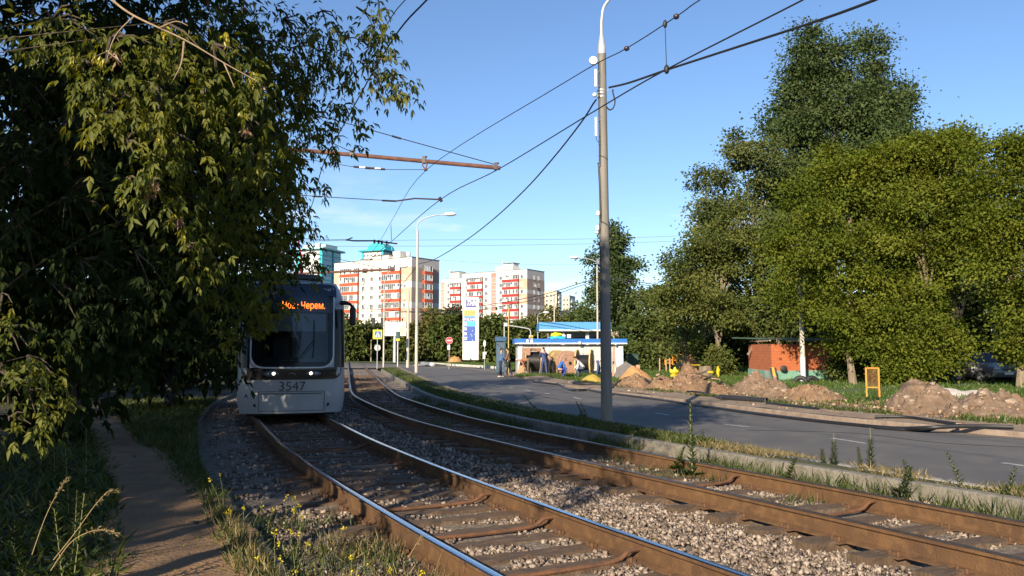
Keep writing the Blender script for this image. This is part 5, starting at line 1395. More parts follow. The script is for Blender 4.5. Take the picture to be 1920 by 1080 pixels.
# ---- far pale blocks
m_yel = M('pale_yellow_wall', (.62, .55, .40), .9, (.56, .50, .37), .2)
for (lab, px0, px1, px2, yt, Y, nf, sd) in (('small far yellowish block directly right of the shaded gable', 1021, 1044, 1053, 545, 520, 9, 1), ('small far pale yellow block left of the conical poplar', 1043, 1068, 1079, 554, 560, 9, 2)):
    O = D(px1, 600, Y); Hh = D(px1, yt, Y).z; A_ = D(px0, 600, Y + 6); B_ = D(px2, 600, Y + 14)
    d1 = (A_.x - O.x, 6); d2 = (B_.x - O.x, 14)
    o = slab_building('far_block', lab, (O.x, O.y), d1, math.hypot(*d1), d2, math.hypot(*d2), Hh, m_yel, m_wall_sh)
    f = Facade(o, (O.x, O.y), d1); L = math.hypot(*d1); g_ = Facade(o, (O.x, O.y), d2); L2 = math.hypot(*d2)
    zz = [Hh - 3.2 - k * 3.2 for k in range(nf)]
    windows(f, [L * q for q in ((.2, .45, .8) if sd == 1 else (.15, .4, .85))], zz, 1.6, 1.6)
    balconies(g_, L2 * .2, L2 * .75, [z - 1.6 for z in zz[:7]], 1.6, 1.2, m_fr, nm=4, seed=20 + sd)
# ---- turquoise towers
m_tq = M('turquoise_cladding', (.03, .40, .46), .5, (.03, .34, .41), .1)
m_tqg = M('turquoise_glass', (.04, .20, .25), .15, (.06, .28, .34), .25, spec=.8)
def tower(label, px0, px1, px2, yt, Y, big):
    O = D(px1, 600, Y); Hh = D(px1, yt, Y).z; A_ = D(px0, 600, Y + 7); B_ = D(px2, 600, Y + 20)
    d1 = (A_.x - O.x, 7); d2 = (B_.x - O.x, 20); L = math.hypot(*d1); L2 = math.hypot(*d2)
    o = slab_building('tower_block', label, (O.x, O.y), d1, L, d2, L2, Hh, M('tower_white', (.62, .64, .64), .9), m_tqg)
    f = Facade(o, (O.x, O.y), d1); g_ = Facade(o, (O.x, O.y), d2)
    zz = [Hh - 3 - 3.0 * k for k in range(13)]
    if big: windows(f, [L * q for q in (.2, .38, .56, .74, .9)], zz[:3], 1.5, 1.5)
    else: windows(f, [L * q for q in (.15, .35, .55, .8)], zz, 1.6, 1.5)
    mb = MB(); f.box(mb, -.4, 1.6, 0, Hh, 0.02, .5); f.box(mb, L - 1.4, L + .3, 0, Hh, .02, .5); g_.box(mb, L2 * .55, L2 * .62, 0, Hh, .02, .5)
    for z in zz: g_.box(mb, 0.3, L2, z - .25, z + .15, .02, .25)
    mb.build('cladding', m_tq, o)
    mb = MB(); cx = (f.d * L + g_.d * L2) / 2
    e = 2.2
    P = [f.p(-e, Hh, e) , f.p(L + e, Hh, e), f.p(L + e, Hh, e) + g_.d * (L2 + e * 2), f.p(-e, Hh, e) + g_.d * (L2 + e * 2)]
    up = Vector((0, 0, 1.0)); mb.add(P + [p + up for p in P], [(0, 1, 2, 3), (4, 5, 6, 7), (0, 1, 5, 4), (1, 2, 6, 5), (2, 3, 7, 6), (3, 0, 4, 7)])
    mb.build('eave', m_tq if big else M('pale_turquoise', (.28, .52, .54), .6), o)
    if big:
        mb = MB()
        hw_ = 6.0; n = 12; c = Vector((cx.x, cx.y, Hh + 1.0))
        dd = f.d
        prof = [(-8.5, 0)] + [(-7.5 * math.cos(PI * k / n), 1.6 + 4.2 * math.sin(PI * k / n)) for k in range(n + 1)] + [(8.5, 0)]
        vs = []; N = len(prof)
        for s in (-1, 1):
            for (a, z) in prof: vs.append(c + dd * a + Vector((-dd.y, dd.x, 0)) * s * hw_ + Vector((0, 0, z)))
        mb.add(vs, [tuple(range(N)), tuple(range(2 * N - 1, N - 1, -1))] + [(i, i + N, (i + 1) % N + N, (i + 1) % N) for i in range(N)])
        mb.build('crown_vault', m_tq, o)
        mb = MB()
        for a in (-9.5, -9, 8.6): q = c + dd * a; mb.cyl(q, q + Vector((0, 0, 3.2)), .25, n=8)
        mb.build('roof_post', m_tq, o)
    else:
        mb = MB()
        for k in range(4):
            q = Vector((cx.x, cx.y, Hh + 1 + 1.3)) + f.d * (-7 + k * 4.4); mb.box(q, (3.2, 12, 2.6 + (k == 1) * 1.6), f.rz)
        mb.build('roof_house', M('tower_roof_house', (.45, .58, .58), .8, (.6, .62, .6), .5), o)
tower('turquoise-roofed white tower rising behind the orange-red balcony block', 678, 717, 746, 470, 560, True)
tower('pale turquoise tower directly above the tram roof', 556, 602, 637, 467, 470, False)
# ================================================================ kiosk, canopy, price sign
m_blue = M('blue_fascia', (.015, .16, .50), .45, (.02, .13, .42), .8)
m_blue_l = M('light_blue_fascia', (.07, .29, .60), .5, (.06, .25, .54), .5)
m_navy = M('navy_booth', (.012, .06, .15), .6, (.02, .08, .16), 1)
m_kw = M('kiosk_wall', (.60, .57, .54), .85, (.46, .44, .43), .7, lo=.42, hi=.58, bump=.1, col3=(.36, .34, .34), scale3=.5, amt3=.7)
m_kw2 = M('kiosk_white', (.68, .68, .68), .7, (.6, .6, .6), 2)
YK = 54.0
k0 = D(971, 650, YK); k1 = D(1168, 650, YK + .35)
kd = Vector((k1.x - k0.x, k1.y - k0.y, 0)); KL_ = kd.length; krz = math.atan2(kd.y, kd.x)
kiosk = thing('kiosk', 'long white kiosk with blue fascia behind the cable spools', 'kiosk', (k0.x, k0.y, -.05), krz)
zw_, zf = D(966, 646.5, YK).z + .05, D(966, 636.5, YK).z + .05
MB().box((KL_ / 2, 1.4, zw_ / 2), (KL_, 2.8, zw_)).build('wall', m_kw, kiosk)
m_pj = M('panel_joint', (.3, .3, .3), .8)
for t_ in (.30, .62): MB().box((KL_ * t_, -.004, zw_ * .5), (.02, .03, zw_)).build('wall_joint', m_pj, kiosk)
MB().box((.16, -.02, zw_ / 2), (.30, .10, zw_)).build('corner_panel', m_kw2, kiosk); MB().box((KL_ - .25, -.02, zw_ / 2), (.5, .10, zw_)).build('corner_panel', m_kw2, kiosk)
MB().box((KL_ / 2, 1.25, (zw_ + zf) / 2 + .05), (KL_ + .45, 3.2, zf - zw_)).build('fascia', m_blue, kiosk)
MB().box((KL_ / 2, -.36, zw_ + .09), (KL_ + .46, .03, .09)).build('fascia_stripe', m_kw2, kiosk)
mb = MB(); mb.box((.62, -.365, zf - .12), (.16, .02, .22)); mb.box((.62, -.38, zf - .12), (.07, .02, .10), mi=1); mb.box((.90, -.365, zf - .12), (.16, .02, .22)); mb.box((.90, -.38, zf - .16), (.07, .02, .06), mi=1)
mb.build('fascia_emblem', [m_kw2, m_blue_l], kiosk)
mb = MB(); mb.box((KL_ * .58, -.44, zw_ + .12), (.20, .14, .20), bev=.03); mb.box((KL_ * .92, -.42, zw_ + .02), (.14, .1, .10), bev=.03); mb.build('floodlight', M('lamp_box', (.5, .5, .48), .5), kiosk)
# yellow and cyan bundle and small box on the kiosk roof
def on_kiosk(px, py, o=1.2): return D(px, py, YK + o)
q = on_kiosk(1045, 634.5)
tb = thing('tarpaulin_bundle', 'crumpled yellow and cyan tarpaulin bundle lying on the kiosk roof', 'tarpaulin', (q.x, q.y, zf + .05))
def lump(name, parent, c, r, mat, seed, amp=.35, n=18, m=10, freq=2.2, smooth=True):
    mb = MB(); mb.ell((0, 0, 0), (1, 1, 1), n, m); vs = []
    for v in mb.v:
        v = Vector(v); k = 1 + amp * mnoise.noise(v * freq + Vector((seed, seed * 2, 0)))
        vs.append((c[0] + v.x * r[0] * k, c[1] + v.y * r[1] * k, c[2] + v.z * r[2] * k))
    mb.v = vs; return mb.build(name, mat, parent, smooth=smooth, fix=False)
lump('yellow_sheet', tb, (-.05, 0, .22), (.42, .3, .16), M('yellow_tarp', (.70, .58, .02), .6), 3)
lump('cyan_sheet', tb, (0, -.1, .02), (.62, .35, .14), M('cyan_tarp', (.03, .42, .58), .6), 5)
lump('white_sheet', tb, (.42, .05, .12), (.18, .2, .18), m_kw2, 9)
q = on_kiosk(1067, 633); o = MB().box((0, 0, .14), (.28, .2, .26), bev=.03).build('roof_box', m_kw2, None); o.location = (q.x, q.y, zf + .05); tag(o, 'small white box standing on the kiosk roof beside the tarpaulin', 'box')

YC = 82.0
c0 = D(1011, 610, YC); c1 = D(1146, 610, YC); zc0 = D(1011, 620, YC).z; zc1 = D(1011, 603.5, YC).z
can = thing('fuel_canopy', 'blue fuel station canopy with white stripe rising behind the kiosk', 'canopy', (c0.x, YC, -.05)); Lc = c1.x - c0.x
MB().box((Lc / 2, 4.5, (zc0 + zc1) / 2 + .08), (Lc, 9, zc1 - zc0 - .1)).build('roof', m_blue_l, can)
MB().box((Lc / 2, -.02, zc0 + .08), (Lc + .04, .06, .14)).build('fascia_stripe', m_kw2, can)
MB().box((Lc / 2, 4.5, zc0 - .02), (Lc - .2, 8.8, .06)).build('ceiling', M('canopy_ceiling', (.35, .34, .33), .8), can)
for px in (1055, 1101): x = D(px, 630, YC + 1).x - c0.x; MB().box((x, 1, zc0 / 2), (.34, .34, zc0)).build('column', m_kw2, can)
sh = thing('station_shop', 'beige fuel station shop with dark windows under the blue canopy', 'shop', (D(1030, 640, 92).x, 92, -.05)); Ls = D(1160, 640, 92).x - D(1030, 640, 92).x
MB().box((Ls / 2, 3, 1.9), (Ls, 6, 3.8)).build('wall', M('beige_wall', (.36, .31, .26), .9), sh)
for px0, px1 in ((1078, 1098), (1104, 1124)):
    a = D(px0, 630, 92).x - sh.location.x; b_ = D(px1, 630, 92).x - sh.location.x
    o = MB().box(((a + b_) / 2, -.03, 2.4), (b_ - a, .08, 1.4)).build('window', m_rub, sh); MB().box(((a + b_) / 2, -.08, 2.4), (b_ - a - .12, .03, 1.28)).build('pane', M('shop_pane', (.015, .02, .05), .15), o)

YP = 74.0
p0 = D(867, 676, YP); p1 = D(897.5, 676, YP)
sg = thing('price_sign', 'tall white fuel price sign with blue logo panel and coloured price rows', 'sign', ((p0.x + p1.x) / 2, YP, 0.0), R(-4))
w = p1.x - p0.x; ztop = D(880, 557, YP).z
def zs(py): return D(880, py, YP).z
m_sw = M('sign_white', (.74, .73, .71), .6)
MB().box((0, .3, (ztop + zs(675)) / 2), (w, .6, ztop - zs(675)), bev=.04).build('pylon', m_sw, sg)
def row(name, y0, y1, mat, x0=-.42, x1=.30, out=.012): 
    return MB().box(((x0 + x1) / 2 * w, -out / 2 - .001, (zs(y0) + zs(y1)) / 2), ((x1 - x0) * w, out, abs(zs(y0) - zs(y1)))).build(name, mat, sg)
m_lb = M('logo_blue', (.05, .06, .26), .5)
lg = row('logo_panel', 561.5, 576.5, m_lb, -.30, .34, .02)
text_mesh('logo_text', 'ТНК', .62, m_sw, lg, (0.02 * w, -.028, (zs(561.5) + zs(576.5)) / 2), (PI / 2, 0, 0), sx=.72, shear=.35, bold=.02)
row('price_row', 581.5, 592, M('row_orange', (.62, .33, .10), .6)); row('price_row', 592.3, 595.5, m_blue_l)
pr = row('price_row', 595.8, 602.2, M('row_indigo', (.07, .07, .30), .6))
text_mesh('row_text', 'PULSAR', .30, M('pinkish_letters', (.72, .55, .62), .6), pr, (-.06 * w, -.018, (zs(595.8) + zs(602.2)) / 2), (PI / 2, 0, 0), sx=1.0, bold=.01)
cy = row('price_row', 602.5, 611.5, M('row_cyan', (.07, .48, .70), .6)); bl = row('price_row', 611.8, 640, M('row_blue', (.035, .09, .36), .6))
for s, y in (('Д', 607), ('95', 617), ('92', 626), ('ДТ', 635)):
    text_mesh('row_text', s, .34, m_sw, cy if s == 'Д' else bl, (-.33 * w, -.018, zs(y)), (PI / 2, 0, 0), sx=.8, bold=.015)
mb = MB()
for (x, y) in ((.02, 627), (.08, 630), (.25, 627), (.12, 620), (.12, 638)): mb.box((x * w, -.018, zs(y)), (.07, .01, .06))
mb.build('price_digit_rest', m_sw, bl)
row('lower_panel', 644, 650.5, M('panel_pale', (.62, .59, .57), .7)); row('lower_panel', 651, 660, M('panel_pale_b', (.58, .56, .55), .7)); row('lower_panel', 660.6, 674, M('panel_pale_c', (.63, .60, .57), .7))
MB().box((-.0 * w, -.04, zs(673)), (.10, .06, .12)).build('lock_box', m_rub, sg)
bt = thing('booth', 'dark blue booth standing behind the two standing men', 'booth', (D(939, 690, 60).x, 60, -.05))
MB().box((0, .7, 1.15), (.72, 1.4, 2.3), bev=.02).build('body', M('booth_grey_blue', (.035, .075, .115), .6, (.05, .09, .13), 1), bt)
MB().box((0, .66, 2.5), (.86, 1.6, .34), bev=.02).build('header', m_navy, bt)
MB().box((.0, -.02, 1.2), (.5, .04, 1.7)).build('door', M('booth_door', (.05, .10, .14), .5), bt)
# height gate: pale inverted L
hg = thing('height_gate', 'pale steel height gate with small yellow plate left of the canopy', 'gate', (D(945.5, 660, 66).x, 66, -.05))
def lh(px, py): q = D(px, py, 66); return (q.x - hg.location.x, 0, q.z + .05)
MB().tube([lh(945.5, 690), lh(945.5, 609)], .05, 8).build('post', m_galv, hg)
MB().tube(polyline([lh(946, 609), lh(984, 615), lh(993, 618), lh(995, 624), lh(995, 631)], n=4), .05, 8).build('arm', m_galv, hg, smooth=True)
MB().box(lh(948, 608.5), (.28, .2, .28)).build('camera_box', m_kw2, hg)
o = MB().box(lh(995.5, 632.5), (.34, .05, .32)).build('plate', M('plate_yellow', (.66, .54, .12), .6), hg)
q = lh(995.5, 632.5); text_mesh('plate_text', '3,4', .2, m_rub, o, (q[0], -.032, q[2]), (PI / 2, 0, 0))

# ================================================================ spools
m_wood = M('spool_wood', (.52, .36, .21), .85, (.38, .25, .15), 5, bump=.4, stretch=(1, 1, 5), col3=(.25, .15, .1), scale3=8, amt3=.5)
m_wood_p = M('spool_wood_pink', (.50, .31, .22), .85, (.38, .22, .16), 5, bump=.4, stretch=(1, 1, 5))
m_wood_y = M('spool_wood_yellow', (.60, .45, .20), .85, (.52, .37, .16), 5, bump=.4, stretch=(1, 1, 5))
m_cabl = M('spool_cable_black', (.012, .012, .013), .45, (.02, .02, .022), 4)
def spool(label, px, py, Y, rad, width, rz, mat, drum=True, full=.8, tilt=0, flanges=2):
    q = D(px, py, Y); o = thing('cable_spool', label, 'cable spool', (q.x, Y, -.02), rz, 'cable spools along the kiosk')
    for s in ([-1, 1] if flanges == 2 else [-1]):
        mb = MB(); x = s * width / 2
        mb.cyl((x - .035, 0, rad), (x + .035, 0, rad), rad, n=32)
        for k in range(5):   # planks with bolts
            z = rad + (k - 2) * rad * .38; hl = math.sqrt(max(.01, rad * rad - (z - rad) ** 2)) * .96
            mb.box((x + s * .045, 0, z), (.02, hl * 2, rad * .30))
        f = mb.build('flange', mat, o, smooth=30)
        mb = MB(); mb.cyl((x + s * .03, 0, rad), (x + s * .075, 0, rad), .11, n=14); mb.build('hub', m_rub, f)
    if drum:
        mb = MB(); n = 14; r = rad * full
        P = []; 
        prof = []
        for k in range(n):
            x = -width / 2 + .04 + (width - .08) * (k + .5) / n; prof += [(x - (width - .08) / n * .45, r - .02), (x, r), (x + (width - .08) / n * .45, r - .02)]
        vs = []; fs = []; m = 28
        for (x, rr) in prof:
            for k in range(m): vs.append((x, rr * math.sin(2 * PI * k / m), rad + rr * math.cos(2 * PI * k / m)))
        for i in range(len(prof) - 1):
            for k in range(m): fs.append((i * m + k, i * m + (k + 1) % m, (i + 1) * m + (k + 1) % m, (i + 1) * m + k))
        mb.add(vs, fs); mb.build('wound_cable', m_cabl, o, smooth=True)
    return o
sA_ = spool('largest cable spool with boarded top, at the kiosk left end', 997, 703, 52.3, .90, 1.0, R(6), m_wood, full=.72)
mb = MB(); mb.box((0, -.04, 1.74), (1.1, .7, .05)); mb.box((-.34, -.78, 1.55), (.3, .04, .5), rx=.35); mb.box((.0, -.66, 1.67), (1.05, .05, .22), rx=.5); mb.build('lagging_board', m_wood_p, sA_)
mb = MB(); mb.box((-.62, -.35, .8), (.05, .5, 1.7)); mb.box((-.75, -.55, .55), (.3, .04, 1.1), ry=.25); mb.box((-.70, -.50, .5), (.06, .04, 1.2), ry=-.3); mb.build('side_plank', m_wood, sA_)
spool('cable spool with pale yellow flange behind the crouching man in blue', 1044, 700, 53.4, .82, .40, R(-50), m_wood_y, full=.75)
spool('wooden cable spool with pinkish flange left of the last spool', 1065, 704, 52.3, .80, .40, R(-60), m_wood_p, full=.7)
spool('cable spool with two tall pale flanges and black cable, farthest right', 1096, 704, 51.8, .84, .92, R(-16), m_wood_y, full=.6)
spool('dark cable spool half hidden behind the man in black clothes', 1029, 700, 53.7, .66, .4, R(12), m_wood, full=.8)

# ================================================================ red shed, hazard board, tyres
S0 = D(1447, 700, 43); S1 = D(1404.5, 700, 48.5); S2 = D(1578, 700, 45)
zf0 = D(1447, 695.5, 43).z; zr0 = D(1447, 645, 43).z
shd = thing('brick_shed', 'orange-red shed with green plinth and dark green roof under the maple', 'shed', (S0.x, S0.y, -.05))
a_ = Vector((0, 0, 0)); b_ = Vector((S1.x - S0.x, S1.y - S0.y, 0)); c_ = Vector((S2.x - S0.x, S2.y - S0.y, 0)); d_ = b_ + c_
m_brick = M('orange_brick', (.52, .155, .055), .9, (.45, .125, .048), 1.0, bump=.15)
def brickify(m):
    nt = m.node_tree; b = nt.nodes['Principled BSDF']; t = nt.nodes.new('ShaderNodeTexBrick'); t.inputs['Scale'].default_value = 1.0
    t.inputs['Brick Width'].default_value = .5; t.inputs['Row Height'].default_value = .16; t.inputs['Mortar Size'].default_value = .012
    t.inputs['Color1'].default_value = (.56, .165, .06, 1); t.inputs['Color2'].default_value = (.47, .13, .048, 1); t.inputs['Mortar'].default_value = (.36, .13, .07, 1)
    tc = nt.nodes.new('ShaderNodeTexCoord'); sp = nt.nodes.new('ShaderNodeSeparateXYZ'); cb = nt.nodes.new('ShaderNodeCombineXYZ'); ad = nt.nodes.new('ShaderNodeMath')
    nt.links.new(tc.outputs['Object'], sp.inputs[0]); nt.links.new(sp.outputs[0], ad.inputs[0]); nt.links.new(sp.outputs[1], ad.inputs[1])
    nt.links.new(ad.outputs[0], cb.inputs[0]); nt.links.new(sp.outputs[2], cb.inputs[1]); nt.links.new(cb.outputs[0], t.inputs['Vector']); nt.links.new(t.outputs['Color'], b.inputs['Base Color'])
brickify(m_brick)
def prismz(P, z0, z1): return MB().prism([(p.x, p.y) for p in P], 'z', z0, z1)
prismz([a_, b_, d_, c_], zf0 + .05, zr0 + .05).build('wall', m_brick, shd)
ex = (-b_.normalized() - c_.normalized()) * .06
prismz([a_ + ex, b_ + (b_.normalized() - c_.normalized()) * .06, d_, c_ + (c_.normalized() - b_.normalized()) * .06], -.2, zf0 + .048).build('plinth', M('green_plinth', (.16, .36, .26), .9, (.26, .44, .36), 1.5, lo=.4, hi=.6, col3=(.5, .52, .45), scale3=1.2, amt3=.6), shd)
mb = MB(); rz_ = math.atan2(c_.y, c_.x); mid = (d_ * .5)
mb.box(mid + Vector((.5, 0, zr0 + .36)), (c_.length + .2, b_.length + .5, .07), rz_, rx=.035); mb.build('roof', M('dark_green_roof', (.04, .075, .055), .7, (.05, .09, .065), 2), shd)
mb = MB(); mb.box(mid + Vector((.5, -2.9, zr0 + .22)), (c_.length * .9, .06, .07), rz_); mb.box(b_ * .55 + Vector((.1, 0, zr0 + .24)), (.08, b_.length * .9, .06), math.atan2(b_.y, b_.x) - PI / 2)
for t in (.02, .3, .6): mb.box(c_ * t + d_ * .12 + Vector((0, 0, zr0 + .18)), (.12, .12, .34), rz_)
mb.build('roof_batten', M('batten_wood', (.48, .34, .22), .85), shd)
q = D(1398, 636, 47); r = D(1418, 652, 47)
o = MB().box((0, 0, 0), (.12, .04, 1.0), ry=.6).build('leaning_board', m_bark_l, None); o.location = ((q.x + r.x) / 2 + .25, 47.6, 1.75); tag(o, 'old board leaning behind the red shed wall', 'board')
# black round hole cover on the wall foot, hazard board, tyres
q = D(1468, 694, 43.2); mb = MB(); mb.ell((0, 0, 0), (.2, .06, .17), 14, 8); o = mb.build('rubber_sheet', m_rub, None, smooth=True); o.location = (q.x, 43.05, zf0 + .12); tag(o, 'black rubber lump on the green plinth ledge', 'rubber')
q = D(1448, 700, 42.6); hz = thing('hazard_board', 'tilted orange and black striped warning board in front of the green plinth', 'warning board', (q.x, 42.4, .1), R(-8)); 
hb = MB(); P = [(-.20, .62), (.16, .60), (.13, .0), (-.10, .02)]; hb.prism(P, 'y', -.02, .02); hb.build('board', M('hazard_orange', (.62, .30, .05), .6), hz)
mb = MB()
for k in range(2): x = -.19 + k * .24; mb.prism([(x - .02, .61), (x + .10, .60), (x + .17, .05), (x + .09, .05)], 'y', -.028, -.021)
mb.build('stripe', m_rub, hz)
def tyre(px, py, Y, label, rz, lay=False):
    mb = MB(); n, m = 24, 10; Rr, rr = .27, .11; vs = []; fs = []
    for i in range(n):
        for k in range(m):
            a, c = 2 * PI * i / n, 2 * PI * k / m; rad = Rr + rr * math.cos(c)
            vs.append((rr * .9 * math.sin(c), rad * math.cos(a), Rr + rr + rad * math.sin(a)))
    for i in range(n):
        for k in range(m): fs.append((i * m + k, ((i + 1) % n) * m + k, ((i + 1) % n) * m + (k + 1) % m, i * m + (k + 1) % m))
    mb.add(vs, fs); o = mb.build('tyre', m_rub, None, smooth=True); q = D(px, py, Y); o.location = (q.x, Y, -.40); o.rotation_euler = (0, 0, rz); tag(o, label, 'tyre')
tyre(1501, 712, 40.2, 'half sunk black tyre left of the whitewashed pole foot', R(70)); tyre(1522, 712, 40.3, 'half sunk black tyre right of the whitewashed pole foot', R(95))
# ================================================================ earth heaps
m_dirt = M('dug_earth', (.225, .135, .075), .95, (.145, .088, .050), 1.1, bump=1.0, bscale=9, col3=(.31, .21, .13), scale3=5, amt3=.6)
m_dirt_g = M('grey_brown_earth', (.145, .098, .066), .95, (.20, .13, .08), 1.0, bump=1.0, bscale=9, col3=(.27, .2, .15), scale3=6, amt3=.5)
m_sand_o = M('orange_sand', (.50, .275, .11), .95, (.42, .22, .09), 1.6, bump=.6, bscale=12)
m_sand_y = M('yellow_sand', (.52, .35, .06), .95, (.46, .29, .06), 1.6, bump=.5, bscale=14)
m_gravel = M('white_gravel', (.58, .53, .47), .95, (.42, .38, .33), 8, bump=1.0, bscale=30)
def heap(label, pxl, pxr, pyb, Y, pyt, pk, mat, seed, depth=None, cat='earth heap', name='earth_heap', rough=.42, lob=None, group=None):
    """heap with footprint pxl..pxr at depth Y, top at pixel row pyt over column pk"""
    a = D(pxl, pyb, Y); b = D(pxr, pyb, Y); W = (b.x - a.x) / 2; cx = (a.x + b.x) / 2; dp = depth or max(.9, W * .55)
    zbase = -.06; h = D(pk, pyt, Y).z - zbase; pkx = (D(pk, pyb, Y).x - cx) / W
    peaks = lob or [(pkx, 0, 1.0, 1.0)]
    o_loc = Vector((cx, Y, zbase)); nu, nv = 110, 60; mb = MB()
    def f(u, v):
        x = (u * 2 - 1); y = (v * 2 - 1); r = math.hypot(x, y); hh = 0
        for (px_, py_, hs, ws) in peaks:
            dx = (x - px_) / ws; dx *= (1 / (1 + px_ * (1 if x > px_ else -1) * -.55)) if abs(px_) > .05 else 1
            dd = math.hypot(dx, (y - py_) * .95); hh = max(hh, hs * max(0, 1 - dd ** 1.25))
        wx, wy = cx + x * W, Y + y * dp
        n = nz2(wx, wy, 1.0, seed) * .55 + (abs(nz2(wx, wy, 2.3, seed + 4)) - .2) * .7 + (abs(nz2(wx, wy, 5.5, seed + 8)) - .2) * .42 + nz2(wx, wy, 12, seed + 2) * .14
        edge = max(0, 1 - r ** 4)
        z = (hh * h + n * rough * (.25 + hh) * min(1.2, h + .3)) * edge - .12 * (1 - edge) - .02
        return Vector((x * W, y * dp, z))
    mb.grid(f, nu, nv); o = mb.build(name, mat, None, smooth=True, fix=False); o.location = o_loc
    tag(o, label, cat, group); return o
heap('low brown earth heap right of the big pole, below the orange sand', 1142, 1260, 729, 35.5, 704, 1185, m_dirt, 1, 1.7)
heap('orange sand heap beside the right end of the kiosk', 1152, 1236, 716, 44, 687, 1188, m_sand_o, 2, 1.6, cat='sand heap', name='sand_heap', rough=.15)
heap('yellow sand heap behind the coiled cable left of the big pole', 1076, 1140, 717, 41, 701, 1113, m_sand_y, 3, 1.2, cat='sand heap', name='sand_heap', rough=.08)
heap('long brown earth ridge stretching left of the red shed', 1190, 1400, 733, 32.5, 696, 1238, m_dirt, 4, 1.6, lob=[(-.55, 0, 1.0, .5), (-.15, .1, .85, .45), (.2, 0, .65, .5), (.6, 0, .55, .45), (-.85, 0, .7, .3)])
heap('small earth heap with dark hollow under the yellow tarps', 1262, 1345, 716, 44, 682, 1284, m_dirt, 5, 1.6)
heap('grey-brown earth heap with peak in front of the green plinth', 1350, 1512, 747, 29, 703, 1423, m_dirt_g, 6, 1.7)
heap('brown earth heap in front of the whitewashed pole foot', 1448, 1618, 768, 26.5, 716, 1508, m_dirt, 7, 1.7)
heap('tall pointed earth heap right of the orange barrier', 1650, 1835, 790, 22.2, 721, 1737, m_dirt_g, 8, 1.7)
heap('wide stony earth heap at the right frame edge', 1745, 2010, 802, 20.5, 737, 1830, m_dirt_g, 9, 1.6, lob=[(-.35, 0, 1, .7), (.1, .1, .9, .6), (.5, 0, .8, .6)])
heap('low spread earth heap at the foot of the orange barrier', 1560, 1720, 783, 23.8, 757, 1660, m_dirt, 10, 1.4)
heap('low crumbled earth bank between the ridge and the grey-brown heap', 1290, 1420, 742, 29.8, 722, 1340, m_dirt, 14, 1.3)
heap('low crumbled earth bank linking the two heaps left of the orange barrier', 1410, 1560, 764, 26.4, 742, 1480, m_dirt_g, 15, 1.3)
heap('low crumbled earth bank before the pointed heap', 1600, 1790, 795, 20.6, 768, 1700, m_dirt, 16, 1.2)
heap('white gravel ridge behind the pointed heap', 1635, 1905, 752, 28.5, 727, 1780, m_gravel, 11, 1.0, cat='gravel heap', name='gravel_heap', rough=.06, lob=[(-.55, 0, .7, .6), (0, 0, 1, .7), (.5, 0, .9, .6)])
heap('light brown trench spoil far back behind the yellow tarps', 1255, 1330, 683, 70, 668, 1290, m_sand_o, 12, 2.2)
heap('brown soil heap behind the far railing left of the price sign', 836, 872, 676, 112, 668, 852, m_sand_o, 13, 2)
HEAPS = [o for o in COL.objects if o.name.split('.')[0] in ('earth_heap', 'sand_heap', 'gravel_heap')]
def drop(px, py, Y):
    d = ray(px, py); best = None
    for h in HEAPS:
        ok, p, n, i = h.ray_cast(Vector((0, 0, CH)) - h.location, d)
        if ok and (best is None or p.length_squared and (p + h.location).y < best.y): best = p + h.location
    if best is None: best = D(px, py, Y)
    return best
# lumps of clay and stone on the heaps
m_clod = M('pale_clod', (.42, .34, .26), .9, (.30, .22, .16), 4, bump=.5)
g = rng(77)
for k, (px, py, Y, s) in enumerate(((1455, 729, 27.6, .10), (1470, 733, 26.6, .13), (1700, 745, 21.2, .12), (1710, 752, 20.8, .09), (1843, 738, 19.8, .14), (1660, 772, 20.6, .09), (1895, 753, 19.6, .16), (1790, 765, 19.4, .08), (1810, 764, 19.4, .1), (1600, 766, 22.6, .07), (1234, 703, 31.5, .1), (1240, 727, 31, .07), (1915, 797, 17.3, .1), (1870, 800, 17.2, .07), (1560, 758, 25, .08), (1395, 738, 27.6, .08))):
    q = drop(px, py, Y); o = lump('clod', None, (0, 0, 0), (s * .8, s * .7, s * .5), m_clod, k + 3, .5, 10, 7, smooth=False); o.location = q; tag(o, 'pale clod of clay or stone on the dug earth', 'stone', 'pale clods scattered on the earth heaps')
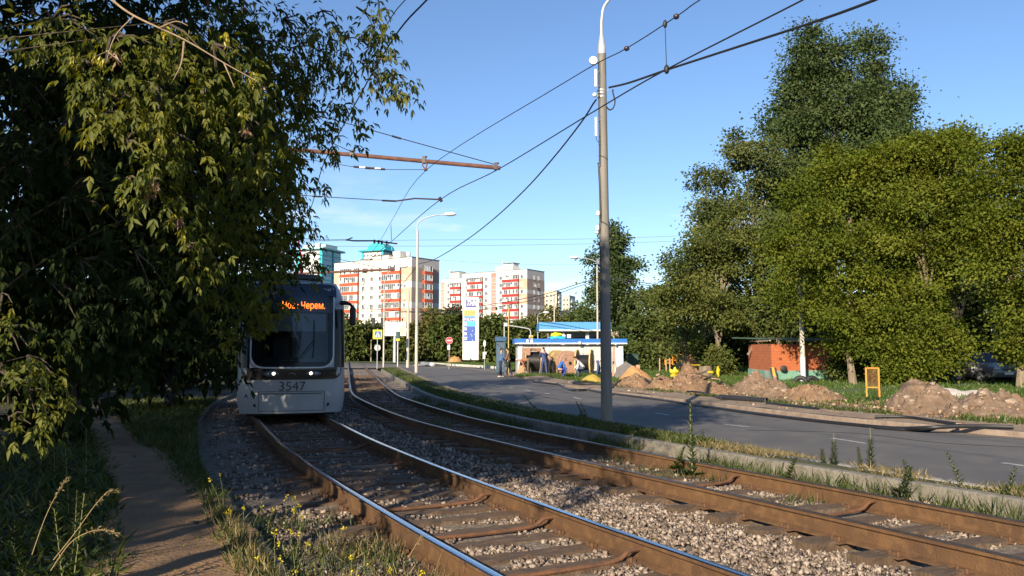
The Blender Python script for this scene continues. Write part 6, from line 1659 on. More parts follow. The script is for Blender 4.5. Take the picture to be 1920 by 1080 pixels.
# spilled clods and stones over the digging
def spill(N, seed):
    g = rng(seed); y = 15.5 + 24 * g.random(N) ** 1.2
    ra = sorted(RF, key=lambda p: p.y); x = np.interp(y, [p.y for p in ra], [p.x for p in ra]) + .5 + 5.2 * g.random(N) ** 1.3
    z = np.empty(N)
    for i in range(N):
        zz = zgr(x[i], y[i]) + .02
        for h in HEAPS:
            lo = h.location
            if abs(lo.y - y[i]) > 3 or abs(lo.x - x[i]) > 6: continue
            ok, p, n, k = h.ray_cast(Vector((x[i], y[i], 5)) - lo, Vector((0, 0, -1)))
            if ok: zz = max(zz, (p + lo).z)
        z[i] = zz
    s = .018 + .075 * g.random(N) ** 3.2
    base = np.array([[-1, -1, -1], [1, -1, -1], [1, 1, -1], [-1, 1, -1], [-1, -1, 1], [1, -1, 1], [1, 1, 1], [-1, 1, 1]], float) * .5
    V = base[None] * s[:, None, None] * (.6 + .8 * g.random((N, 1, 3))) + g.normal(size=(N, 8, 3)) * s[:, None, None] * .17
    an = g.random(N) * 6.28; c_, s_ = np.cos(an)[:, None], np.sin(an)[:, None]
    V = np.stack([V[:, :, 0] * c_ - V[:, :, 1] * s_, V[:, :, 0] * s_ + V[:, :, 1] * c_, V[:, :, 2]], 2) + np.stack([x, y, z], 1)[:, None, :]
    Fq = np.array([(0, 3, 2, 1), (4, 5, 6, 7), (0, 1, 5, 4), (1, 2, 6, 5), (2, 3, 7, 6), (3, 0, 4, 7)])
    o = npmesh('rubble', V.reshape(-1, 3), (np.arange(N)[:, None, None] * 8 + Fq[None]).reshape(-1, 4), 4, leafmat('spoil_clods', (.13, .08, .05), (.24, .155, .095), (.44, .34, .24), 0, .01), None, np.repeat(g.random(N), 6))
    tag(o, 'loose clods and small stones spilled over the dug verge', 'rubble', kind='stuff')
spill(4200, 99)
# timber pile, yellow tarps, trench fences
q = D(1318, 705, 38)
tp_ = thing('timber_pile', 'pile of dark broken boards on the earth ridge', 'timber pile', (q.x, 38, .1))
for k in range(9):
    MB().box(((g.random() - .5) * .7, (g.random() - .5) * .8, .06 + k * .045), (.9 + .6 * g.random(), .12, .035), g.normal() * .6, ry=g.normal() * .15).build('board', (m_bark, m_wood_p)[k % 3 == 0], tp_)
m_tarp = M('warning_tarp_yellow', (.62, .47, .015), .6, (.48, .36, .015), 3)
q = D(1264, 693, 46); o = lump('yellow_tarp', None, (0, 0, .14), (.24, .16, .26), m_tarp, 21, .9, 22, 12, 1.6, smooth=30); o.location = (q.x, 46, .15); tag(o, 'bright yellow crumpled tarp hanging on posts left of the soil heap', 'tarp')
q = D(1298, 684, 48); o = lump('yellow_tarp', None, (0, 0, 0), (.42, .16, .05), m_tarp, 22, .9, 22, 12, 1.6, smooth=30); o.location = (q.x, 48, .72); tag(o, 'bright yellow tarp strip lying across the soil heap', 'tarp')
q = D(1332, 694, 46); o = lump('yellow_tarp', None, (0, 0, 0), (.14, .1, .07), m_tarp, 23, .9, 18, 10, 1.6, smooth=30); o.location = (q.x, 46, .35); tag(o, 'small yellow tarp scrap right of the tree stump', 'tarp')
q = D(1346, 692, 46); o = lump('yellow_tarp', None, (0, 0, .2), (.1, .1, .28), m_tarp, 24, .5, 12, 8); o.location = (q.x, 46, .2); tag(o, 'narrow yellow wrapped post nearest the red shed', 'tarp')
m_orf = M('orange_frame', (.62, .25, .03), .55, (.6, .22, .02), 5)
m_mesh = M('orange_mesh_panel', (.24, .10, .03), .7, (.18, .08, .03), 6)
def barrier(label, px0, px1, py0, py1, Y, slats, rz=0):
    a = D(px0, py1, Y); b = D(px1, py1, Y); z0 = max(a.z, -.1); z1 = D(px0, py0, Y).z; w = b.x - a.x
    o = thing('trench_barrier', label, 'barrier', ((a.x + b.x) / 2, Y, z0), rz)
    mb = MB(); h = z1 - z0; t = .02 + .0006 * Y
    mb.box((-w / 2, 0, h / 2), (t * 1.3, t, h)); mb.box((w / 2, 0, h / 2), (t * 1.3, t, h)); mb.box((0, 0, h - t / 2), (w, t, t)); mb.box((0, 0, h * .32), (w, t, t)); mb.build('frame', m_orf, o)
    mb = MB()
    for k in range(slats): x = -w / 2 + w * (k + 1) / (slats + 1); mb.box((x, 0, h * .66), (.006 + .00022 * Y, .01, h * .64))
    for k in range(1, 9): mb.box((0, .008, h * (.32 + .07 * k)), (w, .006, .005))
    mb.build('mesh_panel', m_mesh, o); return o
barrier('orange wire mesh barrier standing alone on the grass', 1626, 1648, 689, 744, 25.5, 9, R(-14))
barrier('far orange barrier beside the trench, left one of the close pair', 1261, 1270, 664, 681, 66, 4, R(15)); barrier('far orange barrier beside the trench, right one of the close pair', 1268, 1278, 664, 681, 68, 4, R(-10))
barrier('low far orange barrier panel left of the close pair', 1247, 1261, 674, 684, 64, 4)
for px, lab in ((1237, 'leftmost short wooden stake on the far lawn'), (1249, 'second short wooden stake on the far lawn'), (1256, 'third short wooden stake on the far lawn, nearest the barriers')):
    plain_pole('wooden_stake', lab, 'stake', px, 684, 60, 671, .05, .05, m_wood)
q = D(1322, 688, 50); o = MB().tube([(0, 0, -.2), (.02, 0, .35), (0, .02, .62)], [.55, .42, .38], 14).build('tree_stump', m_bark_l, None, smooth=True); o.location = (q.x, 50, 0); tag(o, 'thick pale tree stump among the yellow tarps', 'stump')
# ================================================================ pipe and cables on the ground
p = D(1352, 743, 25.6); q = D(1438, 753, 23.8)
mb = MB(); d = (q - p); n = 24; A = Vector((p.x, p.y, .12)); B = Vector((q.x, q.y, .12)); t = (B - A).normalized(); u = t.cross(Vector((0, 0, 1)))
vs = []; fs = []
for (c, r) in ((A, .085), (B, .085), (B, .072), (A, .072)):
    for k in range(n): an = 2 * PI * k / n; vs.append(c + (u * math.cos(an) + Vector((0, 0, 1)) * math.sin(an)) * r)
for i in range(4):
    j = (i + 1) % 4
    for k in range(n): fs.append((i * n + k, i * n + (k + 1) % n, j * n + (k + 1) % n, j * n + k))
mb.add(vs, fs); o = mb.build('plastic_pipe', M('pipe_black', (.025, .026, .03), .5), None, smooth=30); tag(o, 'thick black plastic pipe lying on the verge before the grey-brown heap', 'pipe')
def gcable(label, pts, r, z=None, name='ground_cable'):
    P = []
    for it in pts:
        zz = it[2] if len(it) > 2 else -.02
        P.append(G(it[0], it[1], zz))
    o = MB().tube(polyline(P, n=6), r, 8).build(name, m_cabl, None, smooth=True); tag(o, label, 'cable'); return o
gcable('long black cable lying on the road along the far kerb', [(1000, 716, .06), (1030, 719, .05), (1050, 722, 0), (1058, 727, -.06), (1064, 729.5, -.075), (1080, 731), (1105, 731.5, -.07), (1145, 738, -.07), (1220, 747.5, -.07), (1290, 757.5, -.07), (1400, 773.5, -.07), (1500, 786, -.07), (1600, 796.5, -.07), (1680, 803, -.06), (1740, 802, .02), (1790, 799.5, .06), (1850, 799.5, .07), (1900, 801, .07)], .042)
gcable('second black cable ending in a bend beside the first on the kerb', [(1640, 801.5, -.07), (1700, 806, -.07), (1735, 807.5, -.07), (1760, 801, .03), (1800, 797.5, .07)], .035)
gcable('black cable coiled in loops beside the yellow sand', [(1076, 717.5, .1), (1090, 720, .08), (1110, 721, .07), (1128, 722, .07), (1146, 727, .07), (1160, 715, .12), (1180, 706, .2)], .04)
gcable('black cable loop hanging over the far kerb', [(1150, 722, .1), (1110, 717, .1), (1080, 716, .1), (1074, 718, .09), (1090, 720.5, .05), (1106, 723, .0), (1104, 728, -.05), (1108, 732, -.06), (1128, 736, -.06), (1150, 740, -.06)], .036)
gcable('black cable crossing the orange sand to the earth ridge', [(1170, 709, .12), (1195, 707, .35), (1215, 714, .3), (1228, 726, .1)], .045)
gcable('short black cable end on the verge before the ridge', [(1288, 734, .09), (1310, 735, .1), (1330, 740, .1), (1352, 747, .09)], .035)
gcable('thin black hose running on from the pipe end', [(1438, 756, .07), (1480, 761, .07), (1535, 767, .07)], .04, name='hose')
gcable('thin black hose on the grass before the pointed heap', [(1640, 781, .07), (1700, 782, .08), (1740, 787, .07), (1790, 794, .07)], .03, name='hose')
# ================================================================ signs, lights, shelters, railing
m_y = M('sign_yellow', (.72, .68, .02), .5); m_sb = M('sign_blue', (.03, .13, .36), .5); m_sr = M('sign_red', (.55, .03, .05), .5)
q = D(707, 688.5, 75.5)
cs = thing('crossing_sign', 'yellow-framed blue pedestrian crossing sign on a thin grey post', 'road sign', (q.x, 75.5, -.05), R(4))
zc = D(707, 627, 75.5).z + .05
MB().tube([(0, .05, -.1), (0, .05, zc + .55)], .04, 10).build('post', m_galv, cs)
MB().box((0, 0, zc), (.86, .04, .86)).build('plate', m_y, cs)
f = MB().box((0.02, -.03, zc), (.60, .02, .60)).build('blue_field', m_sb, cs)
MB().prism([(-.22, zc - .22), (.26, zc - .22), (.02, zc + .24)], 'y', -.05, -.041).build('white_triangle', m_kw2, f)
mb = MB(); mb.tube([(.0, -.056, zc + .02), (.03, -.056, zc - .10)], .022, 6); mb.tube([(.03, -.056, zc - .08), (-.04, -.056, zc - .2)], .018, 6); mb.tube([(.03, -.056, zc - .08), (.09, -.056, zc - .2)], .018, 6); mb.tube([(-.05, -.056, zc - .04), (.08, -.056, zc - .05)], .014, 6); mb.ell((.01, -.056, zc + .08), (.03, .01, .03), 8, 6); mb.build('walking_figure', m_rub, f)
MB().tube([(0, .12, zc - 1.25), (0, .16, zc - 1.25)], .30, 20).build('sign_back', M('sign_back_grey', (.4, .42, .44), .6), cs)
for s in (-.42, .42): MB().box((s, .16, zc + 1.15), (.3, .24, .85), bev=.04).build('signal_back', m_rub, cs)
q = D(842, 688.5, 73.5)
ne = thing('no_entry_sign', 'round red no-entry sign on a rusty post at the kerb', 'road sign', (q.x, 73.5, .0))
zc = D(842, 638.5, 73.5).z
MB().tube([(0, .05, -.2), (0, .05, zc + .2)], .035, 10).build('post', M('rusty_post', (.30, .2, .14), .8, (.42, .38, .33), 3), ne)
o = MB().tube([(0, -.02, zc), (0, .02, zc)], .32, 28).build('disc', m_sr, ne)
MB().box((0, -.03, zc), (.44, .015, .10)).build('white_bar', m_kw2, o)
mb = MB(); 
for k in range(28): a = 2 * PI * k / 28; b2_ = 2 * PI * (k + 1) / 28; mb.tube([(.315 * math.cos(a), -.022, zc + .315 * math.sin(a)), (.315 * math.cos(b2_), -.022, zc + .315 * math.sin(b2_))], .012, 4)
mb.build('white_rim', m_kw2, o)
MB().box((-.04, -.0, zc - .62), (.24, .03, .46)).build('small_plate', m_kw2, ne)
q = D(908.5, 686, 73)
bs = thing('stop_sign_post', 'thin pale post with small white plates right of the price sign', 'sign post', (q.x, 73, 0))
z1 = D(908, 639, 73).z; MB().tube([(0, .03, -.2), (0, .03, z1)], .03, 8).build('post', m_galv, bs)
MB().ell((0, 0, z1 - .25), (.12, .02, .32), 16, 10).build('oval_plate', M('pale_green_plate', (.52, .58, .46), .6), bs, smooth=True)
MB().box((-.05, 0, zs(664) if False else 1.15), (.22, .03, .62)).build('white_plate', m_kw2, bs); MB().box((.1, -.01, 1.35), (.14, .03, .24)).build('white_plate', m_kw2, bs)
q = D(745.5, 684, 84)
tl = thing('traffic_light', 'dark traffic light back on a thin white post under the billboard', 'traffic light', (q.x, 84, -.05))
z1 = D(745, 623, 84).z; MB().tube([(0, 0, -.1), (0, 0, z1)], .05, 10).build('post', m_kw2, tl); MB().box((.03, -.05, z1 - .25), (.42, .3, .75), bev=.04).build('housing', M('signal_green_grey', (.02, .06, .065), .6), tl); MB().box((.03, -.05, z1 - .72), (.40, .26, .2)).build('yellow_box', m_y, tl)
# billboard
YB = 108
q0 = D(719, 631, YB); q1 = D(761.5, 631, YB)
bb = thing('billboard', 'large white billboard with faint grey lettering and a yellow-green figure', 'billboard', ((q0.x + q1.x) / 2, YB, 0), R(3)); wb = q1.x - q0.x
z0, z1 = D(740, 630, YB).z, D(740, 603.5, YB).z
MB().box((0, .2, (z0 + z1) / 2), (wb, .35, z1 - z0), bev=.05).build('panel', M('billboard_white', (.70, .69, .67), .6), bb)
MB().tube([(0, .3, -.2), (0, .3, z0)], .18, 12).build('post', m_galv, bb)
mb = MB(); mb.ell((wb * .33, -.0, (z0 + z1) / 2 + .0), (.42, .02, .85), 14, 10); mb.ell((wb * .42, -.0, (z0 + z1) / 2 - .2), (.3, .02, .55), 12, 8); mb.build('printed_figure', M('print_yellow', (.58, .56, .22), .6, (.70, .69, .6), 3), bb)
text_mesh('printed_text', 'cuisine', .62, M('print_mauve', (.40, .30, .42), .6), bb, (-wb * .22, .012, (z0 + z1) / 2 + .28), (PI / 2, 0, 0), sx=1.15)
text_mesh('printed_text', 'royale', .62, M('print_mauve_b', (.42, .36, .44), .6), bb, (-wb * .22, .012, (z0 + z1) / 2 - .42), (PI / 2, 0, 0), sx=1.1)
# shelters and the person waiting
for (px0, px1, lab, pw) in ((768, 800, 'bus shelter with pale end panel, left of the two far shelters', (768, 776)), (806, 842, 'bus shelter with blue plate on its roof, right of the two far shelters', (816, 825))):
    Y = 122; a = D(px0, 672, Y).x; b = D(px1, 672, Y).x
    o = thing('bus_shelter', lab, 'bus shelter', ((a + b) / 2, Y, .0)); w_ = b - a; h = D(px0, 653, Y).z
    MB().box((0, 0, h), (w_ + .4, 1.6, .16)).build('roof', M('shelter_roof', (.12, .09, .07), .8), o)
    MB().box((0, .7, h / 2), (w_, .06, h)).build('back_panel', M('shelter_dark', (.022, .022, .022), .5), o)
    MB().box(((D(pw[0], 660, Y).x + D(pw[1], 660, Y).x) / 2 - o.location.x, -.5, h * .45), (.66, .1, h * .8)).build('end_panel', M('shelter_pale_panel', (.40, .45, .52), .4), o)
    for s in (-1, 1): MB().box((s * w_ * .48, -.6, h / 2), (.08, .08, h)).build('post', m_galv, o)
    MB().box((-.3, -.7, h + .35), (.5, .06, .5)).build('stop_plate', M('stop_plate_pale', (.5, .55, .62), .6), o)
rl = thing('railing', 'long grey street railing beyond the crossing road', 'railing', (D(760, 675, 128).x, 128, .0))
a = D(640, 675, 128).x - rl.location.x; b = D(872, 675, 128).x - rl.location.x
mb = MB(); mb.box(((a + b) / 2, 0, .95), (b - a, .07, .08)); mb.box(((a + b) / 2, 0, .45), (b - a, .05, .06)); mb.build('rail_bar', m_galv, rl)
n = 22
for k in range(n + 1): MB().box((a + (b - a) * k / n, 0, .45), (.10, .1, 1.0)).build('post', m_galv, rl)
# pale bundle at the kerb end
q = D(802, 685, 86); bd = thing('rubble_sack', 'grey and white sack lying at the road edge left of the no-entry sign', 'sack', (q.x, 86, -.1))
lump('sack', bd, (-.3, 0, .22), (.55, .35, .24), M('sack_grey', (.16, .18, .22), .9), 31); lump('white_sheet', bd, (.45, 0, .18), (.35, .3, .22), m_kw2, 32); lump('pale_sheet', bd, (-1.1, 0, .12), (.35, .3, .16), m_conc_l, 33)
# green skip and orange box right of the kiosk
q = D(1188, 690, 58); sk_ = thing('waste_bin', 'dark green waste container right of the kiosk', 'container', (q.x, 58, -.05)); MB().box((0, .4, .65), (.75, .8, 1.3), bev=.05).build('body', M('bin_green', (.03, .065, .055), .7), sk_); MB().box((0, .4, 1.36), (.8, .86, .1), bev=.03).build('lid', M('bin_lid', (.02, .045, .04), .7), sk_)
q = D(1196, 688, 50); o = MB().box((0, 0, .2), (.24, .24, .40), bev=.03).build('orange_box', M('faded_orange', (.55, .25, .16), .7), None); o.location = (q.x, 50, .3); tag(o, 'small faded orange box beside the dark green container', 'box')
# tall wooden crate end seen beside the big pole
q = D(1151, 706, 50.5); o = MB().box((0, 0, .95), (.14, .06, 1.9), ry=.05).box((.18, .02, .55), (.06, .06, 1.2), ry=-.2).build('leaning_planks', m_wood_p, None); o.location = (q.x, 50.5, -.05); tag(o, 'pinkish planks leaning on the kiosk wall right of the big pole', 'planks')
q = D(1165, 700, 47); o = MB().prism([(-.5, -.1), (.42, -.1), (.62, .7), (.2, .95), (-.35, .6)], 'y', -.05, .05).build('steel_sheet', M('steel_sheet_grey', (.16, .15, .15), .6, (.12, .11, .11), 2), None); o.location = (q.x, 46.5, .0); tag(o, 'dark grey sheet propped behind the orange sand', 'sheet')
# ================================================================ parked cars under the trees
def car(label, px, py, Y, rz, paint):
    q = D(px, py, Y); o = thing('parked_car', label, 'car', (q.x, Y, -.02), rz, 'cars parked under the maples')
    W_ = 1.78; secs = [(-2.25, .45, .62, .82), (-2.15, .30, .78, .92), (-1.2, .24, .96, .97), (-.75, .22, 1.0, 1.0), (.9, .22, 1.02, 1.0), (1.9, .26, 1.0, .97), (2.2, .40, .9, .9)]
    mb = MB(); vs = []; fs = []; n = 8
    for (y, z0, z1, ws) in secs:
        w = W_ / 2 * ws
        vs += [(-w, y, z0), (-w * 1.02, y, (z0 + z1) / 2), (-w * .97, y, z1), (-w * .5, y, z1 + .04), (w * .5, y, z1 + .04), (w * .97, y, z1), (w * 1.02, y, (z0 + z1) / 2), (w, y, z0)]
    for i in range(len(secs) - 1):
        for k in range(n): fs.append((i * n + k, i * n + (k + 1) % n, (i + 1) * n + (k + 1) % n, (i + 1) * n + k))
    fs += [tuple(range(n - 1, -1, -1)), tuple((len(secs) - 1) * n + k for k in range(n))]
    mb.add(vs, fs); mb.build('body', paint, o, smooth=35)
    mb = MB(); cab = [(-1.15, .98, .80), (-.5, 1.45, .66), (.9, 1.50, .66), (1.9, 1.02, .78)]; vs = []
    for (y, z, w) in cab: vs += [(-w, y, z), (w, y, z)]
    vs += [(-.82, -1.1, .94), (.82, -1.1, .94), (.82, 1.9, .94), (-.82, 1.9, .94)]
    mb.add(vs, [(0, 1, 3, 2), (2, 3, 5, 4), (4, 5, 7, 6), (8, 0, 2), (8, 2, 4, 6, 11), (1, 9, 10, 7, 5, 3), (0, 8, 9, 1), (6, 7, 10, 11)])
    mb.build('cabin', m_tb, o)
    MB().box((0, .2, 1.5), (1.25, 1.3, .03)).build('roof', paint, o)
    for y in (-1.4, 1.35):
        for s in (-1, 1):
            wv = MB().cyl((s * .68, y, .32), (s * .90, y, .32), .32, n=18).build('wheel', m_rub, o); MB().cyl((s * .90, y, .32), (s * .91, y, .32), .2, n=14).build('rim', m_steel, wv)
    for s in (-1, 1): MB().ell((s * .62, -2.17, .72), (.2, .07, .08), 12, 8).build('headlight', M('car_lens', (.5, .52, .55), .1), o, smooth=True)
    MB().box((0, -2.22, .66), (.7, .06, .12)).build('grille', m_rub, o); MB().box((0, -2.25, .48), (.52, .02, .11)).build('number_plate', m_kw2, o)
m_cs = M('shaded_car_silver', (.16, .165, .175), .35, metal=.4); m_cd = M('car_dark', (.03, .032, .036), .3, metal=.2)  # silver darkened to stand in for the shade under the crowns
car('silver car facing the road between two leaning maple trunks', 1826, 698, 42, R(12), m_cs); car('dark car left of the silver one under the maples', 1785, 696, 43, R(14), m_cd); car('dark car right of the silver one under the maples', 1882, 698, 42.5, R(8), m_cd); car('dark car at the right frame edge under the maples', 1945, 699, 42, R(5), m_cs)
car('dark car half hidden behind the orange barrier', 1668, 700, 46, R(14), m_cd)
# ================================================================ people
m_skin = M('skin', (.46, .27, .18), .6, (.40, .23, .15), 8)
m_hair = M('hair_dark', (.03, .022, .016), .8); m_hairg = M('hair_grey', (.20, .18, .16), .8)
def skinned(name, V, E, Rr, mat, parent, root=0, sub=1):
    me = bpy.data.meshes.new(name); me.from_pydata([tuple(v) for v in V], E, []); me.update()
    o = bpy.data.objects.new(name, me); COL.objects.link(o)
    md = o.modifiers.new('Skin', 'SKIN'); md.use_smooth_shade = True; md.branch_smoothing = .4
    if not me.skin_vertices: return o
    sv = me.skin_vertices[0].data
    for i, r in enumerate(Rr):
        rx, ry = r if isinstance(r, tuple) else (r, r); sv[i].radius = (rx, ry); sv[i].use_root = (i == root)
    if sub: ms = o.modifiers.new('Sub', 'SUBSURF'); ms.levels = sub; ms.render_levels = sub
    bpy.context.view_layer.update()
    m2 = bpy.data.meshes.new_from_object(o.evaluated_get(bpy.context.evaluated_depsgraph_get()))
    bpy.data.objects.remove(o); bpy.data.meshes.remove(me); m2.name = name; m2.materials.clear()
    return link(name, m2, mat, parent, smooth=True)


def person(label, loc, rz, shirt, pants, shoes, lean=0.0, legs=((0, 0), (0, 0)), arms=((0.1, .2), (0.1, .2)), head=0.0, scale=1.0, hair=None, sleeve=.95, cap=None, neck=0.0, spread=(.10, .10)):
    """angles in degrees in the sagittal plane; leg (thigh forward, knee bend), arm (upper forward, elbow bend), lean = torso forward"""
    t = thing('person', label, 'person', loc, rz, None); t.scale = (scale,) * 3
    def dn(a): return Vector((0, math.sin(R(a)), -math.cos(R(a))))
    th, sh = .44, .43
    pel = Vector((0, 0, 0)); J = {}
    feet = []
    for s, (a, k), sp in ((-1, legs[0], spread[0]), (1, legs[1], spread[1])):
        hip = pel + Vector((s * .095, 0, -.06)); kn = hip + dn(a) * th + Vector((s * sp * .4, 0, 0)); an = kn + dn(a - k) * sh + Vector((s * sp * .2, 0, 0))
        J[('hip', s)], J[('kn', s)], J[('an', s)] = hip, kn, an; feet.append(an.z)
    dz = .085 - min(feet)
    up = Vector((0, math.sin(R(lean)), math.cos(R(lean)))); fw = Vector((0, math.cos(R(lean)), -math.sin(R(lean))))
    pel = pel + Vector((0, 0, dz))
    for k in list(J): J[k] = J[k] + Vector((0, 0, dz))
    wst = pel + up * .17; che = pel + up * .36 - fw * .015; shb = pel + up * .47; nk = pel + up * .54
    ha = R(lean + neck); hup = Vector((0, math.sin(ha + R(head)), math.cos(ha + R(head)))); hfw = Vector((0, math.cos(ha + R(head)), -math.sin(ha + R(head))))
    hd0 = nk + hup * .07; hd1 = nk + hup * .16 + hfw * .02; hd2 = nk + hup * .255
    V = [pel, wst, che, shb, nk, hd0, hd1, hd2]; E = [(i, i + 1) for i in range(7)]; Rr = [(.125, .09), (.105, .078), (.135, .09), (.11, .075), .055, .062, (.076, .088), (.06, .065)]
    def addv(p, r, par): V.append(p); Rr.append(r); E.append((par, len(V) - 1)); return len(V) - 1
    nose = addv(hd1 + hfw * .115 - hup * .015, .012, 6); 
    S = {}
    for s, (a, k) in ((-1, arms[0]), (1, arms[1])):
        d1 = Vector((s * .10, 0, 0)) + (up * -math.cos(R(a)) + fw * math.sin(R(a)))
        d2 = (up * -math.cos(R(a + k)) + fw * math.sin(R(a + k))) + Vector((-s * .12, 0, 0))
        a0 = shb + Vector((s * .185, 0, 0)) - up * .02; el = a0 + d1.normalized() * .29; wr = el + d2.normalized() * .25; hd = wr + d2.normalized() * .085
        S[s] = (a0, el, wr)
        i0 = addv(a0, .058, 3); i1 = addv(el, .042, i0); i2 = addv(wr, .030, i1); i3 = addv(hd, (.036, .02), i2)
        lat = Vector((1, 0, 0)); dd = d2.normalized()
        for f_, L in ((-.030, .055), (-.010, .070), (.010, .066), (.028, .050)):
            j = addv(hd + dd * .025 + lat * f_, .0095, i3); j = addv(hd + dd * (.025 + L * .55) + lat * f_ * 1.1 + fw * .012, .009, j); addv(hd + dd * (.02 + L) + lat * f_ * 1.1 + fw * .03, .008, j)
        j = addv(wr + dd * .05 - lat * s * .04 + fw * .02, .011, i2); addv(wr + dd * .095 - lat * s * .05 + fw * .035, .009, j)
    for s in (-1, 1):
        h = addv(J[('hip', s)], .088, 0); k = addv(J[('kn', s)], .058, h); m = addv(J[('kn', s)].lerp(J[('an', s)], .35), .056, k); a = addv(J[('an', s)], .036, m)
    skinned('body', V, E, Rr, m_skin, t)
    # clothes
    c = .016
    V = [pel - up * .10, wst, che, shb, nk - up * .02]; E = [(0, 1), (1, 2), (2, 3), (3, 4)]; Rr = [(.15 + c, .11 + c), (.135 + c, .10 + c), (.155 + c, .105 + c), (.13 + c, .085 + c), .062]
    for s in (-1, 1):
        a0, el, wr = S[s]; n = len(V)
        if sleeve < .6: V += [a0, a0.lerp(el, .75)]; Rr += [.068, .062]; E += [(3, n), (n, n + 1)]
        else: V += [a0, el, el.lerp(wr, .85)]; Rr += [.070, .056, .044]; E += [(3, n), (n, n + 1), (n + 1, n + 2)]
    skinned('shirt', V, E, Rr, shirt, t)
    V = [pel + up * .11, pel - Vector((0, 0, .03))]; E = [(0, 1)]; Rr = [(.140 + c, .105 + c), (.150 + c, .115 + c)]
    for s in (-1, 1):
        n = len(V); kn, an = J[('kn', s)], J[('an', s)]
        V += [J[('hip', s)], kn, kn.lerp(an, .4), an + Vector((0, 0, .01))]; Rr += [.103, .074, .070, .058]; E += [(1, n), (n, n + 1), (n + 1, n + 2), (n + 2, n + 3)]
    skinned('trousers', V, E, Rr, pants, t, root=1)
    for s in (-1, 1):
        an = J[('an', s)]; mb = MB(); mb.ell((an.x + s * .01, an.y + .055, an.z - .04), (.045, .135, .045), 14, 8)
        mb.build('shoe', shoes, t, smooth=True)
    # hair, ears, eyes, mouth
    mb = MB(); rx = -(lean + neck + head)
    q = hd1 + hup * .045 - hfw * .02
    mb.ell(tuple(q), (.085, .098, .085), 16, 10, rx=R(rx)); 
    vs = [Vector(v) for v in mb.v]; mb.v = [tuple(q + (v - q) * (1.0 if ((v - q).dot(hup) > -.01 or (v - q).dot(hfw) < -.02) and not ((v - q).dot(hfw) > .055 and (v - q).dot(hup) < .03) else .72)) for v in vs]
    mb.build('cap' if cap else 'hair', cap or hair or m_hair, t, smooth=True)
    if cap: MB().ell(tuple(hd1 + hup * .06 + hfw * .10), (.06, .06, .012), 12, 6, rx=R(rx)).build('cap_brim', cap, t, smooth=True)
    mb = MB()
    for s in (-1, 1): mb.ell(tuple(hd1 + Vector((s * .03, 0, 0)) + hfw * .083 + hup * .012), (.012, .008, .008), 8, 6)
    mb.build('eyes', m_rub, t, smooth=True)
    for s in (-1, 1): MB().ell(tuple(hd1 + Vector((s * .080, 0, 0)) - hfw * .005), (.012, .025, .034), 8, 6).build('ear', m_skin, t, smooth=True)
    MB().ell(tuple(hd1 + hfw * .082 - hup * .055), (.025, .008, .007), 8, 6).build('mouth', M('lips', (.35, .15, .12), .6), t, smooth=True)
    return t


def cloth(n, c, c2=None): return M(n, c, .9, c2 or tuple(x * .75 for x in c), 9, bump=.2)
c_blue = cloth('shirt_blue', (.08, .15, .34)); c_navy = cloth('trousers_navy', (.025, .028, .055)); c_dark = cloth('clothes_black', (.022, .022, .028)); c_brown = cloth('shirt_brown', (.22, .13, .09))
c_or = cloth('shirt_rust', (.34, .15, .08)); c_ol = cloth('trousers_olive', (.13, .105, .065)); c_work = cloth('overalls_blue', (.05, .08, .20)); c_br = cloth('overalls_bright_blue', (.03, .14, .48)); c_br2 = cloth('trousers_bright_blue', (.03, .06, .30)); c_wh = cloth('shirt_white', (.62, .60, .60)); c_jean = cloth('jeans', (.07, .11, .19)); c_pink = cloth('shirt_pinkish', (.42, .26, .20))
s_lt = M('shoe_pale', (.5, .46, .4), .7); s_dk = M('shoe_dark', (.03, .03, .03), .6)
def on(px, py, Y, z): q = D(px, py, Y); return (q.x, Y, z)
person('man in blue shirt and dark jeans with pale shoes standing at the road edge', on(938.5, 705, 50.5, -.09), R(-75), c_blue, c_navy, s_lt, lean=4, legs=((6, 4), (-8, 6)), arms=((20, 60), (5, 20)), spread=(.06, .06))
person('man in dark clothes standing close to the man in blue shirt', on(953.5, 703, 50.8, -.08), R(80), c_brown, c_dark, s_dk, lean=5, legs=((8, 6), (-10, 8)), arms=((15, 40), (10, 30)), spread=(.05, .05))
person('man in rusty shirt and olive trousers bending over beside the largest spool', on(991, 702, 51.0, -.02), R(80), c_or, c_ol, s_dk, lean=92, legs=((4, 8), (-6, 6)), arms=((60, 10), (70, 20)), head=-10, cap=cloth('cap_pale', (.5, .47, .42)), spread=(.05, .05))
person('man in dark blue overalls standing with his back to the road', on(1020, 702, 51.3, -.02), R(15), c_work, c_work, s_dk, lean=6, legs=((2, 2), (-2, 3)), arms=((40, 30), (30, 50)), spread=(.12, .12))
person('man in black clothes stooping right of the man in overalls', on(1033, 702, 51.6, -.02), R(65), c_pink, c_dark, s_dk, lean=38, legs=((14, 22), (-6, 10)), arms=((30, 30), (45, 30)))
person('man in bright blue workwear squatting on the grass by the cable', on(1047, 711, 48.0, -.0), R(-80), c_br, c_br2, s_dk, lean=34, legs=((98, 128), (88, 118)), arms=((40, 40), (50, 35)), hair=m_hairg, head=8, spread=(.14, .14))
person('man in white shirt and jeans squatting before the right-hand spool', on(1094, 714, 46.5, .0), R(82), c_wh, c_jean, s_dk, lean=42, legs=((92, 120), (70, 110)), arms=((40, 30), (60, 25)), spread=(.16, .1), hair=m_hair)
person('man in dark trousers with white jacket bending, half hidden by the big pole', on(1121, 704, 49.5, -.02), R(-80), c_wh, c_work, s_dk, lean=70, legs=((20, 30), (-4, 10)), arms=((50, 20), (40, 30)))
person('small far person in pale clothes waiting at the bus shelter', on(836, 672.5, 118, .0), R(160), c_wh, cloth('trousers_pale', (.35, .3, .3)), s_dk)
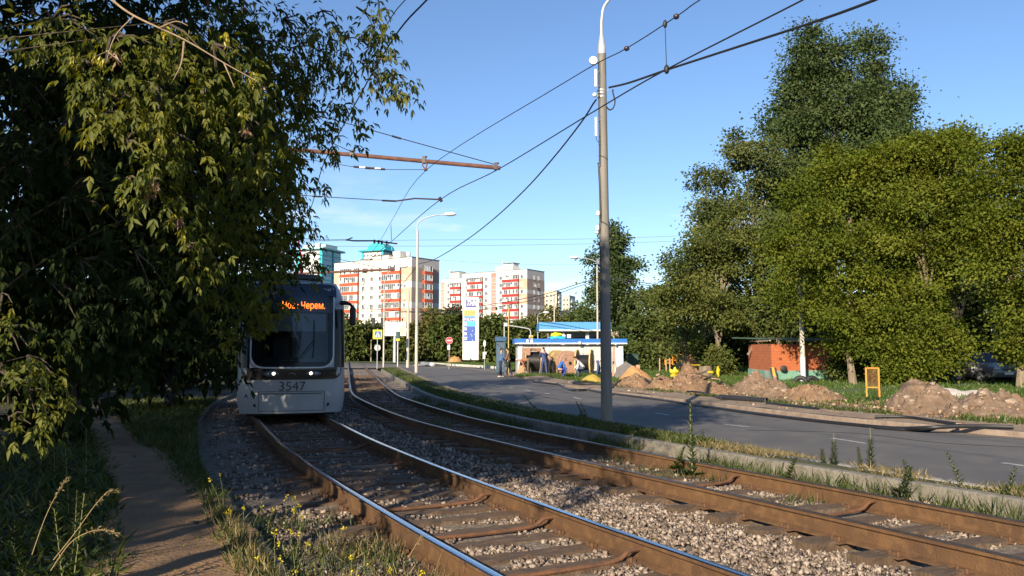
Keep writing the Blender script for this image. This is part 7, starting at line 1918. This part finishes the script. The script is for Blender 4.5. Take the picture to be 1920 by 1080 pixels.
# ================================================================ grass and weeds
lf_grass = leafmat('grass_blade', (.035, .062, .010), (.062, .095, .016), (.115, .125, .03), .35, .04)
lf_lawn = leafmat('lawn_blade', (.05, .10, .014), (.075, .135, .020), (.11, .15, .032), .35, .03)
lf_hay = leafmat('dry_grass', (.16, .13, .05), (.25, .20, .09), (.34, .28, .14), .3, .03)
lf_weed = leafmat('weed_leaf', (.05, .075, .03), (.08, .11, .045), (.12, .14, .06), .3, .05)
lf_flower = leafmat('yellow_petal', (.45, .38, .01), (.6, .5, .02), (.7, .6, .05), .3, .03)
def blades(name, label, P, hmin, hmax, wd, seed, mat, lean=.45, kind='stuff', cat='grass'):
    g = rng(seed); n = len(P)
    d = unit(np.stack([g.normal(size=n) * lean, g.normal(size=n) * lean, np.ones(n)], 1))
    nn = unit(np.stack([g.normal(size=n), g.normal(size=n), .2 * np.ones(n)], 1))
    Ln = hmin + (hmax - hmin) * g.random(n) ** 1.6
    V, Fi = leafgeo(P, d, nn, Ln, wd * (.6 + .8 * g.random(n)), .15)
    o = npmesh(name, V, Fi, 3, mat, None, np.repeat(g.random(n), 2)); return tag(o, label, cat, kind=kind)
def between(A, B, n, seed, ylo, yhi, zf, pw=1.0, thin=None):
    g = rng(seed); y = ylo + (yhi - ylo) * g.random(n) ** pw
    A = sorted(A, key=lambda p: p.y); B = sorted(B, key=lambda p: p.y)
    xa = np.interp(y, [p.y for p in A], [p.x for p in A]); xb = np.interp(y, [p.y for p in B], [p.x for p in B]); t = g.random(n)
    x = xa + (xb - xa) * t
    if thin is not None:
        k = thin(x, y, t, g); x, y, t = x[k], y[k], t[k]
    z = np.array([zf(a, b, c) for a, b, c in zip(x, y, t)]); return np.stack([x, y, z], 1)
def patch(s, seed, lo):
    return lambda x, y, t, g: np.array([nz2(a, b, s, seed) for a, b in zip(x, y)]) > lo + .25 * (g.random(len(x)) - .5)
# strip between track and road
fs = lambda x, y, t: -.03 + .05 * math.sin(PI * t)
far_thin = lambda x, y, t, g: (t < .72 + .1 * g.random(len(t))) | (y < 19)
blades('strip_grass', 'short green grass on the strip between track and road', between(KRo, RNi, 52000, 301, 14, 73, fs, 1.5, far_thin), .04, .15, .024, 1, lf_grass, .8)
blades('strip_grass', 'dry sparse grass on the near strip along the road kerb', between(KRo, RNi, 9000, 302, 6.5, 17, fs, 1.0, patch(.8, 3, -.12)), .04, .15, .010, 2, lf_hay, .8)
blades('kerb_grass', 'thin dry grass growing at the foot of the low concrete kerb', between(offset(RR, .35, -.2), offset(RR, 1.05, -.2), 7000, 303, 6.5, 30, lambda x, y, t: -.2, 1.0, patch(.7, 6, .02)), .08, .30, .010, 3, lf_grass)
blades('track_grass', 'sparse grass tufts between the rails with dull brown tops', between(RL, RR, 5200, 304, 9, 26, lambda x, y, t: -.2, 1, patch(.9, 8, .24)), .06, .22, .010, 4, lf_grass)
blades('strip_grass', 'green tufts mixed in the dry grass along the near road kerb', between(KRo, RNi, 5000, 322, 6.5, 20, fs, 1.0, patch(.6, 13, .05)), .05, .18, .012, 22, lf_grass, .8)
blades('path_tufts', 'ragged grass tufts creeping over the edges of the trodden path', between([Vector((p.x - .75, p.y, 0)) for p in PATHL], [Vector((p.x + .75, p.y, 0)) for p in PATHL], 9000, 323, 4.0, 17, lambda x, y, t: zleft(x, y), 1.1, lambda x, y, t, g: (np.abs(t - .5) > .22) & (np.array([nz2(a, b, 1.4, 21) for a, b in zip(x, y)]) + (np.abs(t - .5) - .38) * 2 > 0)), .04, .15, .012, 23, lf_grass, .9)
# left side: along the kerb and away from the path
PX = sorted(PATHL, key=lambda p: p.y)
def offpath(w):
    return lambda x, y, t, g: np.abs(x - np.interp(y, [p.y for p in PX], [p.x for p in PX])) > w * (.8 + .5 * g.random(len(x)))
zL = lambda x, y, t: zleft(x, y) - .01
KLs = offset(KL, -.16)
blades('verge_grass', 'green and straw grass along the kerb beside the trodden path', between(PATHL, KLs, 17000, 305, 4.2, 17, zL, 1.2, offpath(.42)), .04, .17, .014, 5, lf_grass, .9)
blades('verge_grass', 'straw-coloured dry grass near the lower frame edge by the kerb', between(PATHL, KLs, 5000, 306, 4.0, 8.5, zL, 1.0, offpath(.5)), .05, .22, .008, 6, lf_hay)
L1 = [Vector((p.x - .5, p.y, 0)) for p in PATHL]; L2 = [Vector((p.x - 5.5, p.y, 0)) for p in PATHL]
blades('undergrowth', 'rank green undergrowth left of the trodden path', between(L1, L2, 30000, 307, 4.0, 26, zL, 1.2), .06, .26, .032, 7, lf_grass, 1.3, cat='undergrowth')
blades('verge_grass', 'shaded grass between mast, path and tram', between(PATHL, KLs, 14000, 308, 14, 28, zL, 1.0, offpath(.3)), .08, .22, .024, 8, lf_grass, 1.0)
blades('bed_weeds', 'straw and seedling weeds growing in the ballast left of the polished rails', between(offset(KL, .05), offset(LL, -.16), 2600, 309, 4.2, 7.6, lambda x, y, t: -.2, .9, patch(1.1, 2, -.05)), .04, .24, .008, 9, lf_hay)
blades('bed_weeds', 'green seedlings growing in the ballast left of the polished rails', between(offset(KL, .02), offset(LL, -.2), 1500, 310, 4.2, 8.5, lambda x, y, t: -.2, 1.0, patch(1.1, 5, .05)), .04, .24, .012, 10, lf_grass)
# lawn beyond the road
g = rng(311); n = 90000
y = 14 + 75 * g.random(n) ** 1.5
rf = sorted(LAWN_A, key=lambda p: p.y); xl = np.interp(y, [p.y for p in rf], [p.x for p in rf])
x = xl + 1.15 + (26 * g.random(n) ** 1.1)
eb = sorted(eB, key=lambda p: p.y); xe = np.interp(y, [p.y for p in eb], [p.x for p in eb])
k = (np.array([nz2(a, b, .35, 4) for a, b in zip(x, y)]) > -.3) & ((x > xe) | (y > 42) | (g.random(n) < .05))
x, y = x[k], y[k]
Pz = np.stack([x, y, np.array([zgr(a, b) for a, b in zip(x, y)]) - .02], 1)
blades('lawn_grass', 'bright green lawn beyond the road and around the red shed', Pz, .08, .24, .05, 11, lf_lawn)
wk = offset(WK, .3)[8:]
g = rng(312); n = 26000; t = g.random(n); a_i = (g.random(n) * (len(wk) - 1)).astype(int); base = np.array([(wk[i].x, wk[i].y) for i in a_i])
P2 = base + np.stack([8 * t, 9 * t * g.random(n)], 1)
blades('lawn_grass', 'mown lawn corner below the price sign', np.stack([P2[:, 0], P2[:, 1], np.full(n, -.02)], 1), .06, .18, .07, 12, lf_lawn)
vA = [p for p in offset(RF, 1.0, .05)]; vB = [p for p in offset(RF, 1.5, .05)]
blades('verge_tufts', 'thin green tufts along the sandy verge at the far kerb', between(vA, vB, 7000, 313, 14, 50, lambda x, y, t: .04, 1.2, patch(.5, 7, -.1)), .06, .2, .03, 13, lf_grass)
blades('kiosk_grass', 'rough grass in front of the kiosk and spools', np.stack([D(970, 700, 50).x + 5.6 * g.random(5000), 49.0 + 3.2 * g.random(5000), np.full(5000, -.03)], 1), .08, .30, .04, 14, lf_lawn)

# single weeds ------------------------------------------------------------
def stem_plant(name, label, base, h, n, leaf, seed, mat=lf_weed, wid=.38, rosette=0, lean=(0, 0), flower=0, stemr=.006, group=None, droop=.35, upto=.97):
    g = rng(seed); t = thing(name, label, 'plant', tuple(base), 0, group)
    top = Vector((lean[0], lean[1], h)); mid = top * .5 + Vector((g.normal() * .01, 0, 0))
    pts = polyline([Vector((0, 0, -.03)), mid, top], n=6)
    MB().tube(pts, [stemr * (1 - .6 * i / (len(pts) - 1)) for i in range(len(pts))], 6).build('stem', M('weed_stem', (.20, .2, .09), .8), t, smooth=True)
    f = (.10 + (upto - .10) * (np.arange(n) + .5) / n); P = np.array([tuple(pts[min(len(pts) - 1, int(q * (len(pts) - 1)))].lerp(pts[min(len(pts) - 1, int(q * (len(pts) - 1)) + 1)], (q * (len(pts) - 1)) % 1)) for q in f])
    an = np.arange(n) * 2.4 + g.normal(size=n) * .2
    d = unit(np.stack([np.cos(an), np.sin(an), .35 + droop + .3 * g.random(n)], 1)); nn = unit(np.stack([-.3 * np.cos(an), -.3 * np.sin(an), np.ones(n)], 1))
    Ln = leaf * (1.15 - .75 * f) * (.8 + .4 * g.random(n))
    if rosette:
        an = g.random(rosette) * 6.28; d2 = unit(np.stack([np.cos(an), np.sin(an), .3 + .4 * g.random(rosette)], 1)); P = np.concatenate([P, np.zeros((rosette, 3))]); d = np.concatenate([d, d2]); nn = np.concatenate([nn, np.tile([[0, 0, 1.]], (rosette, 1))]); Ln = np.concatenate([Ln, leaf * (1.2 + .6 * g.random(rosette))])
    V, Fi = leafgeo(P, d, nn, Ln, Ln * wid, .2); npmesh('leaves', V, Fi, 3, mat, t, np.repeat(g.random(len(P)), 2))
    if flower:
        P = np.array([tuple(top)]) + g.normal(size=(flower, 3)) * np.array([.009, .009, .013]); d = unit(g.normal(size=(flower, 3)) + np.array([0, 0, .6])); V, Fi = leafgeo(P, d, unit(g.normal(size=(flower, 3))), .018, .014, .1)
        npmesh('flowers', V, Fi, 3, lf_flower, t, np.repeat(g.random(flower), 2))
    return t
q = G(1299, 893, -.2)
stem_plant('mullein_plant', 'tall leafy mullein standing between the dull rails in front of the kerb', q, D(1296, 758, q.y).z + .2, 54, .15, 401, lf_weed, .42, 20, (-.02, 0), stemr=.012, droop=.75)
for px, pb, pt, lab, sd in ((1563, 893, 812, 'thin weed with bare pale stem in front of the kerb, left of two', 402), (1632, 902, 802, 'thin weed with bare pale stem in front of the kerb, right of two', 403)):
    q = G(px, pb, -.2); h = D(px, pt, q.y).z + .2
    stem_plant('wormwood_plant', lab, q, h, 90, .11, sd, lf_weed, .34, 14, (.03, .02), stemr=.007, upto=.75)
    stem_plant('bushy_weed', 'bushy dark weed at the foot of the ' + ('left' if sd == 402 else 'right') + ' thin pale-stemmed weed', q + Vector((-.10, .05, 0)), h * .62, 90, .09, sd + 50, lf_weed, .35, 14, (-.04, 0), stemr=.006)
g = rng(55)
for k, (px, pb, h) in enumerate(((1010, 775, .5), (1102, 790, .45), (1092, 782, .4), (1220, 828, .25), (1325, 840, .28), (1470, 905, .3), (1690, 925, .3), (1712, 918, .35), (1812, 930, .5), (1880, 945, .4), (1180, 850, .2), (1265, 880, .3))):
    q = G(px, pb, -.1); stem_plant('roadside_weed', 'small wild weed growing along the low concrete kerb', q, h, int(30 + 24 * g.random()), .10, 420 + k, (lf_weed, lf_grass)[k % 2], .42, 14, (g.normal() * .14, g.normal() * .08), stemr=.004, group='small weeds along the concrete kerb')
for k in range(34):
    y = 4.2 + 4.5 * g.random(); kx = np.interp(y, [p.y for p in sorted(KL, key=lambda p: p.y)], [p.x for p in sorted(KL, key=lambda p: p.y)]); x = kx - .45 + 1.3 * g.random()
    z = -.2 if x > kx else zleft(x, y)
    stem_plant('mustard_weed', 'small yellow-flowered weed beside the kerb at the bottom of the photo', (x, y, z), .14 + .28 * g.random(), 18, .05, 450 + k, lf_grass, .3, 5, (g.normal() * .05, g.normal() * .05), flower=12, stemr=.003, group='yellow-flowered weeds by the kerb')
for k in range(26):
    y = 4.4 + 6 * g.random() ** 1.4; px_ = np.interp(y, [p.y for p in PX], [p.x for p in PX]); x = px_ - .8 - 2.0 * g.random()
    stem_plant('leafy_weed', 'leafy green weed left of the trodden path', (x, y, zleft(x, y)), .3 + .55 * g.random(), 44, .11, 500 + k, lf_grass, .32, 10, (g.normal() * .1, g.normal() * .1), stemr=.005, group='leafy weeds left of the path')
# long arching dry stalks at lower left
def stalk(label, pts, Y, seed):
    P = [D(px, py, Y + dy) for px, py, dy in pts]; b = P[0].copy(); t = thing('dry_stalk', label, 'grass stalk', tuple(b)); pp = polyline([p - b for p in P], n=6); g = rng(seed)
    MB().tube(pp, [.0024 * (1 - .6 * i / len(pp)) for i in range(len(pp))], 5).build('stem', M('straw_stem', (.38, .27, .13), .8), t, smooth=True)
    k = len(pp) // 2; Q = np.array([tuple(p) for p in pp[k:]]); Q = np.repeat(Q, 5, 0) + g.normal(size=(len(Q) * 5, 3)) * .006; d = unit(g.normal(size=Q.shape) * .5 + np.array([.6, 0, .2])); V, Fi = leafgeo(Q, d, unit(g.normal(size=Q.shape)), .022, .006, .1); npmesh('seed_head', V, Fi, 3, lf_hay, t, np.repeat(g.random(len(Q)), 2))
stalk('long arching straw stalk bending towards the path, upper one', [(100, 1050, 0), (140, 1000, 0), (180, 945, 0), (205, 920, 0), (224, 922, 0)], 5.0, 1)
stalk('long arching straw stalk bending towards the path, lower one', [(95, 1070, 0), (130, 1020, 0), (165, 998, 0), (200, 994, 0), (222, 1003, 0)], 4.8, 2)
stalk('straight straw stalk leaning beside the arching ones', [(60, 1040, 0), (85, 970, 0), (110, 920, 0), (127, 895, 0)], 4.9, 3)
stalk('pale straw stalk leaning over the near polished rail', [(765, 1045, 0), (778, 1025, 0), (790, 1005, 0)], 5.6, 4)
# fallen yellow leaves
P = []; g = rng(61)
for k in range(420):
    y = 4.3 + 7 * g.random() ** 1.3; px_ = np.interp(y, [p.y for p in PX], [p.x for p in PX]); x = px_ + (g.random() - .55) * 2.4; P.append((x, y, zleft(x, y) + .03))
P = np.array(P); d = unit(np.stack([g.normal(size=len(P)), g.normal(size=len(P)), .2 * g.normal(size=len(P))], 1)); V, Fi = leafgeo(P, d, np.tile([[0, 0, 1.]], (len(P), 1)), .034, .018, .2)
tag(npmesh('fallen_leaves', V, Fi, 3, lf_key, None, np.repeat(g.random(len(P)), 2)), 'fallen yellow and brown leaves on and beside the path', 'leaves', kind='stuff')
